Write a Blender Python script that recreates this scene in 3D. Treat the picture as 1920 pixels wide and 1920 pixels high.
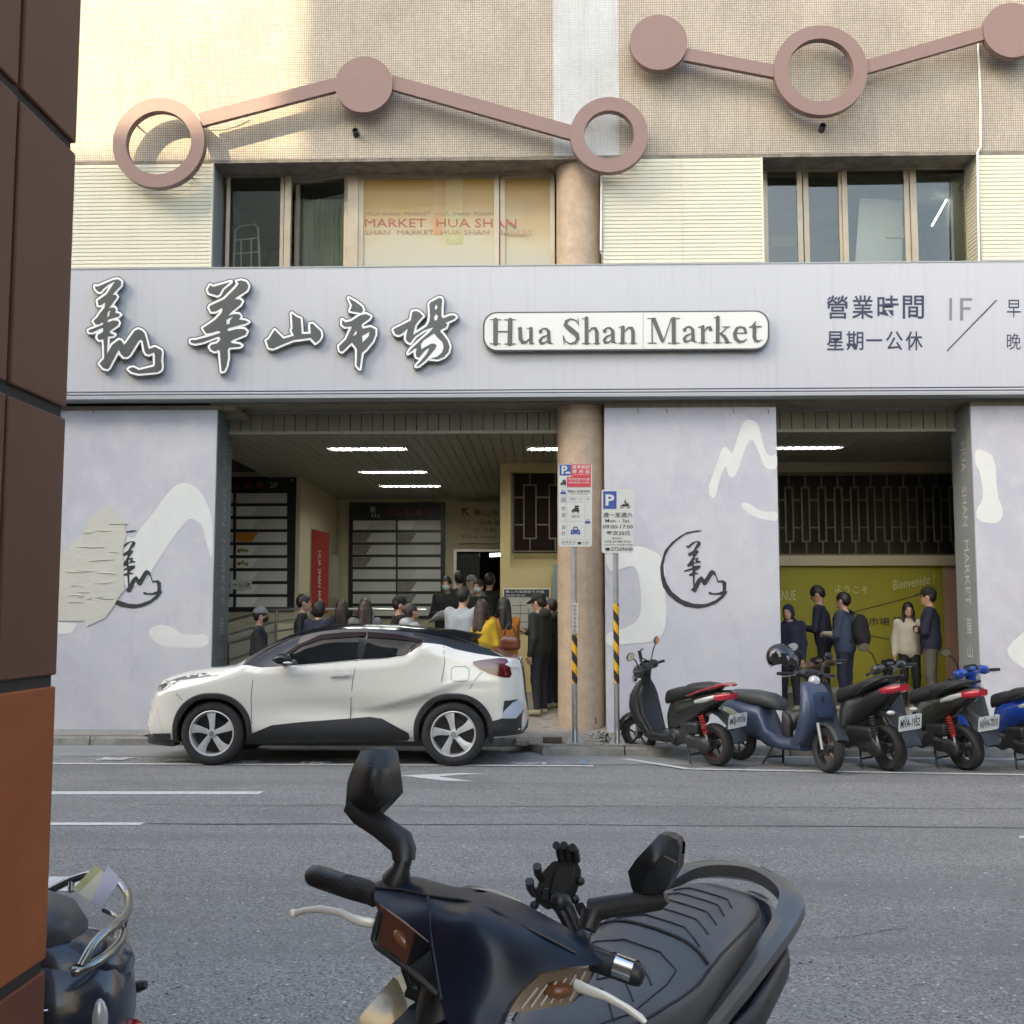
import bpy, bmesh, math, random
import numpy as np
from mathutils import Vector, Matrix, geometry
from math import sin, cos, pi, radians

rng = random.Random(7)
S = bpy.context.scene
C = S.collection
for o in list(bpy.data.objects):
    bpy.data.objects.remove(o)

# ------------------------------------------------------------------ camera
FPX, YH, CAMZ, YAW = 2150.0, 1158.0, 1.597, radians(1.6)
cam_d = bpy.data.cameras.new('camera')
cam = bpy.data.objects.new('camera', cam_d)
C.objects.link(cam)
cam.location = (0, 0, CAMZ)
cam.rotation_euler = (pi / 2 + math.atan((YH - 960) / FPX), 0, YAW)
cam_d.sensor_width = 36
cam_d.lens = 36 * FPX / 1920
cam_d.clip_start = 0.05
cam_d.clip_end = 800
S.camera = cam

# ------------------------------------------------------------------ sky, sun, exposure
SUN_EL, SUN_AZ = radians(30.0), radians(221.7)      # azimuth clockwise from +Y
w = bpy.data.worlds.new('World')
S.world = w
w.use_nodes = True
nt = w.node_tree
sky = nt.nodes.new('ShaderNodeTexSky')
sky.sky_type = 'NISHITA'
sky.sun_disc = False
sky.sun_elevation = SUN_EL
sky.sun_rotation = SUN_AZ
sky.air_density = 1.0
sky.dust_density = 4.5
sky.ozone_density = 1.6
nt.links.new(sky.outputs[0], nt.nodes['Background'].inputs[0])
nt.nodes['Background'].inputs[1].default_value = 0.15
sd = bpy.data.lights.new('sun', 'SUN')
sd.energy = 2.3
sd.angle = radians(0.55)
sd.color = (1.0, 0.82, 0.55)
sun = bpy.data.objects.new('sun', sd)
C.objects.link(sun)
to_sun = Vector((sin(SUN_AZ) * cos(SUN_EL), cos(SUN_AZ) * cos(SUN_EL), sin(SUN_EL)))
sun.rotation_euler = (-to_sun).to_track_quat('-Z', 'Y').to_euler()
sun.location = to_sun * 60
S.view_settings.view_transform = 'Standard'
S.view_settings.look = 'None'
S.view_settings.gamma = 1
S.view_settings.use_curve_mapping = False
S.view_settings.exposure = 2.13
S.view_settings.use_white_balance = True
S.view_settings.white_balance_temperature = 6900
S.view_settings.white_balance_tint = 5
S.cycles.use_denoising = True
S.cycles.max_bounces = 4
S.cycles.diffuse_bounces = 2
S.cycles.glossy_bounces = 3
S.cycles.use_adaptive_sampling = True
S.cycles.adaptive_threshold = 0.03
S.cycles.caustics_reflective = False
S.cycles.caustics_refractive = False
S.cycles.sample_clamp_indirect = 6

_R = cam.rotation_euler.to_matrix()
def ray(px, py):
    return _R @ Vector(((px - 960) / FPX, (960 - py) / FPX, -1))
def at(px, py, Y):                       # point on the vertical plane y = Y
    d = ray(px, py)
    return Vector((0, 0, CAMZ)) + d * (Y / d.y)
def atz(px, py, z):                      # point on the level plane z
    d = ray(px, py)
    return Vector((0, 0, CAMZ)) + d * ((z - CAMZ) / d.z)
def atD(px, py, D):                      # point at a depth along the lens axis
    return Vector((0, 0, CAMZ)) + ray(px, py) * D

# ------------------------------------------------------------------ materials
MATS = {}
def mat(name, col, rough=0.6, metal=0.0, var=0.0, vscale=6.0, bump=0.0, bscale=60.0, coat=0.0, spec=0.5,
        emit=None, estr=0.0, trans=0.0, streak=0.0, col2=None, speck=0.0, alpha=None, stretch=None, rvar=0.0):
    if name in MATS:
        return MATS[name]
    m = bpy.data.materials.new(name)
    m.use_nodes = True
    n, l = m.node_tree.nodes, m.node_tree.links
    b = n['Principled BSDF']
    b.inputs['Roughness'].default_value = rough
    b.inputs['Metallic'].default_value = metal
    b.inputs['Specular IOR Level'].default_value = spec
    b.inputs['Base Color'].default_value = (*col, 1)
    if coat:
        b.inputs['Coat Weight'].default_value = coat
        b.inputs['Coat Roughness'].default_value = 0.04
    if trans:
        b.inputs['Transmission Weight'].default_value = trans
        b.inputs['IOR'].default_value = 1.45
    if emit:
        b.inputs['Emission Color'].default_value = (*emit, 1)
        b.inputs['Emission Strength'].default_value = estr
    if alpha is not None:
        b.inputs['Alpha'].default_value = alpha
    tc = n.new('ShaderNodeTexCoord')
    if var or speck or streak:
        cur = None
        def mixin(fac_socket, c_to, cur_socket):
            mx = n.new('ShaderNodeMix'); mx.data_type = 'RGBA'
            l.new(fac_socket, mx.inputs[0])
            if cur_socket is None:
                mx.inputs[6].default_value = (*col, 1)
            else:
                l.new(cur_socket, mx.inputs[6])
            mx.inputs[7].default_value = (*c_to, 1)
            return mx.outputs[2]
        if var:
            no = n.new('ShaderNodeTexNoise'); no.inputs['Scale'].default_value = vscale
            no.inputs['Detail'].default_value = 6; no.inputs['Roughness'].default_value = 0.62
            if stretch:
                mp = n.new('ShaderNodeMapping'); mp.inputs['Scale'].default_value = stretch
                l.new(tc.outputs['Object'], mp.inputs[0]); l.new(mp.outputs[0], no.inputs[0])
            else:
                l.new(tc.outputs['Object'], no.inputs[0])
            rp = n.new('ShaderNodeMapRange'); rp.inputs[1].default_value = 0.3; rp.inputs[2].default_value = 0.7
            rp.inputs[3].default_value = 0; rp.inputs[4].default_value = var
            l.new(no.outputs[0], rp.inputs[0])
            c2 = col2 if col2 else tuple(c * 0.55 for c in col)
            cur = mixin(rp.outputs[0], c2, cur)
            if rvar:
                rr = n.new('ShaderNodeMapRange'); rr.inputs[1].default_value = 0.3; rr.inputs[2].default_value = 0.7
                rr.inputs[3].default_value = rough - rvar; rr.inputs[4].default_value = rough + rvar
                l.new(no.outputs[0], rr.inputs[0]); l.new(rr.outputs[0], b.inputs['Roughness'])
        if speck:
            no = n.new('ShaderNodeTexNoise'); no.inputs['Scale'].default_value = 55
            no.inputs['Detail'].default_value = 3
            l.new(tc.outputs['Object'], no.inputs[0])
            rp = n.new('ShaderNodeMapRange'); rp.inputs[1].default_value = 0.52; rp.inputs[2].default_value = 0.66
            rp.inputs[4].default_value = speck
            l.new(no.outputs[0], rp.inputs[0])
            cur = mixin(rp.outputs[0], tuple(c * 0.42 for c in col), cur)
        if streak:
            mp = n.new('ShaderNodeMapping'); mp.inputs['Scale'].default_value = (5, 5, 0.22)
            l.new(tc.outputs['Object'], mp.inputs[0])
            no = n.new('ShaderNodeTexNoise'); no.inputs['Scale'].default_value = 2.2
            no.inputs['Detail'].default_value = 7; no.inputs['Roughness'].default_value = 0.7
            l.new(mp.outputs[0], no.inputs[0])
            rp = n.new('ShaderNodeMapRange'); rp.inputs[1].default_value = 0.52; rp.inputs[2].default_value = 0.78
            rp.inputs[4].default_value = streak
            l.new(no.outputs[0], rp.inputs[0])
            cur = mixin(rp.outputs[0], (0.10, 0.085, 0.065), cur)
        l.new(cur, b.inputs['Base Color'])
    if bump:
        no = n.new('ShaderNodeTexNoise'); no.inputs['Scale'].default_value = bscale
        no.inputs['Detail'].default_value = 5
        l.new(tc.outputs['Object'], no.inputs[0])
        bp = n.new('ShaderNodeBump'); bp.inputs['Strength'].default_value = bump
        bp.inputs['Distance'].default_value = 0.01
        l.new(no.outputs[0], bp.inputs['Height']); l.new(bp.outputs[0], b.inputs['Normal'])
    MATS[name] = m
    return m

def glass_mat(name, tint, refl_rough=0.02, alpha=0.35):
    if name in MATS:
        return MATS[name]
    m = bpy.data.materials.new(name); m.use_nodes = True
    n, l = m.node_tree.nodes, m.node_tree.links
    n.remove(n['Principled BSDF'])
    tr = n.new('ShaderNodeBsdfTransparent'); tr.inputs[0].default_value = (*tint, 1)
    gl = n.new('ShaderNodeBsdfGlossy'); gl.inputs['Roughness'].default_value = refl_rough
    fr = n.new('ShaderNodeFresnel'); fr.inputs[0].default_value = 1.5
    ad = n.new('ShaderNodeMath'); ad.operation = 'MULTIPLY_ADD'; ad.inputs[1].default_value = 1.0; ad.inputs[2].default_value = alpha
    l.new(fr.outputs[0], ad.inputs[0])
    mx = n.new('ShaderNodeMixShader')
    l.new(ad.outputs[0], mx.inputs[0]); l.new(tr.outputs[0], mx.inputs[1]); l.new(gl.outputs[0], mx.inputs[2])
    l.new(mx.outputs[0], n['Material Output'].inputs[0])
    MATS[name] = m
    return m

# ------------------------------------------------------------------ mesh helpers
class MB:
    def __init__(s):
        s.v, s.f, s.m = [], [], []
    def add(s, vs, fs, mi=0):
        b = len(s.v)
        s.v += [tuple(p) for p in vs]
        s.f += [tuple(i + b for i in f) for f in fs]
        s.m += [mi] * len(fs)
        return s
    def box(s, x0, x1, y0, y1, z0, z1, mi=0, M=None):
        vs = [(x, y, z) for z in (z0, z1) for y in (y0, y1) for x in (x0, x1)]
        if M is not None:
            vs = [M @ Vector(p) for p in vs]
        return s.add(vs, [(0, 2, 3, 1), (4, 5, 7, 6), (0, 1, 5, 4), (2, 6, 7, 3), (1, 3, 7, 5), (0, 4, 6, 2)], mi)
    def cbox(s, c, sz, mi=0, M=None):
        c, h = Vector(c), Vector(sz) * 0.5
        return s.box(c.x - h.x, c.x + h.x, c.y - h.y, c.y + h.y, c.z - h.z, c.z + h.z, mi, M)
    def tube(s, pts, r, n=8, mi=0, cap=True, flat=None):
        pts = [Vector(p) for p in pts]
        rs = r if isinstance(r, (list, tuple)) else [r] * len(pts)
        rings = []
        up = None
        for i, p in enumerate(pts):
            a = pts[max(i - 1, 0)]; b = pts[min(i + 1, len(pts) - 1)]
            t = (b - a)
            if t.length < 1e-9: t = Vector((0, 0, 1))
            t.normalize()
            if up is None:
                up = Vector((0, 0, 1)) if abs(t.z) < 0.9 else Vector((1, 0, 0))
            u = up - t * up.dot(t); u.normalize(); up = u
            v = t.cross(u)
            rr = rs[i]; r1, r2 = (rr if isinstance(rr, (tuple, list)) else (rr, rr))
            rings.append([p + u * (r1 * cos(2 * pi * k / n)) + v * (r2 * sin(2 * pi * k / n)) for k in range(n)])
        vs = [q for R in rings for q in R]
        fs = []
        for i in range(len(pts) - 1):
            for k in range(n):
                a, b = i * n + k, i * n + (k + 1) % n
                fs.append((a, b, b + n, a + n))
        if cap:
            fs.append(tuple(range(n - 1, -1, -1)))
            fs.append(tuple((len(pts) - 1) * n + k for k in range(n)))
        return s.add(vs, fs, mi)
    def lathe(s, prof, M=None, n=24, mi=0, a0=0.0, a1=2 * pi):
        """profile (r, h) about local Z"""
        full = abs(a1 - a0 - 2 * pi) < 1e-6
        m = n if full else n + 1
        vs = []
        for r, h in prof:
            for k in range(m):
                a = a0 + (a1 - a0) * k / n
                vs.append(Vector((r * cos(a), r * sin(a), h)))
        if M is not None: vs = [M @ p for p in vs]
        fs = []
        for i in range(len(prof) - 1):
            for k in range(n):
                a, b = i * m + k, i * m + (k + 1) % m
                fs.append((a, b, b + m, a + m))
        return s.add(vs, fs, mi)
    def ball(s, c, r, mi=0, nu=14, nv=9, M=None):
        r = (r, r, r) if not isinstance(r, (tuple, list)) else r
        vs, fs = [], []
        for j in range(nv + 1):
            t = pi * j / nv
            for i in range(nu):
                p = 2 * pi * i / nu
                q = Vector((r[0] * sin(t) * cos(p), r[1] * sin(t) * sin(p), r[2] * cos(t)))
                if M is not None: q = M @ q
                vs.append(q + Vector(c))
        for j in range(nv):
            for i in range(nu):
                a, b = j * nu + i, j * nu + (i + 1) % nu
                fs.append((a, a + nu, b + nu, b))
        return s.add(vs, fs, mi)
    def prism(s, poly, fmap, d0, d1, mi=0, mi_side=None):
        """polygon (u, v) simple, extruded along d through fmap(u, v, d)"""
        n = len(poly)
        tris = geometry.tessellate_polygon([[Vector((p[0], p[1], 0)) for p in poly]])
        vs = [fmap(u, v, d0) for u, v in poly] + [fmap(u, v, d1) for u, v in poly]
        fs = [tuple(t) for t in tris] + [tuple(i + n for i in reversed(t)) for t in tris]
        s.add(vs, fs, mi)
        b = len(s.v) - 2 * n
        sf = [(b + i, b + (i + 1) % n, b + n + (i + 1) % n, b + n + i) for i in range(n)]
        s.f += sf
        s.m += [mi if mi_side is None else mi_side] * n
        return s
    def loft(s, rings, mi=0, cap=True, close=True):
        n = len(rings[0])
        vs = [p for R in rings for p in R]
        fs = []
        for i in range(len(rings) - 1):
            for k in range(n if close else n - 1):
                a, b = i * n + k, i * n + (k + 1) % n
                fs.append((a, b, b + n, a + n))
        if cap:
            fs.append(tuple(range(n - 1, -1, -1)))
            fs.append(tuple((len(rings) - 1) * n + k for k in range(n)))
        return s.add(vs, fs, mi)
    def mesh(s, name, mats, smooth=None):
        me = bpy.data.meshes.new(name)
        me.from_pydata([tuple(p) for p in s.v], [], s.f)
        for m_ in (mats if isinstance(mats, (list, tuple)) else [mats]):
            me.materials.append(m_)
        me.polygons.foreach_set('material_index', s.m)
        bm = bmesh.new(); bm.from_mesh(me)
        bmesh.ops.recalc_face_normals(bm, faces=bm.faces)
        bm.to_mesh(me); bm.free()
        if smooth:
            me.shade_smooth()
            me.set_sharp_from_angle(angle=radians(smooth))
        return me
    def build(s, name, mats, parent=None, smooth=None, bevel=0, seg=2, subsurf=0):
        o = obj(name, s.mesh(name, mats, smooth), parent)
        if bevel:
            b = o.modifiers.new('b', 'BEVEL'); b.width = bevel; b.segments = seg; b.limit_method = 'ANGLE'
            b.angle_limit = radians(35)
            o.data.shade_smooth(); o.data.set_sharp_from_angle(angle=radians(35))
            b.harden_normals = False
        if subsurf:
            q = o.modifiers.new('s', 'SUBSURF'); q.levels = subsurf; q.render_levels = subsurf
        return o

def wmat(o):
    M = o.matrix_basis.copy()
    if o.parent is not None:
        M = wmat(o.parent) @ o.matrix_parent_inverse @ M
    return M
def obj(name, me, parent=None):
    o = bpy.data.objects.new(name, me)
    C.objects.link(o)
    if parent is not None:
        o.parent = parent
        M = wmat(parent)
        o.matrix_parent_inverse = M.inverted()
    return o
def empty(name, loc, label=None, cat=None, group=None):
    o = bpy.data.objects.new(name, None)
    o.empty_display_size = 0.1
    C.objects.link(o); o.location = loc
    if label: tag(o, label, cat, group)
    return o
def tag(o, label=None, cat=None, group=None, kind=None):
    if label: o['label'] = label
    if cat: o['category'] = cat
    if group: o['group'] = group
    if kind: o['kind'] = kind
    return o
def struct(o):
    o['kind'] = 'structure'
    return o
def superellipse(cy, cz, hw, hh, e=2.6, n=20, zf=None):
    pts = []
    for k in range(n):
        a = 2 * pi * k / n
        c, s_ = cos(a), sin(a)
        pts.append((cy + hw * math.copysign(abs(c) ** (2 / e), c), cz + hh * math.copysign(abs(s_) ** (2 / e), s_)))
    return pts

# ---- text (Blender's own built-in font) -> flat mesh in (u, v)
_TX = {}
def text_mesh(body, bold=0.0):
    key = (body, bold)
    if key in _TX: return _TX[key]
    c = bpy.data.curves.new('t', 'FONT'); c.body = body; c.offset = bold; c.resolution_u = 2; c.fill_mode = 'FRONT'
    o = bpy.data.objects.new('t', c); C.objects.link(o)
    dg = bpy.context.evaluated_depsgraph_get(); dg.update()
    me = o.evaluated_get(dg).to_mesh()
    V = np.array([v.co[:2] for v in me.vertices]) if len(me.vertices) else np.zeros((1, 2))
    Fc = [tuple(p.vertices) for p in me.polygons]
    bpy.data.objects.remove(o); bpy.data.curves.remove(c)
    mn, mx = V.min(0), V.max(0)
    _TX[key] = (V, Fc, mn, mx)
    return _TX[key]
def text_to(mb, body, fmap, u0, u1, v0, v1, bold=0.0, mi=0):
    """fit a line of text into the rectangle u0..u1, v0..v1 and map it through fmap(u, v)"""
    V, Fc, mn, mx = text_mesh(body, bold)
    sz = np.maximum(mx - mn, 1e-6)
    vs = [fmap(u0 + (p[0] - mn[0]) / sz[0] * (u1 - u0), v0 + (p[1] - mn[1]) / sz[1] * (v1 - v0)) for p in V]
    mb.add(vs, Fc, mi)

# ---- signed distance shapes in the plane -> outlines -> flat or thick meshes
def poly_sdf(loops, X, Y):
    inside = np.zeros(X.shape, bool); d2 = np.full(X.shape, 1e18)
    for L in loops:
        n = len(L)
        for i in range(n):
            ax, ay = L[i]; bx, by = L[(i + 1) % n]
            ex, ey = bx - ax, by - ay
            t = np.clip(((X - ax) * ex + (Y - ay) * ey) / max(ex * ex + ey * ey, 1e-12), 0, 1)
            d2 = np.minimum(d2, (X - ax - t * ex) ** 2 + (Y - ay - t * ey) ** 2)
            if ay != by:
                c = ((ay > Y) != (by > Y)) & (X < (bx - ax) * (Y - ay) / (by - ay) + ax)
                inside ^= c
    d = np.sqrt(d2)
    return np.where(inside, -d, d)
def stroke_sdf(strokes, X, Y):
    d = np.full(X.shape, 1e9)
    for st in strokes:
        if len(st) == 1:
            x, y, w_ = st[0]
            d = np.minimum(d, np.hypot(X - x, Y - y) - w_ / 2); continue
        for (ax, ay, aw), (bx, by, bw) in zip(st[:-1], st[1:]):
            ex, ey = bx - ax, by - ay
            t = np.clip(((X - ax) * ex + (Y - ay) * ey) / max(ex * ex + ey * ey, 1e-12), 0, 1)
            d = np.minimum(d, np.hypot(X - ax - t * ex, Y - ay - t * ey) - (aw + (bw - aw) * t) / 2)
    return d
def contours(D, xs, ys, level):
    """marching squares -> closed loops"""
    V = D - level
    nx, ny = V.shape
    seg = {}
    def pt(i, j, k, m_):
        a, b = V[i, j], V[k, m_]
        t = a / (a - b)
        return (round(float(xs[i] + (xs[k] - xs[i]) * t), 5), round(float(ys[j] + (ys[m_] - ys[j]) * t), 5))
    s_ = V < 0
    code = s_[:-1, :-1] * 1 + s_[1:, :-1] * 2 + s_[1:, 1:] * 4 + s_[:-1, 1:] * 8
    for i, j in zip(*np.nonzero((code > 0) & (code < 15))):
        c = code[i, j]
        B, R, T, L = ((i, j, i + 1, j), (i + 1, j, i + 1, j + 1), (i, j + 1, i + 1, j + 1), (i, j, i, j + 1))
        tab = {1: [(L, B)], 2: [(B, R)], 3: [(L, R)], 4: [(R, T)], 5: [(L, T), (R, B)], 6: [(B, T)], 7: [(L, T)],
               8: [(T, L)], 9: [(T, B)], 10: [(B, L), (T, R)], 11: [(T, R)], 12: [(R, L)], 13: [(R, B)], 14: [(B, L)]}
        for a, b in tab[int(c)]:
            seg[pt(*a)] = pt(*b)
    loops = []
    while seg:
        st, nx_ = seg.popitem()
        L = [st]
        while nx_ != st and nx_ in seg:
            L.append(nx_); nx_ = seg.pop(nx_)
        if len(L) > 5: loops.append(L)
    return loops
def simplify(L, tol):
    out = list(L)
    def rdp(a, b):
        if b <= a + 1: return []
        (x0, y0), (x1, y1) = L[a], L[b]
        dx, dy = x1 - x0, y1 - y0; n = math.hypot(dx, dy) or 1e-9
        best, bi = -1, a
        for i in range(a + 1, b):
            d = abs((L[i][0] - x0) * dy - (L[i][1] - y0) * dx) / n
            if d > best: best, bi = d, i
        if best <= tol: return []
        return rdp(a, bi) + [bi] + rdp(bi, b)
    h = len(L) // 2
    idx = [0] + rdp(0, h) + [h] + rdp(h, len(L) - 1)
    return [L[i] for i in idx]
def area(L):
    return 0.5 * sum(L[i][0] * L[(i + 1) % len(L)][1] - L[(i + 1) % len(L)][0] * L[i][1] for i in range(len(L)))
def cdt_fill(loops, extra=(), keep=None):
    """fill loops (outer + holes, even-odd) -> verts2d, tris"""
    vs, ed = [], []
    for L in loops:
        b = len(vs)
        vs += [Vector((p[0], p[1])) for p in L]
        ed += [(b + i, b + (i + 1) % len(L)) for i in range(len(L))]
    vs += [Vector((p[0], p[1])) for p in extra]
    ov, oe, of, *_ = geometry.delaunay_2d_cdt(vs, ed, [], 0, 1e-6)
    P = np.array([[v.x, v.y] for v in ov])
    T = [f for f in of if len(f) == 3]
    cx = np.array([P[list(t)].mean(0) for t in T])
    ins = poly_sdf(loops, cx[:, 0], cx[:, 1]) < 0
    return P, [t for t, k in zip(T, ins) if k]
def flat_shape(mb, loops, fmap, mi=0):
    P, T = cdt_fill(loops)
    mb.add([fmap(p[0], p[1]) for p in P], T, mi)
def thick_shape(mb, loops, fmap, d0, d1, mi=0, mis=None):
    """front sheet at d1 and a rim back to d0"""
    P, T = cdt_fill(loops)
    mb.add([fmap(p[0], p[1], d1) for p in P], T, mi)
    for L in loops:
        n = len(L)
        mb.add([fmap(p[0], p[1], d1) for p in L] + [fmap(p[0], p[1], d0) for p in L],
               [(i, (i + 1) % n, n + (i + 1) % n, n + i) for i in range(n)], mi if mis is None else mis)

# ---- signed distance solids -> surface nets
def surface_nets(D, lo, h):
    s_ = D < 0
    nx, ny, nz = D.shape
    cx = (slice(0, -1), slice(1, None))
    acc = np.zeros((nx - 1, ny - 1, nz - 1, 3)); cnt = np.zeros((nx - 1, ny - 1, nz - 1))
    cor = [(a, b, c) for a in (0, 1) for b in (0, 1) for c in (0, 1)]
    for a in cor:
        for ax in range(3):
            if a[ax]: continue
            b = list(a); b[ax] = 1
            va = D[tuple(cx[k] for k in a)]; vb = D[tuple(cx[k] for k in b)]
            cr = (va < 0) != (vb < 0)
            den = np.where(cr, va - vb, 1)
            t = np.where(cr, va / den, 0)
            for k in range(3):
                acc[..., k] += np.where(cr, a[k] + (t if k == ax else 0), 0)
            cnt += cr
    act = cnt > 0
    idx = -np.ones(act.shape, int); ii = np.argwhere(act); idx[act] = np.arange(len(ii))
    P = (acc[act] / cnt[act][:, None] + ii) * h + np.array(lo)
    Q = []
    for ax in range(3):
        u, v = [(1, 2), (2, 0), (0, 1)][ax]
        sl = [slice(None)] * 3; sl2 = [slice(None)] * 3
        sl[ax] = slice(0, -1); sl2[ax] = slice(1, None)
        ch = s_[tuple(sl)] != s_[tuple(sl2)]
        g = np.argwhere(ch)
        g = g[(g[:, u] > 0) & (g[:, v] > 0) & (g[:, u] < D.shape[u] - 1) & (g[:, v] < D.shape[v] - 1)]
        def off(du, dv):
            q = g.copy(); q[:, u] -= du; q[:, v] -= dv
            return idx[q[:, 0], q[:, 1], q[:, 2]]
        q4 = np.stack([off(1, 1), off(0, 1), off(0, 0), off(1, 0)], 1)
        fl = s_[g[:, 0], g[:, 1], g[:, 2]]
        q4[~fl] = q4[~fl][:, ::-1]
        Q.append(q4)
    return P, np.concatenate(Q)
def prim_d(pr, P):
    k = pr[0]
    if k == 'c':                                   # tapered capsule  ('c', a, b, ra, rb)
        a, b = np.array(pr[1]), np.array(pr[2])
        e = b - a; t = np.clip(((P - a) @ e) / max(e @ e, 1e-9), 0, 1)
        return np.linalg.norm(P - a - t[..., None] * e, axis=-1) - (pr[3] + (pr[4] - pr[3]) * t)
    if k == 'e':                                   # ellipsoid        ('e', centre, radii[, rot])
        q = P - np.array(pr[1])
        if len(pr) > 3 and pr[3] is not None: q = q @ np.array(pr[3])
        r = np.array(pr[2])
        n0 = np.linalg.norm(q / r, axis=-1); n1 = np.linalg.norm(q / (r * r), axis=-1)
        return n0 * (n0 - 1) / np.maximum(n1, 1e-6)
    if k == 'b':                                   # rounded box      ('b', centre, half, round[, rot])
        q = P - np.array(pr[1])
        if len(pr) > 4 and pr[4] is not None: q = q @ np.array(pr[4])
        q = np.abs(q) - np.array(pr[2]) + pr[3]
        return np.linalg.norm(np.maximum(q, 0), axis=-1) + np.minimum(q.max(-1), 0) - pr[3]
def blob(prims, h=0.015, k=0.03, cut=(), pad=0.05):
    """smooth union of (material, prim); cut = list of prims taken away; returns verts, faces, face materials"""
    pts = []
    for m_, pr in prims:
        if pr[0] == 'c':
            for a, r in ((pr[1], pr[3]), (pr[2], pr[4])):
                pts += [np.array(a) - r, np.array(a) + r]
        else:
            r = np.linalg.norm(pr[2]) if (len(pr) > (3 if pr[0] == 'e' else 4)) else np.array(pr[2])
            pts += [np.array(pr[1]) - r, np.array(pr[1]) + r]
    pts = np.array(pts); lo = pts.min(0) - pad; hi = pts.max(0) + pad
    ax = [np.arange(lo[i], hi[i] + h, h) for i in range(3)]
    G = np.stack(np.meshgrid(*ax, indexing='ij'), -1)
    D = None
    for m_, pr in prims:
        d = prim_d(pr, G)
        if D is None: D = d
        else:
            q = np.clip(0.5 + 0.5 * (D - d) / k, 0, 1)
            D = D * (1 - q) + d * q - k * q * (1 - q)
    for pr in cut:
        D = np.maximum(D, -prim_d(pr, G))
    P, Q = surface_nets(D, lo, h)
    cen = P[Q].mean(1)
    dm = np.stack([prim_d(pr, cen) for m_, pr in prims], 1)
    mi = np.array([m_ for m_, pr in prims])[dm.argmin(1)]
    return P, Q, mi
def blob_mb(mb, prims, h=0.015, k=0.03, cut=(), M=None, relax=1):
    P, Q, mi = blob(prims, h, k, cut)
    for _ in range(relax):                        # a little smoothing
        acc = np.zeros_like(P); cnt = np.zeros(len(P))
        for a in range(4):
            b = (a + 1) % 4
            np.add.at(acc, Q[:, a], P[Q[:, b]]); np.add.at(cnt, Q[:, a], 1)
            np.add.at(acc, Q[:, b], P[Q[:, a]]); np.add.at(cnt, Q[:, b], 1)
        P = P * 0.5 + 0.5 * acc / np.maximum(cnt, 1)[:, None]
    if M is not None:
        A = np.array(M.to_3x3()); t = np.array(M.translation)
        P = P @ A.T + t
    b = len(mb.v)
    mb.v += [tuple(p) for p in P]
    mb.f += [tuple(int(i) + b for i in q) for q in Q]
    mb.m += [int(i) for i in mi]
    return mb
# ================================================================== SURFACE MATERIALS
def tile_wall_mat(name, c1, c2, mortar, sx=0.03, sy=0.034):
    m = mat(name, c1, 0.55)
    n, l = m.node_tree.nodes, m.node_tree.links
    b = n['Principled BSDF']
    tc = n.new('ShaderNodeTexCoord')
    mp = n.new('ShaderNodeMapping'); mp.inputs['Rotation'].default_value = (radians(90), 0, 0)
    l.new(tc.outputs['Object'], mp.inputs[0])
    # swap so that x runs along the wall and y runs up it
    sp = n.new('ShaderNodeSeparateXYZ'); l.new(tc.outputs['Object'], sp.inputs[0])
    cb = n.new('ShaderNodeCombineXYZ'); l.new(sp.outputs[0], cb.inputs[0]); l.new(sp.outputs[2], cb.inputs[1])
    br = n.new('ShaderNodeTexBrick'); br.offset = 0.0; br.squash = 1.0
    br.inputs['Scale'].default_value = 1.0
    br.inputs['Brick Width'].default_value = sx; br.inputs['Row Height'].default_value = sy
    br.inputs['Mortar Size'].default_value = 0.0034; br.inputs['Mortar Smooth'].default_value = 0.25
    br.inputs['Color1'].default_value = (*c1, 1); br.inputs['Color2'].default_value = (*c2, 1)
    br.inputs['Mortar'].default_value = (*mortar, 1)
    l.new(cb.outputs[0], br.inputs['Vector'])
    no = n.new('ShaderNodeTexNoise'); no.inputs['Scale'].default_value = 0.9; no.inputs['Detail'].default_value = 8
    no.inputs['Roughness'].default_value = 0.65
    l.new(tc.outputs['Object'], no.inputs[0])
    rp = n.new('ShaderNodeMapRange'); rp.inputs[1].default_value = 0.35; rp.inputs[2].default_value = 0.7
    rp.inputs[3].default_value = 1.06; rp.inputs[4].default_value = 0.78
    l.new(no.outputs[0], rp.inputs[0])
    vm = n.new('ShaderNodeVectorMath'); vm.operation = 'SCALE'
    l.new(br.outputs[0], vm.inputs[0]); l.new(rp.outputs[0], vm.inputs['Scale'])
    mp2 = n.new('ShaderNodeMapping'); mp2.inputs['Scale'].default_value = (4, 4, 0.25)
    l.new(tc.outputs['Object'], mp2.inputs[0])
    n2 = n.new('ShaderNodeTexNoise'); n2.inputs['Scale'].default_value = 1.6; n2.inputs['Detail'].default_value = 8
    n2.inputs['Roughness'].default_value = 0.7
    l.new(mp2.outputs[0], n2.inputs[0])
    r2 = n.new('ShaderNodeMapRange'); r2.inputs[1].default_value = 0.5; r2.inputs[2].default_value = 0.8; r2.inputs[4].default_value = 0.5
    l.new(n2.outputs[0], r2.inputs[0])
    mx = n.new('ShaderNodeMix'); mx.data_type = 'RGBA'
    l.new(r2.outputs[0], mx.inputs[0]); l.new(vm.outputs[0], mx.inputs[6]); mx.inputs[7].default_value = (0.2, 0.17, 0.13, 1)
    l.new(mx.outputs[2], b.inputs['Base Color'])
    bp = n.new('ShaderNodeBump'); bp.inputs['Strength'].default_value = 0.5; bp.inputs['Distance'].default_value = 0.004; bp.invert = True
    l.new(br.outputs['Fac'], bp.inputs['Height']); l.new(bp.outputs[0], b.inputs['Normal'])
    return m
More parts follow.
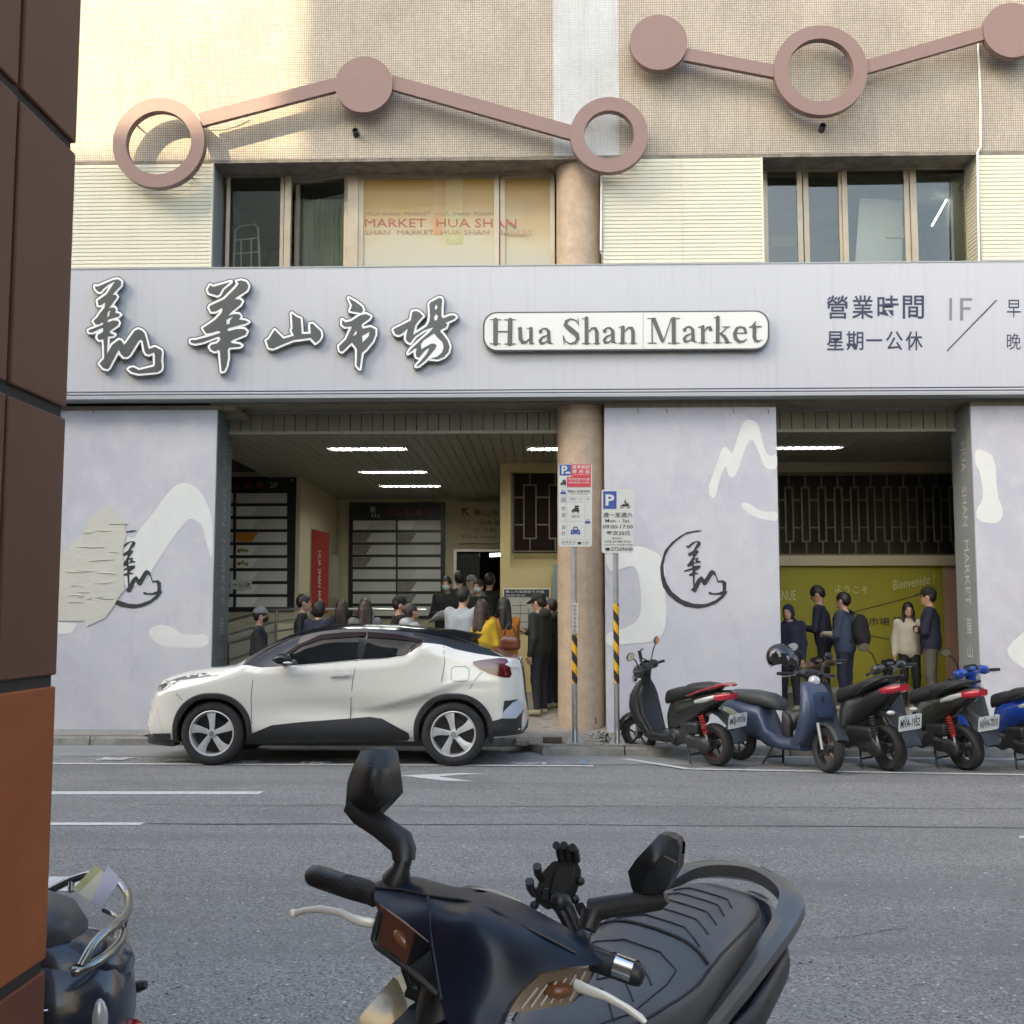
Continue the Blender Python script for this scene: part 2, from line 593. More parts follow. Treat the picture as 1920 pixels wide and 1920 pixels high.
M_TILE = tile_wall_mat('mosaic_tile', (0.57, 0.495, 0.40), (0.49, 0.415, 0.325), (0.15, 0.13, 0.105))
M_TILEW = tile_wall_mat('mosaic_tile_white', (0.62, 0.63, 0.62), (0.55, 0.56, 0.56), (0.40, 0.42, 0.44))
M_SIDING = mat('cream_siding', (0.68, 0.655, 0.53), 0.5, var=0.35, vscale=1.3, col2=(0.58, 0.55, 0.43), streak=0.10)
M_REVEAL = mat('grey_reveal', (0.33, 0.33, 0.31), 0.7, var=0.5, vscale=3, streak=0.3)
M_SOFFIT = mat('stained_soffit', (0.30, 0.27, 0.22), 0.85, var=0.9, vscale=5, col2=(0.12, 0.10, 0.08), bump=0.3)
M_ALU = mat('anodised_frame', (0.42, 0.36, 0.27), 0.4, 0.35, var=0.5, vscale=4, col2=(0.27, 0.23, 0.17))
M_GRAN = mat('column_granite', (0.50, 0.385, 0.28), 0.6, var=0.75, vscale=7, col2=(0.36, 0.265, 0.185), speck=0.35, bump=0.15, bscale=40, streak=0.25)
def mural_mat():
    m = mat('mural_paint', (0.55, 0.555, 0.585), 0.75)
    n, l = m.node_tree.nodes, m.node_tree.links; bs = n['Principled BSDF']; tc = n.new('ShaderNodeTexCoord')
    def noise(sc, det, ro, ms=None):
        q = n.new('ShaderNodeTexNoise'); q.inputs['Scale'].default_value = sc; q.inputs['Detail'].default_value = det; q.inputs['Roughness'].default_value = ro
        if ms:
            mp = n.new('ShaderNodeMapping'); mp.inputs['Scale'].default_value = ms; l.new(tc.outputs['Object'], mp.inputs[0]); l.new(mp.outputs[0], q.inputs[0])
        else: l.new(tc.outputs['Object'], q.inputs[0])
        return q.outputs[0]
    def layer(cur, f, lo, hi, amt, c):
        r = n.new('ShaderNodeMapRange'); r.inputs[1].default_value = lo; r.inputs[2].default_value = hi; r.inputs[4].default_value = amt; l.new(f, r.inputs[0])
        mx = n.new('ShaderNodeMix'); mx.data_type = 'RGBA'; l.new(r.outputs[0], mx.inputs[0])
        if isinstance(cur, tuple): mx.inputs[6].default_value = (*cur, 1)
        else: l.new(cur, mx.inputs[6])
        mx.inputs[7].default_value = (*c, 1); return mx.outputs[2]
    c = layer((0.55, 0.555, 0.585), noise(0.9, 5, .6), .35, .65, 1.0, (0.47, 0.465, 0.53))
    c = layer(c, noise(2.6, 7, .68), .48, .72, .75, (0.60, 0.605, 0.60))
    c = layer(c, noise(3.4, 7, .7, (1, 1, .5)), .55, .75, .6, (0.40, 0.40, 0.44))
    c = layer(c, noise(2.0, 8, .75, (6, 6, .25)), .60, .8, .4, (0.33, 0.31, 0.27))
    l.new(c, bs.inputs['Base Color'])
    bp = n.new('ShaderNodeBump'); bp.inputs['Strength'].default_value = .35; bp.inputs['Distance'].default_value = .01; l.new(noise(5, 6, .6), bp.inputs['Height']); l.new(bp.outputs[0], bs.inputs['Normal'])
    return m
M_MURAL = mural_mat()
M_MURALW = mat('mural_white', (0.72, 0.735, 0.705), 0.75, var=0.6, vscale=3, col2=(0.62, 0.63, 0.61), bump=0.1, bscale=20)
M_MURALD = mat('mural_dark', (0.50, 0.495, 0.555), 0.75, var=0.5, vscale=3, col2=(0.45, 0.445, 0.50))
M_INK = mat('ink_black', (0.028, 0.03, 0.034), 0.7, var=0.3, vscale=20, col2=(0.05, 0.05, 0.055))
M_PLAST = mat('bare_plaster', (0.60, 0.59, 0.525), 0.9, var=0.8, vscale=6, col2=(0.52, 0.505, 0.43), bump=0.5, bscale=14, stretch=(1.2, 1, 4))
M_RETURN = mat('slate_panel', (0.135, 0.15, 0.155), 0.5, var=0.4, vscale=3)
M_LETW = mat('worn_white_letter', (0.66, 0.66, 0.64), 0.7, var=0.5, vscale=30, col2=(0.3, 0.31, 0.32))
M_BEAM = mat('olive_beam', (0.27, 0.25, 0.19), 0.8, var=0.6, vscale=4, streak=0.4)
M_SLAT = mat('ceiling_slat', (0.30, 0.285, 0.23), 0.42, var=0.4, vscale=2)
M_FASC = mat('fascia_slat', (0.27, 0.245, 0.19), 0.5, var=0.5, vscale=2.5)
M_DARKV = mat('dark_void', (0.02, 0.02, 0.02), 0.9)
M_CREAM = mat('cream_wall', (0.60, 0.54, 0.38), 0.75, var=0.35, vscale=1.5, col2=(0.5, 0.44, 0.3))
M_MUST = mat('mustard_wall', (0.76, 0.61, 0.31), 0.7, var=0.4, vscale=1.6, col2=(0.68, 0.53, 0.26))
M_WHITEP = mat('sign_white', (0.495, 0.50, 0.525), 0.32, var=0.22, vscale=0.8, col2=(0.455, 0.455, 0.485), streak=0.14)
M_SGREY = mat('sign_under_grey', (0.35, 0.37, 0.38), 0.5)
M_NAVY = mat('navy_print', (0.035, 0.037, 0.075), 0.5)
M_CHARG = mat('character_grey', (0.085, 0.092, 0.086), 0.42, var=0.3, vscale=8)
M_CHARW = mat('character_outline', (0.88, 0.88, 0.855), 0.5)
M_CHARD = mat('character_side', (0.06, 0.067, 0.065), 0.5)
M_LBOX = mat('lightbox_white', (0.72, 0.72, 0.68), 0.35, var=0.3, vscale=2, col2=(0.64, 0.64, 0.59))
M_ROSE = mat('rose_paint', (0.235, 0.148, 0.130), 0.5, var=0.4, vscale=3, col2=(0.20, 0.125, 0.11), streak=0.06)
M_BARS = mat('grille_bar', (0.22, 0.185, 0.13), 0.55, 0.2)
M_PINK = mat('pink_strip', (0.55, 0.34, 0.26), 0.7)
M_LIME = mat('lime_panel', (0.37, 0.34, 0.03), 0.6, var=0.2, vscale=2)
M_BLACKB = mat('board_black', (0.02, 0.02, 0.021), 0.35)
M_PLATE = mat('plate_grey', (0.66, 0.66, 0.66), 0.4)
M_PLATEW = mat('plate_white', (0.86, 0.86, 0.85), 0.4)
M_REDT = mat('red_lettering', (0.33, 0.05, 0.045), 0.5)
M_WHITEL = mat('white_lettering', (0.72, 0.72, 0.70), 0.6)
M_CONC = mat('kerb_concrete', (0.30, 0.29, 0.265), 0.9, var=0.85, vscale=5, col2=(0.14, 0.135, 0.11), bump=0.6, bscale=25)
M_GUTTER = mat('gutter_concrete', (0.27, 0.275, 0.27), 0.9, var=0.6, vscale=2.5, col2=(0.18, 0.185, 0.185), bump=0.3, bscale=60)
M_PAVE = mat('paving', (0.30, 0.275, 0.235), 0.85, var=0.6, vscale=9, col2=(0.2, 0.18, 0.15), bump=0.3, bscale=50)
M_ROADW = mat('road_paint', (0.66, 0.66, 0.63), 0.75, var=0.65, vscale=14, col2=(0.40, 0.40, 0.385), bump=0.2, bscale=90)
M_STEEL = mat('galvanised', (0.42, 0.43, 0.43), 0.42, 0.7, var=0.5, vscale=15)
M_CHROME = mat('chrome', (0.8, 0.8, 0.8), 0.12, 1.0)
M_STAIN = mat('stainless', (0.55, 0.55, 0.53), 0.28, 0.95)
M_WPLAS = mat('white_plastic', (0.72, 0.72, 0.68), 0.5)
M_TUBE = mat('lamp_tube', (0.9, 0.92, 0.9), 0.5, emit=(0.92, 0.97, 1.0), estr=3.0)
M_TUBE.cycles.emission_sampling = 'NONE'
M_LOUV = mat('lamp_louvre', (0.62, 0.63, 0.62), 0.3, 0.6)

def asphalt():
    m = mat('asphalt', (0.1, 0.1, 0.1), 0.88)
    n, l = m.node_tree.nodes, m.node_tree.links
    b = n['Principled BSDF']
    tc = n.new('ShaderNodeTexCoord')
    def noise(sc, det=4, ro=0.6, mapsc=None):
        q = n.new('ShaderNodeTexNoise'); q.inputs['Scale'].default_value = sc; q.inputs['Detail'].default_value = det
        q.inputs['Roughness'].default_value = ro
        if mapsc:
            mp = n.new('ShaderNodeMapping'); mp.inputs['Scale'].default_value = mapsc
            l.new(tc.outputs['Object'], mp.inputs[0]); l.new(mp.outputs[0], q.inputs[0])
        else:
            l.new(tc.outputs['Object'], q.inputs[0])
        return q
    def ramp(sock, a, b_, lo, hi):
        r = n.new('ShaderNodeMapRange'); r.inputs[1].default_value = a; r.inputs[2].default_value = b_
        r.inputs[3].default_value = lo; r.inputs[4].default_value = hi
        l.new(sock, r.inputs[0]); return r.outputs[0]
    def mix(f, a, bc):
        mx = n.new('ShaderNodeMix'); mx.data_type = 'RGBA'
        l.new(f, mx.inputs[0]); l.new(a, mx.inputs[6]) if not isinstance(a, tuple) else setattr(mx.inputs[6], 'default_value', (*a, 1))
        mx.inputs[7].default_value = (*bc, 1)
        return mx.outputs[2]
    big = noise(0.35, 6, 0.6, (0.35, 1.4, 1))
    c = mix(ramp(big.outputs[0], 0.3, 0.7, 0, 1), (0.255, 0.248, 0.235), (0.205, 0.199, 0.188))
    vo = n.new('ShaderNodeTexVoronoi'); vo.inputs['Scale'].default_value = 95
    l.new(tc.outputs['Object'], vo.inputs[0])
    sp = n.new('ShaderNodeSeparateColor'); l.new(vo.outputs['Color'], sp.inputs[0])
    c = mix(ramp(sp.outputs[0], 0.55, 0.95, 0, 0.7), c, (0.40, 0.39, 0.37))
    c = mix(ramp(sp.outputs[1], 0.6, 0.95, 0, 0.75), c, (0.07, 0.069, 0.067))
    trk = noise(1.1, 5, 0.65, (0.12, 1.0, 1))
    c = mix(ramp(trk.outputs[0], 0.45, 0.7, 0, 0.75), c, (0.155, 0.151, 0.144))
    pat = noise(0.6, 3, 0.5)
    c = mix(ramp(pat.outputs[0], 0.56, 0.62, 0, 0.4), c, (0.16, 0.157, 0.15))
    spk = noise(24, 2, 0.5)
    c = mix(ramp(spk.outputs[0], 0.66, 0.71, 0, 0.7), c, (0.48, 0.475, 0.455))
    l.new(c, b.inputs['Base Color'])
    bp = n.new('ShaderNodeBump'); bp.inputs['Strength'].default_value = 0.8; bp.inputs['Distance'].default_value = 0.008
    l.new(vo.outputs['Distance'], bp.inputs['Height']); l.new(bp.outputs[0], b.inputs['Normal'])
    return m
M_ASPH = asphalt()

# ================================================================== GROUND
def sheet(name, pts, z, m, parent=None):
    mb = MB(); flat_shape(mb, [[(p[0], p[1]) for p in pts]], lambda u, v: (u, v, z))
    return mb.build(name, m, parent)
road = struct(sheet('road', [(-200, -60), (200, -60), (200, 90), (-200, 90)], 0.0, M_ASPH))
KJ0, KJ1 = -0.30, -0.02                          # where the kerb steps forward behind the rear wheel of the car
KL, KR = 14.42, 13.50
kerb_line = [(-14, KL), (KJ0, KL), (KJ1, KR), (14, KR)]
g = sheet('gutter', [(-14, 13.42), (-2.0, 13.3), (-0.4, 12.72), (14, 12.68), (14, KR), (KJ1, KR), (KJ0, KL), (-14, KL)], 0.004, M_GUTTER)
struct(g)
# far pavement: rises gently into the arcade
def floor_z(Y):
    if Y < 15.0: return 0.105 + (Y - 13.5) * 0.012
    if Y < 15.75: return 0.123 + (Y - 15.0) * 0.24
    if Y < 18.6: return 0.303 + (Y - 15.75) * 0.035
    return 0.403
mb = MB()
xs = [-14, KJ0, KJ1, 14]
prof = [(None, 0), (15.0, 0), (15.75, 0), (17.4, 0), (18.6, 0), (20.2, 0), (22.4, 0.25), (30, 0.25)]
rows = []
for Yp, dz in prof:
    row = []
    for i, x in enumerate(xs):
        y = (kerb_line[i][1] + 0.12) if Yp is None else Yp
        row.append((x, y, floor_z(y) + dz))
    rows.append(row)
vs = [p for r in rows for p in r]
fs = []
for i in range(len(rows) - 1):
    for k in range(3):
        a = i * 4 + k
        fs.append((a, a + 1, a + 5, a + 4))
mb.add(vs, fs)
pav = struct(mb.build('pavement', M_PAVE))
# kerb stones, one by one
def kerb_stone(x0, y0, x1, y1, seed):
    r = random.Random(seed)
    d = Vector((x1 - x0, y1 - y0, 0)); L = d.length; d.normalize(); nrm = Vector((-d.y, d.x, 0))
    mb = MB()
    n = 7
    rings = []
    for i in range(n + 1):
        t = 0.008 + (L - 0.016) * i / n
        p = Vector((x0, y0, 0)) + d * t
        j = lambda a: r.uniform(-a, a)
        zt = floor_z(y0) - 0.004
        rings.append([p + nrm * j(0.004) + Vector((0, 0, -0.05)), p + nrm * (0.004 + j(0.006)) + Vector((0, 0, zt - 0.03 + j(0.006))),
                      p + nrm * (0.03 + j(0.006)) + Vector((0, 0, zt + j(0.004))), p + nrm * 0.14 + Vector((0, 0, zt)),
                      p + nrm * 0.14 + Vector((0, 0, -0.05))])
    mb.loft(rings)
    return mb.build('kerb_stone', M_CONC, pav, smooth=40)
x = -9.3
i = 0
while x < KJ0 - 0.1:
    x1 = min(x + 0.9, KJ0); kerb_stone(x, KL, x1, KL, i); x = x1; i += 1
kerb_stone(KJ0, KL, KJ1, KR, 77)
x = KJ1
while x < 8.5:
    kerb_stone(x, KR, x + 0.95, KR, i); x += 0.95; i += 1
# paving bricks beside the round column
for ix in range(13):
    for iy in range(7):
        x0 = -0.35 + ix * 0.15; y0 = 13.68 + iy * 0.3 + (0.12 if ix % 2 else 0)
        if x0 + 0.15 > 0.62 and y0 > 14.7: continue
        mb = MB(); zz = floor_z(y0) + 0.006 + rng.uniform(0, .003)
        mb.box(x0 + 0.006, x0 + 0.144, y0 + 0.006, y0 + 0.294, zz - 0.02, zz)
        mb.build('paving_brick', M_PAVE, pav)
# near pavement under the camera's arcade
nearp = MB(); nearp.box(-14, 14, -6, 1.15, -0.06, 0.05)
struct(nearp.build('near_pavement', M_PAVE))

# painted markings
mk = []
def marking(name, pts, label, z=0.004, px=True, cat='road marking', group='white road markings'):
    P = [atz(*p, 0) for p in pts] if px else [Vector(p) for p in pts]
    mb = MB(); flat_shape(mb, [[(p.x, p.y) for p in P]], lambda u, v: (u, v, z))
    o = mb.build(name, M_ROADW); tag(o, label, cat, group); return o
def strip(name, p0, p1, wdt, label, z=0.004):
    a, b = atz(*p0, 0), atz(*p1, 0); d = (b - a).normalized(); n_ = Vector((-d.y, d.x, 0)) * wdt / 2
    mb = MB(); flat_shape(mb, [[((q).x, (q).y) for q in (a - n_, b - n_, b + n_, a + n_)]], lambda u, v: (u, v, z))
    return tag(mb.build(name, M_ROADW), label, 'road marking', 'white road markings')
strip('parking_line', (-200, 1431.5), (1112, 1437), 0.10, 'long thin white parking line just in front of the parked car', 0.008)
marking('lane_line', [(-200, 1484.5), (495, 1484.5), (484, 1490), (-200, 1490)], 'white lane line ending left of centre, nearer than the parking line')
marking('lane_line', [(-200, 1543), (271, 1543), (262, 1548), (-200, 1548)], 'short off-white lane line at the left, second from the car')
marking('lane_line', [(-200, 1643), (180, 1645), (176, 1672), (-200, 1670)], 'white stripe on the road behind the left scooter seat')
marking('road_arrow', [(750, 1454.5), (820, 1452), (862, 1450), (912, 1451.5), (862, 1453), (822, 1456.5), (887, 1465.5), (830, 1464)],
        'white painted chevron arrow pointing left in front of the rear wheel')
strip('parking_line', (1172, 1424), (1292, 1443.5), 0.10, 'slanting white line at the left end of the scooter bay', 0.010)
strip('parking_line', (1290, 1443), (2100, 1457), 0.09, 'long white line in front of the parked scooters', 0.008)
strip('parking_line', (1238, 1417.5), (2100, 1427), 0.08, 'white line behind the wheels of the parked scooters', 0.008)
marking('lane_line', [(1910, 1568), (2000, 1569), (2000, 1573), (1912, 1572)], 'tip of a white lane line at the right edge')
marking('bay_box', [(1088, 1428), (1100, 1428), (1099, 1434), (1083, 1434)], 'pale blue square painted at the end of the parking bay', 0.012)
bpy.data.objects['bay_box'].data.materials[0] = mat('blue_paint', (0.25, 0.36, 0.46), 0.8, var=0.5, vscale=20)
for k, (ch, xa, xb, ya, yb) in enumerate([('貨', 172, 255, 1421.5, 1427.5), ('車', 300, 362, 1424, 1430), ('裝', 440, 497, 1427.5, 1433),
                                           ('卸', 560, 625, 1429, 1434.5), ('區', 952, 1024, 1431, 1435.3)]):
    mb = MB(); a, b = atz(xa, yb, 0), atz(xb, ya, 0)
    # reads from the far kerb: turned half round
    text_to(mb, ch, lambda u, v: (b.x + a.x - u, b.y + a.y - v, 0.013), a.x, b.x, a.y + 0.02, b.y - 0.02, 0.01)
    tag(mb.build('bay_lettering', M_ROADW), 'white painted character on the road, number %s from the left along the parking bay' % ('one two three four five'.split()[k]),
        'road marking', 'white road markings')

# asphalt joints
M_SEAL = mat('sealed_joint', (0.035, 0.035, 0.035), 0.7, var=0.4, vscale=20)
def seal(pts, wd, label):
    mb = MB(); L, R = [], []
    P = [atz(*p, 0) for p in pts]
    for i, p in enumerate(P):
        L.append((p.x, p.y - wd / 2 * rng.uniform(.6, 1.3))); R.append((p.x, p.y + wd / 2 * rng.uniform(.6, 1.3)))
    flat_shape(mb, [L + R[::-1]], lambda u, v: (u, v, 0.0035))
    tag(mb.build('road_joint', M_SEAL), label, 'road joint')
seal([(275, 1545), (420, 1546), (600, 1545), (800, 1547), (1000, 1546), (1300, 1549), (1600, 1550), (1920, 1553)], 0.022, 'thin dark seam in the asphalt across the middle of the road')

seal([(275, 1509), (420, 1511), (640, 1510), (900, 1513), (1200, 1512), (1500, 1515), (1920, 1517)], 0.012, 'faint dark seam in the asphalt just beyond the scooter mirrors')
grit = MB()
for k in range(420):
    px_, py_ = rng.uniform(60, 1920), 1440 + 480 * rng.random() ** .8
    p = atz(px_, py_, 0); r_ = rng.uniform(.004, .011); a0 = rng.uniform(0, 6)
    grit.add([(p.x + r_ * cos(a0 + t) * rng.uniform(.6, 1.2), p.y + r_ * sin(a0 + t) * rng.uniform(.6, 1.2), .0028 + (.003 if t == 0 else 0)) for t in (0, 1.2, 2.5, 3.8, 5.1)], [(0, 1, 2, 3, 4)], 0 if rng.random() < .6 else 1)
tag(grit.build('road_grit', [mat('grit_pale', (.55, .54, .50), .8), mat('grit_dark', (.05, .048, .045), .9)]), 'scattered pale and dark grit lying on the road', 'grit', kind='stuff')
def crack(p0, n_, dx, dy, label):
    x_, y_ = p0; P = []
    for i in range(n_):
        P.append((x_, y_)); x_ += dx * rng.uniform(.6, 1.4); y_ += dy + rng.uniform(-2.2, 2.2)
    seal(P, .007, label)
crack((1210, 1600), 14, 14, 1.5, 'fine crack in the asphalt right of the phone mount')
crack((150, 1592), 16, 13, 1.0, 'fine crack in the asphalt left of the scooter grip')
crack((1560, 1760), 12, 12, -2.0, 'fine crack in the asphalt at the lower right')
# ================================================================== MARKET BUILDING
BY = 15.0
bld = empty('market_building', (0, BY, 0), 'beige mosaic-tiled market building with round column, mural piers and open arcade', 'building')
def bx(name, m, x0, x1, y0, y1, z0, z1, parent=bld, bevel=0):
    mb = MB(); mb.box(x0, x1, y0, y1, z0, z1)
    return mb.build(name, m, parent, bevel=bevel)
XL, XR = -9.5, 9.5
Z = lambda py, Y, px=960: at(px, py, Y).z
X = lambda px, py, Y: at(px, py, Y).x
zUW = Z(295.5, BY, 800)
xs1, xs2 = X(1038, 150, BY), X(1160, 150, BY)
bx('tiled_wall', M_TILE, XL, xs1, BY, BY + .4, zUW, 13.5)
bx('white_tiled_strip', M_TILEW, xs1, xs2, BY - .004, BY + .4, zUW, 13.5)
bx('tiled_wall', M_TILE, xs2, XR, BY, BY + .4, zUW, 13.5)
bx('roof', M_SOFFIT, XL, XR, BY + .4, 32, 13.3, 13.5)
bx('side_wall', M_TILE, XL - .3, XL, BY, 32, -.1, 13.5)
bx('side_wall', M_TILE, XR, XR + .3, BY, 32, -.1, 13.5)
bx('rear_wall', M_CREAM, XL, XR, 32, 32.3, -.1, 13.5)
# concrete lip under the tiles
bx('soffit', M_SOFFIT, XL, XR, BY + .003, BY + .62, zUW - 0.045, zUW - 0.001)
zS0 = Z(500, 14.74)                               # sign top
zB1 = zUW - .046
# corrugated siding panels (real ribs), one panel each
def siding(x0, x1, z0, z1, Y=BY, n=None, name='siding_panel', axis='x', xp=None, y0=None, y1=None):
    pitch = 0.0535
    n = int((z1 - z0) / pitch)
    prof = []
    for i in range(n + 1):
        zz = z0 + i * pitch
        prof += [(0.0, zz), (0.0, zz + pitch * .78), (0.010, zz + pitch * .84), (0.010, zz + pitch * .97)]
    prof = [(d, min(q, z1)) for d, q in prof]
    mb = MB()
    if axis == 'x':
        A = [(x0, Y + d, q) for d, q in prof]; B = [(x1, Y + d, q) for d, q in prof]
    else:
        A = [(xp - d, y0, q) for d, q in prof]; B = [(xp - d, y1, q) for d, q in prof]
    k = len(prof)
    mb.add(A + B, [(i, k + i, k + i + 1, i + 1) for i in range(k - 1)])
    mb.box(x0, x1, Y + .02, Y + .05, z0, z1) if axis == 'x' else None
    return mb.build(name, M_SIDING, bld)
xw1 = X(397, 400, BY); xc1 = X(1131, 400, BY); xw2 = X(1430, 400, BY); xw3 = X(1838, 400, BY)
for a, b in [(XL, X(-60, 400, BY)), (X(-60, 400, BY) + .004, X(246, 400, BY)), (X(246, 400, BY) + .004, xw1), (xc1, X(1279, 400, BY)),
             (X(1279, 400, BY) + .004, xw2), (xw3, X(1960, 400, BY)), (X(1960, 400, BY) + .004, XR)]:
    siding(a, b, 4.5, zB1)
for xx in (xw1, xw2):
    bx('siding_edge_trim', M_SIDING, xx - .012, xx + .012, BY - .008, BY + .06, 4.5, zB1)
YW = BY + 0.5
bx('window_reveal', M_REVEAL, xw1 - .1, xw1 + .001, BY + .06, YW + .2, 4.5, zB1)
siding(0, 0, 4.5, zB1, axis='y', xp=X(1837, 400, BY), y0=BY + .03, y1=YW + .1, name='reveal_siding')
bx('window_reveal', M_REVEAL, xc1 - .02, xc1 + .1, BY + .06, YW + .2, 4.5, zB1)
bx('window_reveal', M_REVEAL, xw2 - .1, xw2, BY + .06, YW + .2, 4.5, zB1)
bx('window_back_pier', M_REVEAL, xc1 + .1, xw2 - .1, BY + .06, YW + .1, 4.4, zB1)
# rooms behind the upper windows
M_ROOM = mat('dim_room', (0.34, 0.33, 0.29), 0.9, var=0.5, vscale=2)
for a, b in ((xw1, xc1), (xw2, xw3)):
    mb = MB(); z0, z1 = 5.0, zB1
    for q in [(a - .1, b + .1, YW + 3.0, YW + 3.1, 4.4, z1), (a - .2, a - .1, YW + .2, YW + 3.1, 4.4, z1), (b + .1, b + .2, YW + .2, YW + 3.1, 4.4, z1),
              (a - .1, b + .1, YW + .1, YW + 3.0, z1 - .05, z1), (a - .1, b + .1, YW + .1, YW + 3.0, 4.4, 4.5)]:
        mb.box(*q)
    mb.build('room_shell', M_ROOM, bld)
# windows
M_GLASS = glass_mat('window_glass', (0.85, 0.87, 0.80), 0.03, 0.03)
def film_mat():
    m = mat('frosted_film', (0.44, 0.43, 0.36), 0.35); n, l = m.node_tree.nodes, m.node_tree.links
    tc = n.new('ShaderNodeTexCoord'); sp = n.new('ShaderNodeSeparateXYZ'); l.new(tc.outputs['Object'], sp.inputs[0])
    no = n.new('ShaderNodeTexNoise'); no.inputs['Scale'].default_value = 1.7; l.new(tc.outputs['Object'], no.inputs[0])
    ma = n.new('ShaderNodeMath'); ma.operation = 'MULTIPLY_ADD'; ma.inputs[1].default_value = 0.7; l.new(no.outputs[0], ma.inputs[0]); l.new(sp.outputs[2], ma.inputs[2])
    mr = n.new('ShaderNodeMapRange'); mr.inputs[1].default_value = 6.55; mr.inputs[2].default_value = 7.75; l.new(ma.outputs[0], mr.inputs[0])
    cr = n.new('ShaderNodeValToRGB'); e = cr.color_ramp.elements
    e[0].position = 0; e[0].color = (0.42, 0.42, 0.39, 1); e[1].position = 1; e[1].color = (0.44, 0.27, 0.06, 1)
    q = cr.color_ramp.elements.new(.5); q.color = (0.47, 0.43, 0.29, 1)
    l.new(mr.outputs[0], cr.inputs[0]); l.new(cr.outputs[0], n['Principled BSDF'].inputs['Base Color'])
    return m
M_FROST = film_mat()
def window(px0, px1, py0, Yw, fr=11, label=None, glass=None, tilt=0, zbot=4.95, split=False):
    x0, x1, z1 = X(px0, 400, Yw), X(px1, 400, Yw), Z(py0, Yw, (px0 + px1) / 2)
    t = fr / 2150 * 15.4
    root = obj('window', None, bld)
    root.location = (0, 0, 0)
    w_, M_ = x1 - x0, None
    if tilt:
        M_ = Matrix.Translation((x1 if tilt < 0 else x0, Yw, 0)) @ Matrix.Rotation(radians(tilt), 4, 'Z') @ Matrix.Translation((-(x1 if tilt < 0 else x0), -Yw, 0))
    for q in [(x0, x0 + t, Yw, Yw + .05, zbot, z1), (x1 - t, x1, Yw, Yw + .05, zbot, z1), (x0 + t, x1 - t, Yw + .001, Yw + .049, z1 - t, z1), (x0 + t, x1 - t, Yw + .001, Yw + .049, zbot, zbot + t)]:
        mb = MB(); mb.box(*q, M=M_); mb.build('sash_bar', M_ALU, root)
    mb = MB(); mb.box(x0 + t - .004, x1 - t + .004, Yw + .021, Yw + .027, zbot + t - .004, z1 - t + .004, M=M_)
    mb.build('pane', glass or M_GLASS, root)
    return root
window(424, 532, 326, YW, 7)
window(545, 652, 326, YW - .02, 8, tilt=-14)
window(672, 936, 326, YW, 10, glass=M_FROST)
window(938, 1040, 326, YW + .03, 9, glass=M_FROST)
window(1430, 1505, 305, YW, 10)
window(1507, 1583, 305, YW + .03, 10)
window(1580, 1706, 305, YW, 10)
window(1708, 1822, 305, YW - .03, 12)
for a, py in ((652, 326), (534, 326)):
    bx('window_mullion', M_ALU, X(a, 400, YW), X(a + 20, 400, YW) if a == 652 else X(a + 12, 400, YW), YW - .03, YW + .06, 4.9, Z(322, YW, a))
bx('window_head', M_ALU, X(405, 400, YW), X(1050, 400, YW), YW - .04, YW + .08, Z(330, YW, 700), zB1)
bx('window_head', M_ALU, X(1425, 400, YW), X(1830, 400, YW), YW - .05, YW + .08, Z(312, YW, 1600), zB1)
bx('window_sill_wall', M_REVEAL, xw1, xc1, YW - .02, YW + .1, 4.4, 4.96)
bx('window_sill_wall', M_REVEAL, xw2, xw3, YW - .02, YW + .1, 4.4, 4.96)
mb = MB(); cxs = np.linspace(X(552, 400, YW + .35), X(650, 400, YW + .35), 60)
mb.loft([[(x_, YW + .35 + .02 * sin(i * 1.1), z_) for i, x_ in enumerate(cxs)] for z_ in (4.9, zB1 - .2)], cap=False, close=False)
mb.build('curtain', mat('curtain_pale', (.52, .55, .52), .9), bld, smooth=80)
# printed film on the frosted panes
YF = YW - .004 + .02
def pxf(Y):
    return lambda u, v: at(u, v, Y)
M_OR1 = mat('film_orange', (0.50, 0.32, 0.11), 0.4, var=0.9, vscale=3, col2=(0.47, 0.38, 0.18))
M_OR2 = mat('film_red', (0.50, 0.25, 0.10), 0.4, var=0.9, vscale=3, col2=(0.47, 0.38, 0.20))
M_YE = mat('film_yellow', (0.50, 0.44, 0.19), 0.4, var=0.5, vscale=3, col2=(0.45, 0.43, 0.30))
M_YL = mat('film_lime', (0.47, 0.44, 0.22), 0.4, var=0.4, vscale=3)
fp = bpy.data.objects['window.002']
for q, m_ in (([(813, 335), (828, 335), (828, 440), (813, 440)], M_OR2), ([(836, 335), (868, 335), (868, 395), (836, 395)], M_OR1),
              ([(836, 395), (868, 395), (868, 458), (836, 458)], M_YL)):
    mb = MB(); flat_shape(mb, [q], pxf(YW + .017)); mb.build('film_stripe', m_, fp)
M_FILMT = mat('film_red_text', (0.42, 0.12, 0.08), 0.5)
M_FILMT2 = mat('film_grey_text', (0.36, 0.22, 0.13), 0.5)
mb = MB()
text_to(mb, 'MARKET  HUA SHAN', lambda u, v: at(u, -v, YW + .014), 684, 968, -426, -410, 0.0); mb.build('lettering', M_FILMT, fp)
mb = MB()
text_to(mb, 'HUA SHAN  MARKET  HUA SHAN  MARKET', lambda u, v: at(u, -v, YW + .014), 686, 938, -404, -397); mb.build('lettering', M_FILMT2, fp); mb = MB()
text_to(mb, 'SHAN  MARKET  HUA SHAN  MARKET', lambda u, v: at(u, -v, YW + .0135), 684, 1000, -440, -431); mb.build('lettering', M_FILMT2, fp)

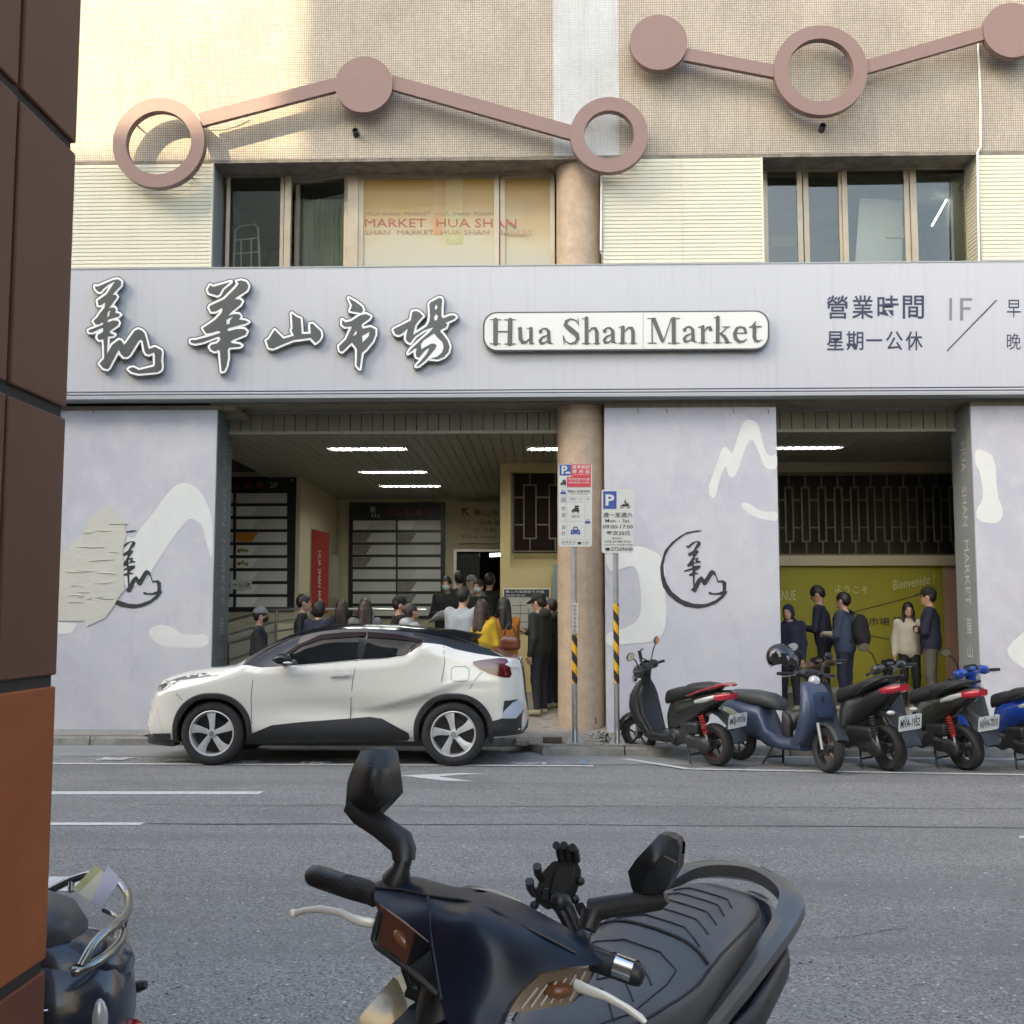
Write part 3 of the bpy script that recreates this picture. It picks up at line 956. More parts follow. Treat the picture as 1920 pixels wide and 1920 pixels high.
# round column
cx_, cr_, cy_ = X(1090, 1000, 15.2), 0.315, 15.37
mb = MB()
mb.lathe([(cr_, -.05), (cr_, 4.20), (cr_ - .006, 4.203), (cr_ - .006, 4.212), (cr_, 4.215), (cr_, zB1)], Matrix.Translation((cx_, cy_, 0)), 48)
col = mb.build('round_column', M_GRAN, bld, smooth=40)
mb = MB(); mb.lathe([(0.001, 0), (.05, 0), (.05, -.06), (.062, -.06), (.062, .006), (.05, .006)], Matrix.Translation((cx_ + .12, cy_ - cr_ + .05, .26)) @ Matrix.Rotation(radians(90), 4, 'X'), 20)
mb.build('drain_hole', M_DARKV, col)

# mural piers
zPT = Z(769, BY, 300)
xp1 = X(402, 1000, BY); xp2a, xp2b = X(1135, 1000, BY), X(1460, 1000, BY); xp3 = X(1829, 1000, BY)
YR = BY + .72
def pier(x0, x1, ret):
    p = bx('mural_pier', M_MURAL, x0, x1, BY, YR, -.05, zPT, bevel=.006)
    return p
pr1 = pier(XL, xp1, 'r'); pr2 = pier(xp2a, xp2b, 'r'); pr3 = pier(xp3, XR, 'l')
for q in ((XL, xp1), (xp2a, xp2b), (xp3, XR)):
    bx('pier_beam', M_BEAM, q[0], q[1] + (.25 if q[1] < 0 else 0), BY + .015, YR, zPT + .002, 4.42)
bx('pier_beam', M_BEAM, xp1 - .02, xp1 + .32, BY + .25, YR, zPT - .05, zPT)
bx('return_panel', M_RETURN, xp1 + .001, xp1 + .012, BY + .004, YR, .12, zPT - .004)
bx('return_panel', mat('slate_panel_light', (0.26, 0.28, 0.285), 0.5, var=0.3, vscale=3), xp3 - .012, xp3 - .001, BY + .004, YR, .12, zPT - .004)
bx('skirting', M_SGREY, XL, xp1, BY - .012, BY - .001, .12, .145, pr1)
# letters down the returns
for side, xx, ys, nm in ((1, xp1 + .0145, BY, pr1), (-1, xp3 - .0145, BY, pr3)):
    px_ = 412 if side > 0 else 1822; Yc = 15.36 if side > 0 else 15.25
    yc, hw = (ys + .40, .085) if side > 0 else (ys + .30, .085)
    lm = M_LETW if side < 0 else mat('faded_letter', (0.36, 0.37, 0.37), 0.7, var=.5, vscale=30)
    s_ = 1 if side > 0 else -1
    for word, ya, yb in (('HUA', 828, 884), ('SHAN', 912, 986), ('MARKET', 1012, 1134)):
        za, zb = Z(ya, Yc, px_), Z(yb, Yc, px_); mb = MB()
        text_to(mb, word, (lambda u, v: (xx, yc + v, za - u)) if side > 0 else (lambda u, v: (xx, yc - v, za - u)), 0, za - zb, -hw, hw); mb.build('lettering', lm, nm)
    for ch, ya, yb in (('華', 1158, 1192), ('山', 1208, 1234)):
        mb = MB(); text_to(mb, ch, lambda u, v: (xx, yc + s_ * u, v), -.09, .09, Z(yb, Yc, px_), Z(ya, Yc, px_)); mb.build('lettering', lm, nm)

# mural shapes
def zm(pts, s_, ox, oy):
    return [(x / s_ + ox, y / s_ + oy) for x, y in pts]
def smooth_loop(P, it=2):
    for _ in range(it):
        Q = []
        for i in range(len(P)):
            a, b = P[i], P[(i + 1) % len(P)]
            Q += [(a[0] * .75 + b[0] * .25, a[1] * .75 + b[1] * .25), (a[0] * .25 + b[0] * .75, a[1] * .25 + b[1] * .75)]
        P = Q
    return P
def mural(name, pts, m_, parent, d=0.0025, it=1):
    mb = MB(); flat_shape(mb, [smooth_loop(pts, it)], pxf(BY - d)); return mb.build(name, m_, parent)
mural('mural_shape', [(345, 904), (370, 913), (388, 942), (399, 975), (399, 1056), (386, 1015), (380, 985), (368, 976), (357, 972), (349, 977), (320, 1014), (284, 1072), (265, 1098), (225, 1098),
                      (225, 990), (237, 1001), (250, 1013), (262, 992), (286, 964), (310, 930), (328, 910)], M_MURALW, pr1)
mural('mural_shape', zm([(1035, 1590), (1080, 1520), (1200, 1490), (1310, 1520), (1420, 1600), (1560, 1615), (1745, 1600), (1740, 1755), (1500, 1765), (1250, 1755), (1120, 1700)], 6.194, 110, 930), M_MURALW, pr1)
mural('mural_shape', zm([(-60, 1460), (215, 1480), (150, 1600), (-60, 1605)], 6.194, 110, 930), M_MURALW, pr1, it=0)
mural('mural_shape', zm([(1615, 183), (1670, 200), (1700, 260), (1730, 400), (1770, 470), (1828, 440), (1830, 550), (1780, 565), (1730, 540), (1680, 400), (1640, 325), (1600, 370), (1530, 590), (1490, 628),
                         (1460, 600), (1445, 520), (1400, 620), (1360, 800), (1300, 720), (1370, 540), (1410, 410), (1440, 385), (1475, 420), (1490, 450), (1540, 300), (1570, 210)], 4, 1000, 740), M_MURALW, pr2)
mural('mural_shape', zm([(1550, 830), (1580, 805), (1630, 820), (1680, 860), (1740, 880), (1832, 872), (1836, 950), (1740, 940), (1630, 905)], 4, 1000, 740), M_MURALW, pr2)
mural('mural_shape', zm([(543, 900), (760, 810), (960, 1195), (850, 1140), (760, 1120), (543, 1180)], 4, 1000, 740), M_MURALD, pr2, .002)
mural('mural_shape', zm([(545, 1190), (600, 1200), (760, 1128), (850, 1150), (960, 1205), (998, 1300), (985, 1480), (1005, 1680), (965, 1820), (880, 1858), (700, 1870), (545, 1885), (545, 1788), (650, 1765), (760, 1715),
                         (805, 1645), (808, 1500), (790, 1340), (755, 1285), (700, 1290), (650, 1315), (600, 1330), (560, 1300), (545, 1255)], 4, 1000, 740), M_MURALW, pr2, .0045)
mural('mural_shape', zm([(1582, 375), (1640, 385), (1720, 430), (1735, 700), (1775, 790), (1770, 860), (1720, 895), (1592, 875), (1592, 785), (1630, 740), (1635, 650), (1610, 520), (1582, 480)], 3.692, 1400, 740), M_MURALW, pr3)
mural('mural_shape', zm([(2100, 1500), (1920, 1640), (1830, 1720), (1795, 1780), (1860, 1860), (2100, 2000)], 3.692, 1400, 740), M_MURALW, pr3)
LOGO = [(735, 445), (780, 465), (880, 380), (980, 350), (1040, 360), (1070, 400), (1050, 460), (960, 550), (1010, 565), (1015, 595), (920, 740), (1000, 725), (1015, 745), (1000, 790), (1080, 815), (1050, 835), (915, 860),
        (912, 915), (1040, 900), (1070, 920), (1040, 970), (950, 1030), (950, 1055), (1025, 1080), (1000, 1095), (930, 1105), (930, 1320), (1000, 1200), (1080, 1140), (1120, 1170), (1130, 1200), (1160, 1205), (1260, 1040),
        (1320, 1000), (1390, 1040), (1420, 1130), (1460, 1250), (1530, 1240), (1570, 1230), (1640, 1280), (1640, 1400), (1635, 1480), (1675, 1490), (1640, 1540), (1560, 1640), (1400, 1760), (1200, 1840), (1000, 1870),
        (850, 1850), (720, 1830), (520, 1720), (330, 1560), (220, 1390), (170, 1200), (150, 950), (190, 780), (260, 560), (420, 370), (600, 240), (760, 150), (1000, 110), (1110, 120), (1050, 145), (900, 160), (720, 205),
        (500, 360), (360, 520), (270, 700), (230, 900), (240, 1100), (300, 1300), (420, 1490), (640, 1670), (900, 1760), (1100, 1775), (1200, 1760), (1400, 1680), (1550, 1560), (1400, 1565), (1260, 1550), (1230, 1520),
        (1270, 1495), (1340, 1525), (1450, 1520), (1560, 1480), (1560, 1400), (1550, 1290), (1530, 1280), (1450, 1290), (1430, 1240), (1400, 1150), (1370, 1110), (1330, 1120), (1200, 1330), (1160, 1355), (1120, 1340),
        (1080, 1265), (1030, 1350), (960, 1500), (930, 1515), (840, 1455), (900, 1390), (885, 1130), (820, 1140), (795, 1105), (880, 1060), (875, 1000), (700, 1050), (685, 1020), (870, 950), (875, 920), (850, 910),
        (790, 940), (745, 900), (800, 850), (885, 710), (880, 660), (820, 695), (795, 690), (780, 640), (900, 560), (1000, 380), (960, 375), (880, 440), (800, 520), (740, 490)]
LHOLE = [(912, 790), (970, 750), (945, 810), (950, 830), (915, 842)]
def rough(P, a, seed):
    r = random.Random(seed)
    return [(x + r.uniform(-a, a), y + r.uniform(-a, a)) for x, y in P]
for k, (dx, par) in enumerate(((0, pr2), (-1060, pr1))):
    mb = MB(); flat_shape(mb, [rough(zm(LOGO, 12, 1225 + dx, 985), .25, k), zm(LHOLE, 12, 1225 + dx, 985)], pxf(BY - .0065))
    mb.build('ink_emblem', M_INK, par)
PATCH = zm([(-60, 640), (80, 640), (170, 530), (290, 440), (340, 270), (450, 190), (560, 115), (625, 120), (680, 230), (760, 310), (785, 440), (760, 570), (748, 640), (752, 800), (755, 1020), (760, 1090), (640, 1270), (540, 1420),
            (430, 1465), (330, 1510), (300, 1450), (-60, 1455)], 6.194, 110, 930)
PP = []
for i in range(len(PATCH)):
    a, b = PATCH[i], PATCH[(i + 1) % len(PATCH)]
    for t in (0, .25, .5, .75):
        PP.append((a[0] + (b[0] - a[0]) * t + rng.uniform(-1, 1), a[1] + (b[1] - a[1]) * t + rng.uniform(-1, 1)))
mb = MB(); thick_shape(mb, [PP], lambda u, v, d: at(u, v, BY - d), .0, .010)
mb.build('peeled_patch', M_PLAST, pr1)
# ridges of old adhesive in the peeled patch
for k in range(26):
    cxp, cyp = rng.uniform(128, 225), rng.uniform(975, 1160)
    if poly_sdf([PATCH], np.array([cxp]), np.array([cyp]))[0] > -8: continue
    a = at(cxp, cyp, BY - .012); mb = MB(); L = rng.uniform(.05, .3)
    mb.tube([a + Vector((-L / 2, 0, rng.uniform(-.01, .01))), a, a + Vector((L / 2, 0, rng.uniform(-.02, .02)))], [(.004, .006), (.006, .010), (.003, .005)], 6)
    mb.build('adhesive_ridge', M_PLAST, pr1)
# small hooks along the pier tops
for px in (175, 1196, 1250, 1375, 1440):
    a = at(px, 771, BY - .01); mb = MB(); mb.tube([a + Vector((0, .02, .03)), a + Vector((0, -.01, .02)), a + Vector((.01, -.012, -.03))], .006, 6)
    mb.build('hook', M_BARS, pr1 if px < 900 else pr2)

# arcade: soffit, fascia slats, planked ceilings
zC = 4.11
bx('arcade_soffit', M_BEAM, xp1 - .1, XR, BY + .02, 15.6, 4.425, 4.6)
bx('upper_floor_slab', M_DARKV, XL, XR, 15.6, 31.9, 4.22, 4.42)
for a, b, n_, sp in ((xp1 + .012, cx_ + .1, 40, .1525), (xp2b, xp3 - .012, 24, .1615)):
    xx = a
    while xx < b - .02:
        w_ = min(sp, b - xx)
        mb = MB(); d = rng.uniform(0, .006)
        mb.box(xx + .006, xx + w_ - .006, 15.55 + d, 15.575 + d, 4.15, 4.424)
        mb.build('fascia_slat', M_FASC, bld)
        xx += sp
    bx('fascia_backing', M_DARKV, a, b, 15.585, 15.6, 4.13, 4.43)
    bx('fascia_rail', M_SLAT, a, b, 15.52, 15.61, 4.108, 4.148)
xb1 = X(563, 950, 20.4); xr1 = X(938, 950, 18.6)
pl = {}
def plank(xx, w_, y0, y1):
    key = (round(w_, 3), round(y0, 2), round(y1, 2))
    if key not in pl:
        mb = MB(); mb.box(.005, w_ - .005, y0, y1, zC, zC + .02); pl[key] = mb.mesh('ceiling_plank', M_SLAT)
    o = obj('ceiling_plank', pl[key], bld); o.matrix_parent_inverse = bld.matrix_basis.inverted()
    o.location = (xx, 0, rng.uniform(-.002, .002))
xx = xp1 - .6
while xx < 2.0:
    plank(xx, .15, 15.62, 20.38 if xx < xb1 - .15 else (24.18 if xx < xr1 else 18.58)); xx += .15
while xx < 6.7:
    plank(xx, .22, 15.62, 18.58); xx += .22
# inner walls
bx('stair_block', M_CREAM, XL, xb1, 20.4, 24.2, 0, 4.215)
xd0, xd1, zd = X(851, 1050, 24.2), X(940, 1050, 24.2), Z(1030, 24.2, 890)
bx('back_wall', M_CREAM, xb1, xd0, 24.2, 24.4, 0, 4.215)
bx('back_wall', M_CREAM, xd0, 3.0, 24.2, 24.4, zd, 4.215)
bx('back_wall', M_CREAM, xd1, 3.0, 24.2, 24.4, 0, zd)
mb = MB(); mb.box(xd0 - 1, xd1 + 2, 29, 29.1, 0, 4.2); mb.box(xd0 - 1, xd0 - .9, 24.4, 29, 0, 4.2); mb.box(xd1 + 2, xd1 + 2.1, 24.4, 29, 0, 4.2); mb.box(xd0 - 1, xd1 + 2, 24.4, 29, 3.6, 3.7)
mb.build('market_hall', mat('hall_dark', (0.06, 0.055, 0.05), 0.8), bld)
bx('door_frame', M_STAIN, xd0, xd0 + .06, 24.16, 24.2, .3, zd)
bx('door_frame', M_STAIN, xd0 + .06, xd1, 24.16, 24.2, zd - .05, zd)
bx('door_leaf', mat('door_glass_dark', (0.03, 0.032, 0.035), 0.15), xd0 + .08, xd0 + .55, 24.1, 24.15, .55, zd - .1)
# mustard wall with the grille window
def wall_with_hole(name, m_, x0, x1, Y0, Y1, z0, z1, hx0, hx1, hz0, hz1):
    for q in ((x0, hx0, z0, z1), (hx1, x1, z0, z1), (hx0, hx1, z0, hz0), (hx0, hx1, hz1, z1)):
        if q[1] - q[0] > .01 and q[3] - q[2] > .01:
            bx(name, m_, q[0], q[1], Y0, Y1, q[2], q[3])
hx0, hz1, hz0 = X(957, 950, 18.6), Z(883, 18.6, 1000), Z(1066, 18.6, 1000)
wall_with_hole('mustard_wall', M_MUST, xr1, 2.25, 18.6, 18.9, 0, 4.215, hx0, 2.1, hz0, hz1)
mb = MB(); mb.add([(hx0, 18.6, hz0), (2.1, 18.6, hz0), (2.1, 19.2, hz0 + .28), (hx0, 19.2, hz0 + .28)], [(0, 1, 2, 3)]); mb.build('sloping_sill', M_MUST, bld)
bx('partition_wall', M_CREAM, 2.25, 2.45, 15.72, 24.2, 0, 4.215)
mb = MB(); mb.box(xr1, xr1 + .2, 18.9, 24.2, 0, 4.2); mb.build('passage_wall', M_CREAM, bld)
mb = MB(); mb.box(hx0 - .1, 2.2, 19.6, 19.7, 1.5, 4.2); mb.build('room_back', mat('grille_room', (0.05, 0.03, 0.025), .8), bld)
def grille(xa, xb, za, zb, Y, npan, name='window_grille', par=bld):
    root = obj(name, None, par)
    t = .022
    def bar(x0, x1, z0, z1):
        mb = MB(); mb.box(x0, x1, Y, Y + .03, z0, z1); mb.build('grille_bar', M_BARS, root)
    bar(xa, xb, za, za + t); bar(xa, xb, zb - t, zb); bar(xa, xa + t, za + t, zb - t)
    w_ = (xb - xa) / npan
    H = zb - za
    for i in range(npan):
        x0 = xa + w_ * (i + .42); x1 = xa + w_ * (i + .95)
        z0, z1 = za + H * .16, zb - H * .16
        bar(x0, x0 + t, z0, z1); bar(x1 - t, x1, z0, z1); bar(x0 + t, x1 - t, z0, z0 + t); bar(x0 + t, x1 - t, z1 - t, z1)
        xm = (x0 + x1) / 2
        bar(xm - t / 2, xm + t / 2, za + t, z0); bar(xm - t / 2, xm + t / 2, z1, zb - t)
        xl = xa + t if i == 0 else xa + w_ * (i - 1 + .95)
        for zz in (z0 + H * .17, z1 - H * .17):
            bar(xl, x0, zz, zz + t)
    return root
gz0, gz1 = Z(1035, 18.85, 1000), Z(884, 18.85, 1000)
bx('raised_floor', M_PAVE, xb1 - 1.5, xr1 + .1, 17.4, 24.2, .2, .58)
grille(X(961, 950, 18.85), 2.0, gz0, gz1, 18.85, 6)
# right bay: back wall
zb2a, zb2b = Z(884, 18.6, 1600), Z(1042, 18.6, 1600)
bx('bay_back_band', M_CREAM, 2.45, 8.5, 18.6, 18.9, zb2a, 4.215)
bx('bay_ledge', M_CREAM, 2.45, 8.5, 18.5, 18.9, Z(1061, 18.6, 1600), zb2b)
bx('bay_low_wall', M_CREAM, 2.45, 8.5, 18.62, 18.9, 0, Z(1061, 18.6, 1600))
bx('bay_side_wall', M_CREAM, 8.3, 8.5, 15.7, 18.6, 0, 4.215)
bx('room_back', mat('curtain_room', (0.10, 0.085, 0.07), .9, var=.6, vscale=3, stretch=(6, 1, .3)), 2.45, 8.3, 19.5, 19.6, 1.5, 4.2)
grille(X(1459, 950, 18.75), X(1860, 950, 18.75), zb2b + .02, zb2a - .02, 18.75, 13)
xg1 = X(1770, 1150, 18.6)
gp = bx('lime_mural_panel', M_LIME, 2.46, xg1, 18.6, 18.615, .5, Z(1062, 18.6, 1600))
bx('pink_panel', M_PINK, xg1 + .01, 8.3, 18.6, 18.612, .35, Z(1062, 18.6, 1800))
M_PALE = mat('pale_print', (0.60, 0.62, 0.36), .7)
mb = MB(); PF = lambda u, v: at(u, -v, 18.594)
def slant(f, k, u0, v0): return lambda u, v: f(u, v + k * (u - u0))
for body, f_, q, m_ in (('Bienvenido !', slant(PF, .16, 1675, 0), (1675, 1752, -1106, -1088), M_PALE), ('ようこそ', slant(PF, -.06, 1565, 0), (1566, 1628, -1110, -1096), M_PALE), ('VENUE', slant(PF, .03, 1460, 0), (1450, 1492, -1126, -1108), M_PALE),
                        ('市場', PF, (1629, 1668, -1173, -1158), M_INK), ('隆', PF, (1676, 1692, -1172, -1156), M_INK), ('山', PF, (1604, 1620, -1172, -1160), M_INK)):
    mb = MB(); text_to(mb, body, f_, *q, .01 if m_ is M_INK else 0); mb.build('lettering', m_, gp)
mb = MB()
for a, b in (((1592, 1150), (1722, 1116)), ((1630, 1192), (1676, 1200))):
    A, B = at(*a, 18.59), at(*b, 18.59); mb = MB(); mb.tube([A, B], .006, 6); mb.build('drawn_line', M_INK, gp)
for py in (1098, 1153, 1198, 1230):
    a = at(1797, py, 18.608); mb = MB(); mb.lathe([(.001, 0), (.09, 0), (.09, .006)], Matrix.Translation(a) @ Matrix.Rotation(radians(90), 4, 'X'), 20)
    mb.build('printed_disc', mat('maroon_print', (0.16, 0.05, 0.04), .7), gp)
# ================================================================== SIGNBOARD
YS = 14.74
zs1, zs0 = Z(499, YS), Z(739.5, YS)
sign = empty('signboard', (0, YS, zs0), 'long white signboard with raised calligraphy and an oblong nameplate across the facade', 'signboard')
mb = MB(); mb.box(XL + .3, XR - .3, YS, YS + .36, zs0, zs1); mb.build('sign_panel', M_WHITEP, sign)
mb = MB(); mb.box(XL + .3, XR - .3, YS - .006, YS + .34, zs0 - .035, zs0 - .001); mb.build('bottom_trim', M_SGREY, sign)
mb = MB(); mb.box(XL + .3, XR - .3, YS - .008, YS + .05, zs1 + .001, zs1 + .018); mb.build('top_trim', M_SGREY, sign)
for py in (731, 736.5):
    z_ = Z(py, YS); mb = MB(); mb.box(XL + .3, XR - .3, YS - .003, YS - .0005, z_ - .007, z_ + .007); mb.build('printed_stripe', M_NAVY, sign)
CH = {
 'a': (9.6, 150, 510, [[(270,250),(320,262),(600,140),(690,130),(745,175),(735,240),(600,390),(585,410),(640,410),(670,450),(515,660),(560,640),(620,640),(645,670),(630,735),(690,745),(725,770),(690,800),(600,830),(520,850),(490,890),(500,905),(600,870),(680,880),(700,920),(680,960),(540,1060),(530,1085),(560,1110),(625,1130),(600,1150),(500,1165),(495,1250),(485,1475),(580,1310),(700,1220),(740,1230),(795,1310),(840,1260),(980,1060),(1045,1030),(1110,1050),(1160,1100),(1190,1200),(1230,1370),(1250,1385),(1350,1345),(1460,1405),(1475,1440),(1460,1600),(1475,1700),(1460,1760),(1400,1800),(1060,1830),(930,1800),(870,1750),(900,1725),(965,1715),(1060,1765),(1330,1700),(1350,1660),(1345,1480),(1330,1445),(1240,1485),(1190,1470),(1160,1420),(1130,1250),(1090,1210),(1060,1230),(900,1490),(850,1530),(790,1530),(740,1480),(695,1400),(680,1430),(600,1580),(520,1730),(490,1750),(420,1730),(350,1650),(430,1560),(435,1520),(430,1330),(420,1210),(345,1225),(310,1180),(320,1130),(410,1080),(420,1010),(380,1010),(230,1085),(165,1085),(150,1050),(200,1030),(410,950),(420,920),(390,910),(350,940),(280,945),(240,880),(300,830),(360,740),(440,640),(455,555),(430,555),(370,600),(330,600),(315,515),(480,400),(600,210),(640,165),(620,165),(520,220),(430,290),(370,360),(330,355),(275,300)],
      [(500,720),(560,680),(530,740),(520,800),(490,805)]]),
 'b': (9.6, 340, 510, [[(520,235),(570,268),(890,175),(740,300),(690,400),(650,425),(500,380),(470,320)],
      [(1000,165),(1080,150),(1170,180),(1210,250),(1180,330),(1000,450),(955,490),(1050,490),(1095,530),(1060,590),(900,720),(845,785),(950,755),(1040,760),(1070,800),(1040,855),(1150,870),(1210,900),(1150,930),(850,1010),(820,1050),(860,1060),(1000,1025),(1130,1025),(1180,1070),(1150,1130),(920,1225),(885,1260),(920,1280),(1050,1300),(1085,1325),(1050,1345),(860,1360),(835,1400),(840,1550),(810,1700),(770,1780),(725,1790),(715,1700),(690,1410),(670,1405),(600,1430),(540,1400),(510,1350),(540,1310),(650,1280),(700,1220),(690,1170),(650,1165),(400,1260),(250,1290),(170,1270),(165,1230),(210,1220),(250,1225),(480,1165),(690,1100),(700,1070),(650,1060),(560,1090),(450,1105),(385,1010),(480,950),(620,850),(720,740),(745,650),(720,650),(620,710),(540,715),(500,640),(520,605),(770,490),(980,280),(1030,210)],
      [(810,860),(930,800),(870,880),(870,930),(815,945)]]),
 'c': (8, 480, 550, [[(280,550),(410,680),(450,670),(570,635),(530,550),(550,530),(535,300),(600,350),(670,380),(685,610),(820,605),(810,460),(850,455),(970,570),(980,640),(950,700),(890,745),(820,665),(680,685),(560,700),(450,745),(250,830),(190,815),(155,710),(190,690)]]),
 'd': (8, 480, 550, [[(1390,70),(1500,130),(1590,200),(1610,250),(1580,295),(1500,280),(1410,265),(1440,180)],
      [(1290,395),(1340,435),(1430,415),(1560,330),(1650,310),(1720,345),(1690,390),(1600,450),(1580,480),(1600,530),(1720,505),(1790,540),(1790,620),(1750,720),(1650,840),(1590,890),(1570,1000),(1555,1130),(1510,1080),(1515,840),(1440,735),(1400,770),(1290,875),(1255,860),(1245,790),(1350,690),(1440,500),(1330,500),(1290,470)],
      [(1450,640),(1500,555),(1515,600),(1490,625)], [(1590,640),(1700,575),(1690,640),(1600,735)]]),
 'e': (12, 720, 545, [[(210,880),(240,850),(350,800),(600,670),(640,470),(720,455),(790,480),(880,570),(770,680),(700,780),(660,990),(760,930),(960,800),(1020,690),(1035,560),(1020,300),(1050,260),(1240,160),(1290,170),(1310,220),(1290,400),(1295,580),(1330,620),(1480,560),(1570,555),(1625,590),(1570,640),(1380,725),(1420,750),(1400,820),(1280,880),(1265,920),(1330,990),(1430,1120),(1475,1250),(1450,1380),(1350,1490),(1200,1545),(1040,1530),(1200,1480),(1300,1390),(1340,1280),(1320,1170),(1200,1050),(1130,960),(1050,1010),(900,1110),(830,1200),(840,1320),(950,1250),(1060,1190),(1130,1185),(1185,1230),(1150,1310),(1050,1430),(930,1570),(780,1690),(720,1700),(800,1610),(960,1420),(1015,1310),(990,1295),(900,1370),(790,1510),(730,1490),(710,1410),(735,1300),(700,1300),(600,1370),(540,1410),(600,1320),(800,1130),(1000,960),(1115,830),(1080,830),(900,890),(700,1030),(590,1180),(530,1150),(490,1090),(500,1000),(535,865),(510,870),(400,970),(320,1000),(250,970)],
      [(1140,370),(1180,315),(1205,360),(1180,425),(1150,420)], [(1125,600),(1170,525),(1215,570),(1190,660),(1140,675)]]),
}
SF = lambda u, v, d: at(u, v, YS - d)
for key, (sc, ox, oy, L) in CH.items():
    loops = [zm(q, sc, ox, oy) for q in L]
    P = np.array([p for q in loops for p in q]); lo, hi = P.min(0) - 9, P.max(0) + 9
    gx, gy = np.arange(lo[0], hi[0], .6), np.arange(lo[1], hi[1], .6)
    D = poly_sdf(loops, *np.meshgrid(gx, gy, indexing='ij'))
    ch = obj('raised_character', None, sign)
    def outer(level):
        Q = [simplify(c, .12) for c in contours(D, gx, gy, level)]
        big = max(abs(area(q)) for q in Q); s0 = math.copysign(1, area(max(Q, key=lambda q: abs(area(q)))))
        return [q for q in Q if area(q) * s0 > 0 and len(q) > 3]
    mb = MB(); thick_shape(mb, outer(5.8), SF, 0.0, .085); mb.build('letter_body', M_CHARD, ch)
    mb = MB(); thick_shape(mb, outer(3.9), SF, .08, .090); mb.build('letter_outline', M_CHARW, ch)
    mb = MB(); thick_shape(mb, loops, SF, .088, .094); mb.build('letter_face', M_CHARG, ch)
# oblong nameplate with serif lettering
def scl(st, s_, ox, oy, dx=0, dy=0, k=1.0, cx=0, cy=0):
    return [[((cx + (x - cx) * k + dx) / s_ + ox, (cy + (y - cy) * k + dy) / s_ + oy, w_ * k / s_) for x, y, w_ in q] for q in st]
def ln(x0, y0, x1, y1, w0, w1=None): return [(x0, y0, w0), (x1, y1, w0 if w1 is None else w1)]
A_ = [[(702, 288, 44)], [(700, 282, 24), (730, 254, 18), (768, 255, 24), (797, 290, 40), (800, 405, 42)], ln(800, 415, 842, 430, 24, 9), [(785, 330, 12), (722, 357, 24), (697, 395, 36), (708, 424, 32), (745, 422, 20), (785, 392, 12)]]
T1 = [ln(180, 155, 180, 428, 54), ln(350, 155, 346, 428, 54), ln(205, 288, 325, 288, 14), ln(120, 149, 240, 149, 10), ln(287, 151, 412, 150, 10), ln(116, 431, 236, 431, 10), ln(285, 432, 410, 432, 10),
      [(467, 255, 44), (469, 370, 46), (492, 412, 42), (532, 414, 28), (578, 372, 14)], ln(592, 255, 592, 418, 42), ln(438, 251, 485, 251, 9), ln(548, 251, 610, 251, 9), ln(592, 420, 628, 430, 22, 8),
      [(1142, 205, 8), (1115, 158, 12), (1055, 141, 16), (1003, 168, 34), (993, 215, 46), (1060, 272, 60), (1122, 322, 56), (1136, 370, 42), (1108, 418, 28), (1042, 430, 16), (992, 400, 12), (970, 345, 9)],
      ln(1138, 140, 1144, 212, 10), ln(966, 338, 977, 432, 10),
      ln(1237, 135, 1237, 420, 46), ln(1190, 138, 1240, 136, 10), ln(1188, 427, 1280, 427, 10), [(1262, 290, 12), (1302, 247, 20), (1340, 252, 34), (1356, 292, 44), (1358, 420, 44)], ln(1318, 427, 1392, 427, 10),
      ln(1660, 240, 1655, 416, 44), ln(1616, 237, 1665, 236, 9), ln(1612, 422, 1705, 422, 10), [(1682, 285, 12), (1722, 243, 20), (1762, 248, 34), (1777, 288, 44), (1778, 416, 44)], ln(1738, 422, 1815, 422, 10)]
T1 = T1 + A_ + [[(x + 745, y - 7, w_) for x, y, w_ in q] for q in A_]
T2 = [ln(172, 180, 175, 515, 18), ln(200, 185, 318, 480, 60, 56), ln(318, 480, 330, 522, 40, 8), ln(448, 178, 338, 500, 15), ln(485, 178, 487, 515, 60), ln(112, 168, 225, 168, 12), ln(450, 166, 568, 166, 12), ln(115, 523, 236, 523, 11), ln(405, 521, 568, 521, 11),
      ln(905, 290, 905, 512, 54), ln(843, 291, 912, 288, 12), ln(848, 518, 975, 518, 11), [(935, 345, 14), (970, 298, 24), (1008, 298, 40)], [(1016, 325, 54)],
      ln(1120, 155, 1118, 508, 56), ln(1062, 156, 1130, 150, 12), ln(1058, 516, 1180, 516, 11), ln(1150, 400, 1255, 294, 15), ln(1190, 290, 1295, 288, 11), [(1160, 385, 30), (1215, 430, 50), (1258, 505, 54)], ln(1215, 515, 1318, 515, 10),
      ln(1370, 380, 1535, 378, 14), [(1522, 370, 36), (1505, 312, 36), (1448, 287, 18), (1392, 315, 40), (1364, 390, 54), (1378, 458, 54), (1428, 503, 42), (1490, 500, 24), (1540, 462, 9)],
      [(1650, 285, 54), (1646, 440, 54), (1664, 488, 46), (1702, 500, 28), (1752, 478, 11)], ln(1578, 294, 1745, 284, 18), [(1605, 284, 14), (1645, 255, 40), (1668, 205, 7)]]
ST = scl(T1, 6.194, 900, 575) + scl(T2, 7.68, 1200, 575) + [[((640 + (x - 700) * 1.24) / 7.68 + 1200, (335 + (y - 290) * 1.24) / 7.68 + 575, w_ * 1.24 / 7.68) for x, y, w_ in q] for q in A_]
npl = obj('nameplate', None, sign)
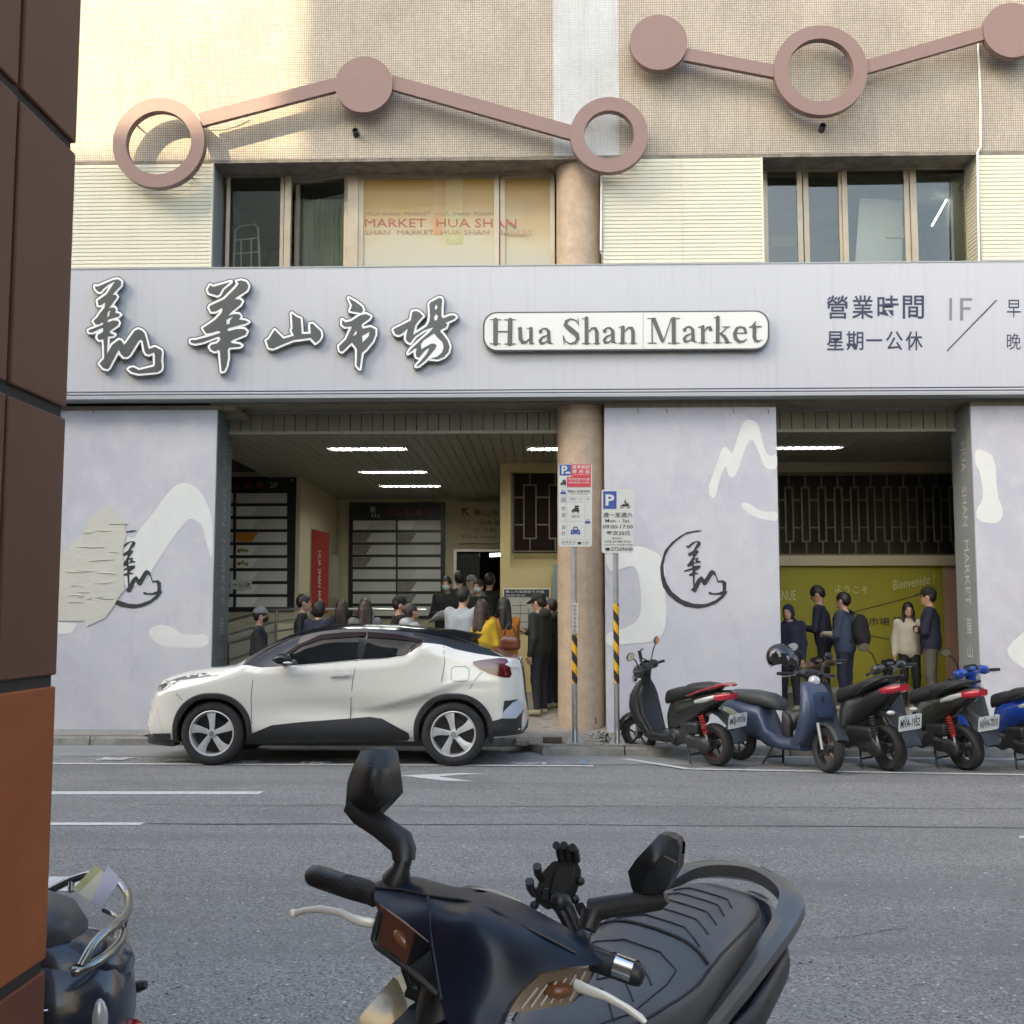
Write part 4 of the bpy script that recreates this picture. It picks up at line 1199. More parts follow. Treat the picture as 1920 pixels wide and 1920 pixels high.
def rrect(x0, x1, y0, y1, r, n=8, tilt=0.0):
    P = []
    for cx, cy, a in ((x1 - r, y0 + r, -90), (x1 - r, y1 - r, 0), (x0 + r, y1 - r, 90), (x0 + r, y0 + r, 180)):
        for k in range(n + 1):
            t = radians(a + 90 * k / n); P.append((cx + r * cos(t), cy + r * sin(t)))
    return [(x, y + tilt * (x - (x0 + x1) / 2)) for x, y in P]
TL = -.006
mb = MB(); thick_shape(mb, [rrect(905.5, 1442.5, 583.5, 657.5, 26, tilt=TL)], SF, 0, .10); mb.build('plate_frame', M_CHARD, npl)
mb = MB(); thick_shape(mb, [rrect(908.5, 1206, 586, 654.5, 24, tilt=TL)[18:] + [(1206, 654.5 + TL * 30), (1206, 586 + TL * 30)]], SF, .095, .104)
mb2 = MB()
full = rrect(908.5, 1439.5, 586, 654.5, 24, tilt=TL)
thick_shape(mb2, [full], SF, .095, .104); mb2.build('plate_face', M_LBOX, npl)
mb = MB(); flat_shape(mb, [[(1205.3, 586), (1206.4, 586), (1206.4, 654.5), (1205.3, 654.5)]], lambda u, v: at(u, v, YS - .1055)); mb.build('plate_seam', M_SGREY, npl)
gx, gy = np.arange(912, 1440, .4), np.arange(588, 654, .4)
D = stroke_sdf(ST, *np.meshgrid(gx, gy, indexing='ij'))
mb = MB(); thick_shape(mb, [simplify(c, .08) for c in contours(D, gx, gy, 0)], SF, .103, .112); mb.build('serif_lettering', M_CHARG, npl)
# printed opening hours
mb = MB(); F2 = lambda u, v: at(u, -v, YS - .003)
for k, ch in enumerate('營業時間'): text_to(mb, ch, F2, 1550 + k * 47.5, 1590 + k * 47.5, -598, -554, .012)
for k, ch in enumerate('星期一公休'):
    if ch == '一': text_to(mb, ch, F2, 1624, 1654, -640, -636, .0); continue
    text_to(mb, ch, F2, 1550 + k * 37, 1582 + k * 37, -657, -621, .012)
text_to(mb, '早', F2, 1888, 1914, -595, -562, .0); text_to(mb, '上', F2, 1922, 1948, -595, -562, .0)
text_to(mb, '晚', F2, 1888, 1914, -656, -625, .0); text_to(mb, '上', F2, 1922, 1948, -656, -625, .0)
flat_shape(mb, [[(1774, 658), (1776.5, 659), (1870, 563), (1867.5, 562)]], lambda u, v: at(u, v, YS - .003))
mb.build('printed_hours', M_NAVY, sign)
mb = MB(); flat_shape(mb, [[(1780, 559), (1785, 559), (1785, 601), (1780, 601)]], lambda u, v: at(u, v, YS - .003))
for q in ([(1800, 559), (1806, 559), (1806, 601), (1800, 601)], [(1806, 559), (1823, 559), (1823, 564), (1806, 564)], [(1806, 576), (1820, 576), (1820, 581), (1806, 581)]):
    flat_shape(mb, [q], lambda u, v: at(u, v, YS - .003))
mb.build('printed_floor_mark', mat('grey_print', (0.2, 0.2, 0.21), .5), sign)

# ================================================================== RING AND DISC ORNAMENTS
def ornament(label, rings, bars):
    root = empty('wall_ornament', at(rings[0][0], rings[0][1], BY), label, 'wall ornament', 'rose ornaments on the tiled wall')
    yb, yf = BY - .20, BY - .32
    for cx, cy, ro, ri in rings:
        c = at(cx, cy, yf); s_ = (at(cx + 10, cy, yf).x - c.x) / 10
        mb = MB(); R_, r_ = ro * s_, ri * s_
        Mx = Matrix.Translation((c.x, yb, c.z)) @ Matrix.Rotation(radians(90), 4, 'X')
        T = yb - yf
        if ri: mb.lathe([(r_, 0), (R_, 0), (R_, T), (r_, T), (r_, 0)], Mx, 64)
        else: mb.lathe([(.0005, 0), (R_, 0), (R_, T), (.0005, T)], Mx, 64)
        mb.build('ring' if ri else 'disc', M_ROSE, root, smooth=40)
        for a in (0.7, 2.4, 3.9, 5.5):
            p = Vector((c.x + (R_ + r_) / 2 * cos(a) if ri else c.x + R_ * .6 * cos(a), yb, c.z + ((R_ + r_) / 2 if ri else R_ * .6) * sin(a)))
            mb = MB(); mb.tube([p, p + Vector((0, .2, 0))], .012, 6); mb.build('bracket', M_BARS, root)
    for x0, y0, x1, y1, wpx in bars:
        a, b = at(x0, y0, yf + .03), at(x1, y1, yf + .03); d = (b - a).normalized(); n_ = Vector((-d.z, 0, d.x)) * (wpx / 2150 * 14.7 / 2)
        mb = MB(); mb.prism([(0, 0), (1, 0), (1, 1), (0, 1)], lambda u, v, dd: a + (b - a) * u + n_ * (2 * v - 1) + Vector((0, dd, 0)), 0, .075)
        mb.build('connecting_bar', M_ROSE, root)
ornament('rose metal ring, disc and ring joined by slanting bars above the calligraphy sign', [(297, 267, 86, 61), (682, 158, 54, 0), (1142, 252, 73, 47)],
         [(375, 224, 632, 157, 27), (732, 153, 1076, 249, 28)])
ornament('rose metal disc, ring and disc joined by bars above the right windows', [(1235, 79, 54, 0), (1539, 131, 88, 62), (1898, 56, 54, 0)],
         [(1284, 101, 1458, 134, 25), (1620, 126, 1850, 60, 26)])
for px, py, lb in ((668, 253, 'small black vent pipe in the tiles under the left disc'), (1540, 244, 'small black vent pipe in the tiles under the big right ring')):
    a = at(px, py, BY); mb = MB(); mb.lathe([(.001, .0), (.03, .0), (.03, .10), (.042, .10), (.042, -.02)], Matrix.Translation(a) @ Matrix.Rotation(radians(75), 4, 'X') @ Matrix.Translation((0, 0, .0)), 16)
    tag(mb.build('vent_pipe', M_INK), lb, 'pipe')
def pipe(name, pts, r, m_, label, cat='pipe', Y=BY - .03):
    mb = MB(); mb.tube([at(x, y, Y) for x, y in pts], r, 8); return tag(mb.build(name, m_, smooth=50), label, cat)
pipe('conduit', [(1834, 78), (1838, 180), (1839, 275), (1833, 286), (1834, 400), (1836, 492)], .016, M_WPLAS, 'thin white conduit running down the wall right of the upper windows')
pipe('conduit', [(1128, 330), (1127, 470)], .016, M_WPLAS, 'short white conduit beside the column above the sign', Y=BY - .02)
pipe('cable', [(1125, 472), (1140, 488), (1148, 500)], .005, M_WPLAS, 'loose white cable end hanging beside the upper column', 'cable', BY - .03)
pipe('cable', [(388, 238), (415, 237), (440, 230), (463, 219)], .006, M_WPLAS, 'white cable sagging beneath the bar of the left ring', 'cable', BY - .04)

# ================================================================== INSIDE THE ARCADE
def lamp(px, py, D, L, label, on=True, wd=.28):
    c = atD(px, py, D); c.z = zC
    root = empty('ceiling_light', c, label, 'ceiling light', 'fluorescent lights in the arcade ceiling')
    mb = MB()
    for q in ((-L / 2, L / 2, -wd / 2, -wd / 2 + .015), (-L / 2, L / 2, wd / 2 - .015, wd / 2), (-L / 2, -L / 2 + .015, -wd / 2 + .015, wd / 2 - .015), (L / 2 - .015, L / 2, -wd / 2 + .015, wd / 2 - .015)):
        mb.box(c.x + q[0], c.x + q[1], c.y + q[2], c.y + q[3], zC - .03, zC + .015)
    mb.build('lamp_housing', M_LOUV, root)
    for s_ in (-.07, .07):
        mb = MB(); mb.tube([(c.x - L / 2 + .04, c.y + s_, zC - .003), (c.x + L / 2 - .04, c.y + s_, zC - .003)], .013, 8)
        mb.build('lamp_tube', M_TUBE if on else M_LBOX, root, smooth=60)
    if on:
        la = bpy.data.lights.new('lamp_light', 'AREA'); la.shape = 'RECTANGLE'; la.size = L - .1; la.size_y = .12; la.energy = 10.0 if L < 1.23 else 1.5; la.color = (.95, 1, .97)
        lo_ = bpy.data.objects.new('lamp_light', la); C.objects.link(lo_); lo_.parent = root; lo_.matrix_parent_inverse = root.matrix_basis.inverted(); lo_.location = (c.x, c.y, zC - .001)
    n_ = 11
    for i in range(n_):
        xx = c.x - L / 2 + L * (i + .5) / n_
        mb = MB(); mb.box(xx - .010, xx + .010, c.y - wd / 2 + .015, c.y + wd / 2 - .015, zC - .03, zC - .006); mb.build('louvre_blade', M_LOUV, root)
lamp(689, 842, 17.0, 1.2, 'front fluorescent ceiling light in the arcade behind the car')
lamp(737, 884, 19.7, 1.2, 'middle fluorescent ceiling light of the row in the arcade')
lamp(769, 911, 21.8, 1.2, 'rearmost fluorescent ceiling light of the row in the arcade')
lamp(1062, 841, 17.0, 1.2, 'fluorescent ceiling light half hidden by the round column')
lamp(1500, 838, 16.9, 1.25, 'dim louvred ceiling light in the right bay')
mb = MB(); a = at(935, 1041, 25.5); mb.tube([a + Vector((-.2, 0, 0)), a + Vector((.25, 0, .02))], .035, 8)
tag(mb.build('lamp_tube', M_TUBE), 'lit tube lamp seen through the dark doorway', 'ceiling light')

def directory(Y, x0, x1, y0, y1, title, label, cols, rows, ytop, ybot, orange=None, emb=None):
    root = empty('directory_board', at((x0 + x1) / 2, y1, Y), label, 'directory board')
    A, B = at(x0, y0, Y), at(x1, y1, Y)
    mb = MB(); mb.box(A.x, B.x, Y - .04, Y - .002, B.z, A.z); mb.build('board', M_BLACKB, root)
    for px, py in ((x0 + 4, y0 + 4), (x1 - 4, y0 + 5)):
        c = at(px, py, Y - .04); mb = MB(); mb.ball((c.x, c.y, c.z), .018); mb.build('screw', M_CHROME, root)
    mb = MB()
    for ch, xa, xb, ya, yb, m_ in title:
        mb = MB(); text_to(mb, ch, lambda u, v: at(u, -v, Y - .043), xa, xb, -yb, -ya, .008); mb.build('lettering', m_, root)
    rr = random.Random(3)
    for ci, (cx0, cx1) in enumerate(cols):
        H = (ybot - ytop) / rows
        for r_ in range(rows):
            ya, yb = ytop + H * r_, ytop + H * r_ + H * .76
            P0, P1 = at(cx0, ya, Y - .04), at(cx1, yb, Y - .04)
            mb = MB(); mb.box(P0.x, P1.x, Y - .052, Y - .041, P1.z, P0.z); pl_ = mb.build('name_plate', M_PLATE, root)
            w_ = cx1 - cx0
            if w_ > 25:
                m_ = M_PLATEW if ((r_ > 0 and orange) or rr.random() < .3) else mat('plate_mid', (0.60, .60, .59), .4)
                if orange and r_ == 3: m_ = mat('plate_orange', (0.62, .25, .03), .5)
                if not orange and rr.random() < .5: m_ = mat('plate_photo', (0.16, .15, .14), .5, var=.8, vscale=14, col2=(.4, .38, .34))
                mb = MB(); flat_shape(mb, [[(cx0 + .5, ya + .4), (cx0 + w_ * .44, ya + .4), (cx0 + w_ * .30, yb - .4), (cx0 + .5, yb - .4)]], lambda u, v: at(u, v, Y - .0535)); mb.build('plate_corner', m_, pl_)
                if orange and r_ in (4, 5):
                    for q in range(3):
                        c = at(cx0 + 5 + q * 7, (ya + yb) / 2 + rr.uniform(-2, 2), Y - .056); mb = MB(); mb.lathe([(.001, .002), (.035, 0)], Matrix.Translation(c) @ Matrix.Rotation(radians(90), 4, 'X'), 12)
                        mb.build('plate_picture', mat('pic%d' % q, [(.4, .12, .05), (.35, .35, .12), (.45, .3, .15)][q], .6), pl_)
                mb = MB()
                n_ = rr.randint(3, 5)
                for q in range(n_):                 # blurred lettering: short strokes
                    xa = cx0 + w_ * (.48 + .42 * q / n_); s_ = w_ * .055
                    for t_ in range(3):
                        yy = ya + (yb - ya) * (.22 + .13 * t_)
                        flat_shape(mb, [[(xa, yy), (xa + s_, yy), (xa + s_, yy + .7), (xa, yy + .7)]], lambda u, v: at(u, v, Y - .0545))
                    flat_shape(mb, [[(xa + s_ * .4, ya + (yb - ya) * .18), (xa + s_ * .4 + .8, ya + (yb - ya) * .18), (xa + s_ * .4 + .8, ya + (yb - ya) * .6), (xa + s_ * .4, ya + (yb - ya) * .6)]], lambda u, v: at(u, v, Y - .0558))
                flat_shape(mb, [[(cx0 + w_ * .46, yb - 4), (cx0 + w_ * .8, yb - 4), (cx0 + w_ * .8, yb - 3), (cx0 + w_ * .46, yb - 3)]], lambda u, v: at(u, v, Y - .0545))
                mb.build('lettering', M_WHITEL, pl_)
    return root
d2 = directory(20.4, 378, 552, 895, 1147, [('山', 435, 450, 906, 917, M_REDT), ('市', 457, 471, 905, 917, M_REDT), ('場', 480, 494, 904, 917, M_REDT), ('2F', 505, 521, 905, 915, M_SGREY)],
               'black floor directory with orange plate on the cream wall behind the slate pillar', [(380, 437), (443, 538)], 9, 925, 1144, orange=True)
mb = MB(); text_to(mb, 'NIGEI', lambda u, v: at(u, -v, 20.4 - .0565), 478, 506, -958, -953); mb.build('lettering', M_WHITEL, d2)
directory(24.2, 656, 834, 943, 1160, [('華', 722, 734, 955, 967, M_REDT), ('山', 740, 752, 956, 967, M_REDT), ('市', 758, 771, 955, 967, M_REDT), ('場', 778, 791, 955, 967, M_REDT), ('1F', 800, 812, 956, 966, M_REDT), ('華', 694, 704, 950, 962, M_WHITEL), ('山', 697, 711, 962, 970, M_WHITEL)],
          'wide black floor directory with two columns of grey plates on the back wall', [(662, 742), (746, 826)], 8, 976, 1160)
# closed-on-Monday note
a, b = at(421, 1087, 20.3), at(472, 1105, 20.3)
nt_ = empty('paper_note', (a.x, 20.3, b.z), 'white handwritten paper note stuck low on the plates of the left directory', 'note')
mb = MB(); mb.box(a.x, b.x, 20.30, 20.304, b.z, a.z); mb.build('paper', M_WPLAS, nt_)
mb = MB()
for k, ch in enumerate('週一公休'):
    if ch == '一': text_to(mb, ch, lambda u, v: at(u, -v, 20.297), 436, 445, -1097.4, -1096); continue
    text_to(mb, ch, lambda u, v: at(u, -v, 20.297), 423 + k * 12, 433 + k * 12, -1102, -1091)
mb.build('lettering', M_INK, nt_)
# red banner
rb = empty('red_banner', at(598, 1150, 21.4), 'tall narrow red banner with white lettering standing beside the directory', 'banner')
A, B = at(586, 992, 21.4), at(614, 1150, 21.4)
mb = MB(); mb.add([(A.x, 21.35, B.z), (B.x, 21.45, B.z), (B.x, 21.45, A.z - .08), (A.x, 21.35, A.z)], [(0, 1, 2, 3)]); mb.add([(A.x, 21.37, B.z), (B.x, 21.47, B.z), (B.x, 21.47, A.z - .08), (A.x, 21.37, A.z)], [(0, 1, 2, 3)])
mb.build('banner_cloth', mat('banner_red', (0.36, .022, .02), .6), rb)
mb = MB(); text_to(mb, 'HUA SHAN MARKET', lambda u, v: at(599 + v, u, 21.33), 1033, 1160, -3, 3, .01); mb.build('lettering', M_WHITEL, rb)
mb = MB(); mb.tube([(A.x - .02, 21.36, floor_z(22) + .1), (A.x - .02, 21.36, A.z + .03)], .012, 6); mb.build('banner_pole', M_STAIN, rb)
for x0, x1, y0, y1, lb in ((566, 580, 1010, 1095, 'pale notice panel on the side wall left of the red banner'), (620, 633, 1040, 1120, 'pale notice panel on the side wall right of the red banner')):
    A, B = at(x0, y0, 22.6), at(x1, y1, 22.6); mb = MB(); mb.box(A.x, B.x, 22.6, 22.63, B.z, A.z)
    tag(mb.build('wall_notice', mat('notice_grey', (0.35, .35, .3), .5, var=.5, vscale=12)), lb, 'notice')
# wall sign with arrow near the door
A, B = at(862, 942, 24.1), at(950, 1018, 24.1)
ws = empty('wall_sign', (A.x, 24.1, B.z), 'cream wall sign with red arrow above the dark doorway', 'sign')
mb = MB(); mb.box(A.x, B.x, 24.1, 24.19, B.z, A.z); mb.build('sign_panel', mat('sign_cream', (0.56, .50, .36), .6), ws)
FW = lambda u, v: at(u, -v, 24.095)
mb = MB(); text_to(mb, '華山市', FW, 888, 935, -968, -955, .01); text_to(mb, '2F美食', FW, 898, 938, -985, -976); text_to(mb, '生活館', FW, 888, 930, -998, -989); text_to(mb, 'Food court', FW, 868, 930, -1009, -1003)
mb.build('lettering', mat('brown_print', (0.16, .09, .05), .6), ws)
mb = MB(); flat_shape(mb, [[(866, 953), (878, 953), (878, 956), (871, 956), (880, 966), (878, 968), (869, 958), (869, 966), (866, 966)]], lambda u, v: at(u, v, 24.094)); mb.build('arrow', M_REDT, ws)
mb = MB(); c = at(872, 985, 24.094); mb.lathe([(.08, 0), (.09, 0)], Matrix.Translation(c) @ Matrix.Rotation(radians(90), 4, 'X'), 20); mb.build('emblem', mat('tan_print', (.42, .25, .12), .6), ws)
# notice board with a map on the mustard wall
A, B = at(945, 1105, 18.5), at(1030, 1176, 18.5)
nb = empty('notice_board', (A.x, 18.5, B.z), 'framed white map board with dark header on the mustard wall', 'notice board')
mb = MB(); mb.box(A.x, B.x, 18.55, 18.6, B.z, A.z); mb.build('board', mat('map_white', (.55, .53, .48), .5), nb)
for q in ((A.x - .02, A.x, B.z, A.z), (B.x, B.x + .02, B.z, A.z), (A.x - .02, B.x + .02, A.z, A.z + .02), (A.x - .02, B.x + .02, B.z - .02, B.z)):
    mb = MB(); mb.box(q[0], q[1], 18.53, 18.6, q[2], q[3]); mb.build('frame', M_STAIN, nb)
H1 = Z(1119, 18.5, 990); mb = MB(); mb.box(A.x, B.x, 18.54, 18.549, H1, A.z); hd = mb.build('header', mat('header_navy', (.03, .035, .06), .5), nb)
mb = MB(); text_to(mb, '華山市場樓層平面圖', lambda u, v: at(u, -v, 18.535), 948, 1020, -1112, -1107); text_to(mb, '服務專線', lambda u, v: at(u, -v, 18.535), 948, 985, -1118, -1114.5); mb.build('lettering', M_WHITEL, hd)
mb = MB()
for q in ((960, 1135, 988, 1136), (975, 1128, 976, 1160), (960, 1150, 1000, 1151), (990, 1140, 991, 1165), (965, 1166, 1010, 1167)):
    flat_shape(mb, [[(q[0], q[1]), (q[2], q[1]), (q[2], q[3]), (q[0], q[3])]], lambda u, v: at(u, v, 18.546))
mb.build('map_lines', M_INK, nb)
mb = MB(); A, B = at(1037, 1058, 18.4), at(1060, 1170, 18.4); mb.box(A.x, B.x, 18.4, 18.44, B.z, A.z)
tag(mb.build('blue_panel', mat('pale_blue_panel', (.30, .38, .40), .5)), 'pale blue panel half hidden behind the round column', 'panel')
# handrail of the ramp
hr = empty('handrail', at(518, 1250, 18.4), 'stainless tube handrail of the entrance ramp behind the queue', 'handrail')
YHr = 18.5
def rail(pts, r=.022):
    mb = MB(); mb.tube([at(x, y, YHr) for x, y in pts], r, 8); mb.build('rail', M_STAIN, hr, smooth=60)
rail([(405, 1172), (506, 1143), (560, 1142), (660, 1142), (800, 1144)]); rail([(405, 1196), (518, 1166), (560, 1160)], .016); rail([(405, 1213), (518, 1184), (560, 1178)], .016)
rail([(405, 1245), (500, 1216)], .016)
for px in (519, 700):
    a = at(px, 1143, YHr); mb = MB(); mb.tube([a, (a.x, YHr, .3)], .022, 8); mb.build('post', M_STAIN, hr, smooth=60)
for q in (((812, 1145), (880, 1165)),):
    rail(q[0:2])
bx('ramp_wall', mat('ramp_cream', (0.58, .53, .40), .7), XL, xb1, YHr + .3, 20.38, 0, Z(1170, YHr + .3, 450), bld)
# things behind the upper windows
tr = empty('hand_trolley', at(470, 495, YW + .8), 'white tubular hand trolley behind the upper left window', 'trolley')
mb = MB(); T_ = lambda x, y: at(x, y, YW + .8)
mb.tube([T_(438, 505), T_(441, 432), T_(450, 424), T_(478, 421), T_(484, 428), T_(487, 505)], .016, 8)
for q in (((440, 450), (486, 446)), ((439, 476), (486, 472)), ((452, 450), (452, 500)), ((471, 448), (471, 500))): mb.tube([T_(*q[0]), T_(*q[1])], .01, 6)
mb.build('trolley_frame', M_WPLAS, tr, smooth=60)
lbd = empty('leaning_board', at(1650, 495, YW + .5), 'pale lavender board leaning behind the upper right window', 'board')
mb = MB(); mb.prism([(1612, 371), (1692, 376), (1692, 500), (1603, 500)], lambda u, v, d: at(u, v, YW + .5 + d), 0, .02); mb.build('panel', mat('lavender_board', (.74, .74, .88), .5), lbd)
A, B = at(1661, 424, YW + .48), at(1694, 446, YW + .48); mb = MB(); mb.box(A.x, B.x, YW + .47, YW + .495, B.z, A.z); mb.build('label', M_WPLAS, lbd)
mb = MB(); mb.tube([at(1747, 424, YW + .9), at(1775, 374, YW + .9)], .012, 6)  # glowing tube drawn for a slanted light reflection in the pane
tag(mb.build('lamp_tube', M_TUBE), 'slanting glowing tube in place of a light reflection in the upper right window', 'ceiling light')
crt = empty('storage_clutter', at(1465, 495, YW + .7), 'cloth-covered crate on a shelf behind the upper right window', 'crate')
mb = MB(); A, B = at(1442, 452, YW + .7), at(1490, 470, YW + .7); mb.box(A.x, B.x, YW + .5, YW + .9, B.z, A.z); mb.build('crate', mat('crate_dark', (.12, .09, .07), .8), crt)
mb = MB(); mb.loft([[at(1444 + i * 3, 452, YW + .5 + d) if i in (0, 12) else at(1444 + i * 3, 452 - 8 * sin(pi * i / 12) - 2 * (i % 3), YW + .5 + d) for i in range(13)] for d in (0, .2, .4)], cap=False, close=False); mb.build('cloth', M_PLATEW, crt)

# ================================================================== SIGN POSTS
M_BLUE = mat('sign_blue', (0.02, .06, .28), .4); M_RED = mat('sign_red', (.55, .03, .05), .4); M_SW = mat('sign_plate', (.60, .61, .57), .4, var=.2, vscale=5)
M_YEL = mat('hazard_yellow', (.70, .36, .01), .5); M_HBK = mat('hazard_black', (.02, .02, .02), .5)
def post(px, ytop, ybase, Y, label, ystripe, nst):
    base = at(px, ybase, Y); base.z = floor_z(Y)
    root = empty('sign_post', base, label, 'sign post', 'parking sign posts on the kerb')
    top = at(px, ytop, Y).z; r = .033
    mb = MB(); mb.tube([(base.x, Y, base.z), (base.x, Y, top)], r, 20); mb.build('pole', M_STEEL, root, smooth=50)
    z1, z0 = at(px, ystripe[0], Y).z, at(px, ystripe[1], Y).z
    nz, na = 80, 24
    mb = MB()
    for i in range(nz):
        for k in range(na):
            za, zb = z0 + (z1 - z0) * i / nz, z0 + (z1 - z0) * (i + 1) / nz
            a0, a1 = 2 * pi * k / na, 2 * pi * (k + 1) / na
            rr = r + .0015
            ph = ((za - z0) / (z1 - z0) * nst + .5 * cos(a0 + .13)*.45 * 1.0)
            v = [(base.x + rr * cos(a), Y + rr * sin(a), z_) for a, z_ in ((a0, za), (a1, za), (a1, zb), (a0, zb))]
            mb.add(v, [(0, 1, 2, 3)], int(math.floor(ph * 2)) % 2)
    mb.build('hazard_sleeve', [M_HBK, M_YEL], root, smooth=60)
    mb = MB(); mb.cbox((base.x, Y, base.z + .008), (.2, .2, .016)); mb.build('base_plate', M_STEEL, root)
    for s_ in (-1, 1):
        mb = MB(); mb.add([(base.x + s_ * .03, Y - .004, base.z + .016), (base.x + s_ * .095, Y - .004, base.z + .016), (base.x + s_ * .033, Y - .004, base.z + .16),
                           (base.x + s_ * .03, Y + .004, base.z + .016), (base.x + s_ * .095, Y + .004, base.z + .016), (base.x + s_ * .033, Y + .004, base.z + .16)], [(0, 1, 2), (3, 5, 4), (0, 3, 4, 1), (1, 4, 5, 2)])
        mb.add([(base.x - .004, Y - s_ * .03, base.z + .016), (base.x - .004, Y - s_ * .095, base.z + .016), (base.x - .004, Y - s_ * .033, base.z + .16), (base.x + .004, Y - s_ * .03, base.z + .016), (base.x + .004, Y - s_ * .095, base.z + .016), (base.x + .004, Y - s_ * .033, base.z + .16)],
               [(0, 1, 2), (3, 5, 4), (0, 3, 4, 1), (1, 4, 5, 2)])
        mb.build('gusset', M_STEEL, root)
    return root, Y
def plate(root, Y, x0, x1, y0, y1):
    P = rrect(x0, x1, y0, y1, 4, 4)
    mb = MB(); mb.prism(P, lambda u, v, d: at(u, v, Y - .036 - d), .0, .004); return mb.build('sign_plate', M_SW, root)
def prect(par, Y, x0, x1, y0, y1, m_, d=.0425, name='printed_block'):
    mb = MB(); flat_shape(mb, [[(x0, y0), (x1, y0), (x1, y1), (x0, y1)]], lambda u, v: at(u, v, Y - d)); return mb.build(name, m_, par)
def ptext(par, Y, body, x0, x1, y0, y1, m_, bold=0.0, d=.044):
    mb = MB(); text_to(mb, body, lambda u, v: at(u, -v, Y - d), x0, x1, -y1, -y0, bold); return mb.build('lettering', m_, par)
def car_icon(par, Y, cx, cy, s_, m_, back=None):
    mb = MB(); f = lambda u, v: at(cx + u * s_, cy + v * s_, Y - .0445)
    flat_shape(mb, [[(-1, .1), (-.9, -.1), (-.6, -.2), (-.45, -.75), (-.3, -.85), (.3, -.85), (.45, -.75), (.6, -.2), (.9, -.1), (1, .1), (1, .65), (.85, .85), (.65, .85), (.6, .65), (-.6, .65), (-.65, .85), (-.85, .85), (-1, .65)],
                    [(-.42, -.2), (-.3, -.65), (.3, -.65), (.42, -.2)], [(-.8, .2), (-.5, .25), (-.55, .42), (-.8, .38)], [(.8, .2), (.5, .25), (.55, .42), (.8, .38)]], f)
    mb.build('car_symbol', m_, par)
def truck_icon(par, Y, cx, cy, s_, m_):
    mb = MB(); f = lambda u, v: at(cx + u * s_, cy + v * s_, Y - .0445)
    for q in ([(-.2, -1), (.9, -1), (.9, -.55), (-.2, -.55)], [(-.4, -.45), (.9, -.45), (.9, -.05), (-.4, -.05)], [(-1, .3), (-.8, .0), (1, .0), (1, .65), (-1, .65)], [(-.85, .7), (-.55, .7), (-.55, .95), (-.85, .95)], [(.55, .7), (.85, .7), (.85, .95), (.55, .95)]):
        flat_shape(mb, [q], f)
    mb.build('truck_symbol', m_, par)
YP1 = 13.85
p1, Y1 = post(1078, 1015, 1371, YP1, 'grey post with tall red, blue and white loading-bay sign in front of the round column', (1190, 1281), 2.5)
s1 = plate(p1, Y1, 1047, 1110, 870, 1025)
prect(s1, Y1, 1049, 1070.5, 871, 891.5, M_BLUE); ptext(s1, Y1, 'P', 1053, 1064, 873, 889, M_SW, .03)
prect(s1, Y1, 1060, 1069, 884.5, 888.5, M_SW, .0455, 'car_symbol')
prect(s1, Y1, 1071, 1108, 870.5, 894, M_RED); prect(s1, Y1, 1063, 1108, 894, 913, M_RED)
ptext(s1, Y1, '貨車裝卸', 1073, 1106, 872, 879, M_SW, .008); ptext(s1, Y1, '專 用 區', 1073, 1106, 880.5, 887.5, M_SW, .008); ptext(s1, Y1, 'Loading Zone', 1074, 1105, 888.5, 891, M_SW)
ptext(s1, Y1, '限停卸貨30分鐘', 1066, 1105, 896, 901, M_SW); ptext(s1, Y1, '(停逾罰1小時)', 1066, 1105, 902.5, 907.5, M_SW)
truck_icon(s1, Y1, 1056, 905, 5.5, M_INK); car_icon(s1, Y1, 1056, 923, 5, M_BLUE)
ptext(s1, Y1, '開放小型車停放', 1065, 1106, 918, 924.5, M_INK); ptext(s1, Y1, 'SMALL CAR PARKING', 1069, 1102, 925.5, 927.5, M_INK)
for q in ((1050, 1108, 913.5, 914), (1050, 1108, 931.5, 932), (1050, 1108, 941.5, 942), (1050, 1097, 977, 977.5), (1050, 1108, 1011.5, 1012), (1062.5, 1063, 914, 1012), (1096.5, 1097, 932, 1012), (1083, 1083.4, 932, 942)):
    prect(s1, Y1, *q, M_SGREY, .0435, 'printed_rule')
ptext(s1, Y1, '停車', 1052, 1061, 933, 937, M_INK); ptext(s1, Y1, '時間', 1052, 1061, 937.5, 941, M_INK); ptext(s1, Y1, '一至五', 1066, 1079, 933.5, 938, M_INK); ptext(s1, Y1, '六', 1088, 1092, 933.5, 938, M_INK); ptext(s1, Y1, '日', 1100, 1104, 933.5, 938, M_INK)
for t_, y_ in (('07', 950), ('20', 962), ('20', 985), ('07', 997)): ptext(s1, Y1, t_, 1053, 1060, y_, y_ + 7, M_INK)
truck_icon(s1, Y1, 1079, 955, 7, M_INK); ptext(s1, Y1, '30元/次', 1072, 1087, 965, 971, M_INK); car_icon(s1, Y1, 1079, 995, 9, M_BLUE); car_icon(s1, Y1, 1102, 978, 5, M_BLUE)
ptext(s1, Y1, '違 規 拖 吊', 1053, 1079, 1014.5, 1018, M_INK); ptext(s1, Y1, 'Tow-away zone', 1053, 1078, 1019, 1021.5, M_INK); ptext(s1, Y1, '110', 1094, 1103, 1015, 1021, M_INK)
prect(s1, Y1, 1083, 1090, 1016, 1021, M_INK, .044, 'phone_symbol')
A = at(1078, 1131, Y1 - .036); B = at(1078, 1187, Y1 - .036)
mb = MB(); mb.box(A.x - .031, A.x + .031, Y1 - .042, Y1 - .036, B.z, A.z); lb_ = mb.build('post_label', M_SW, p1)
mb = MB()
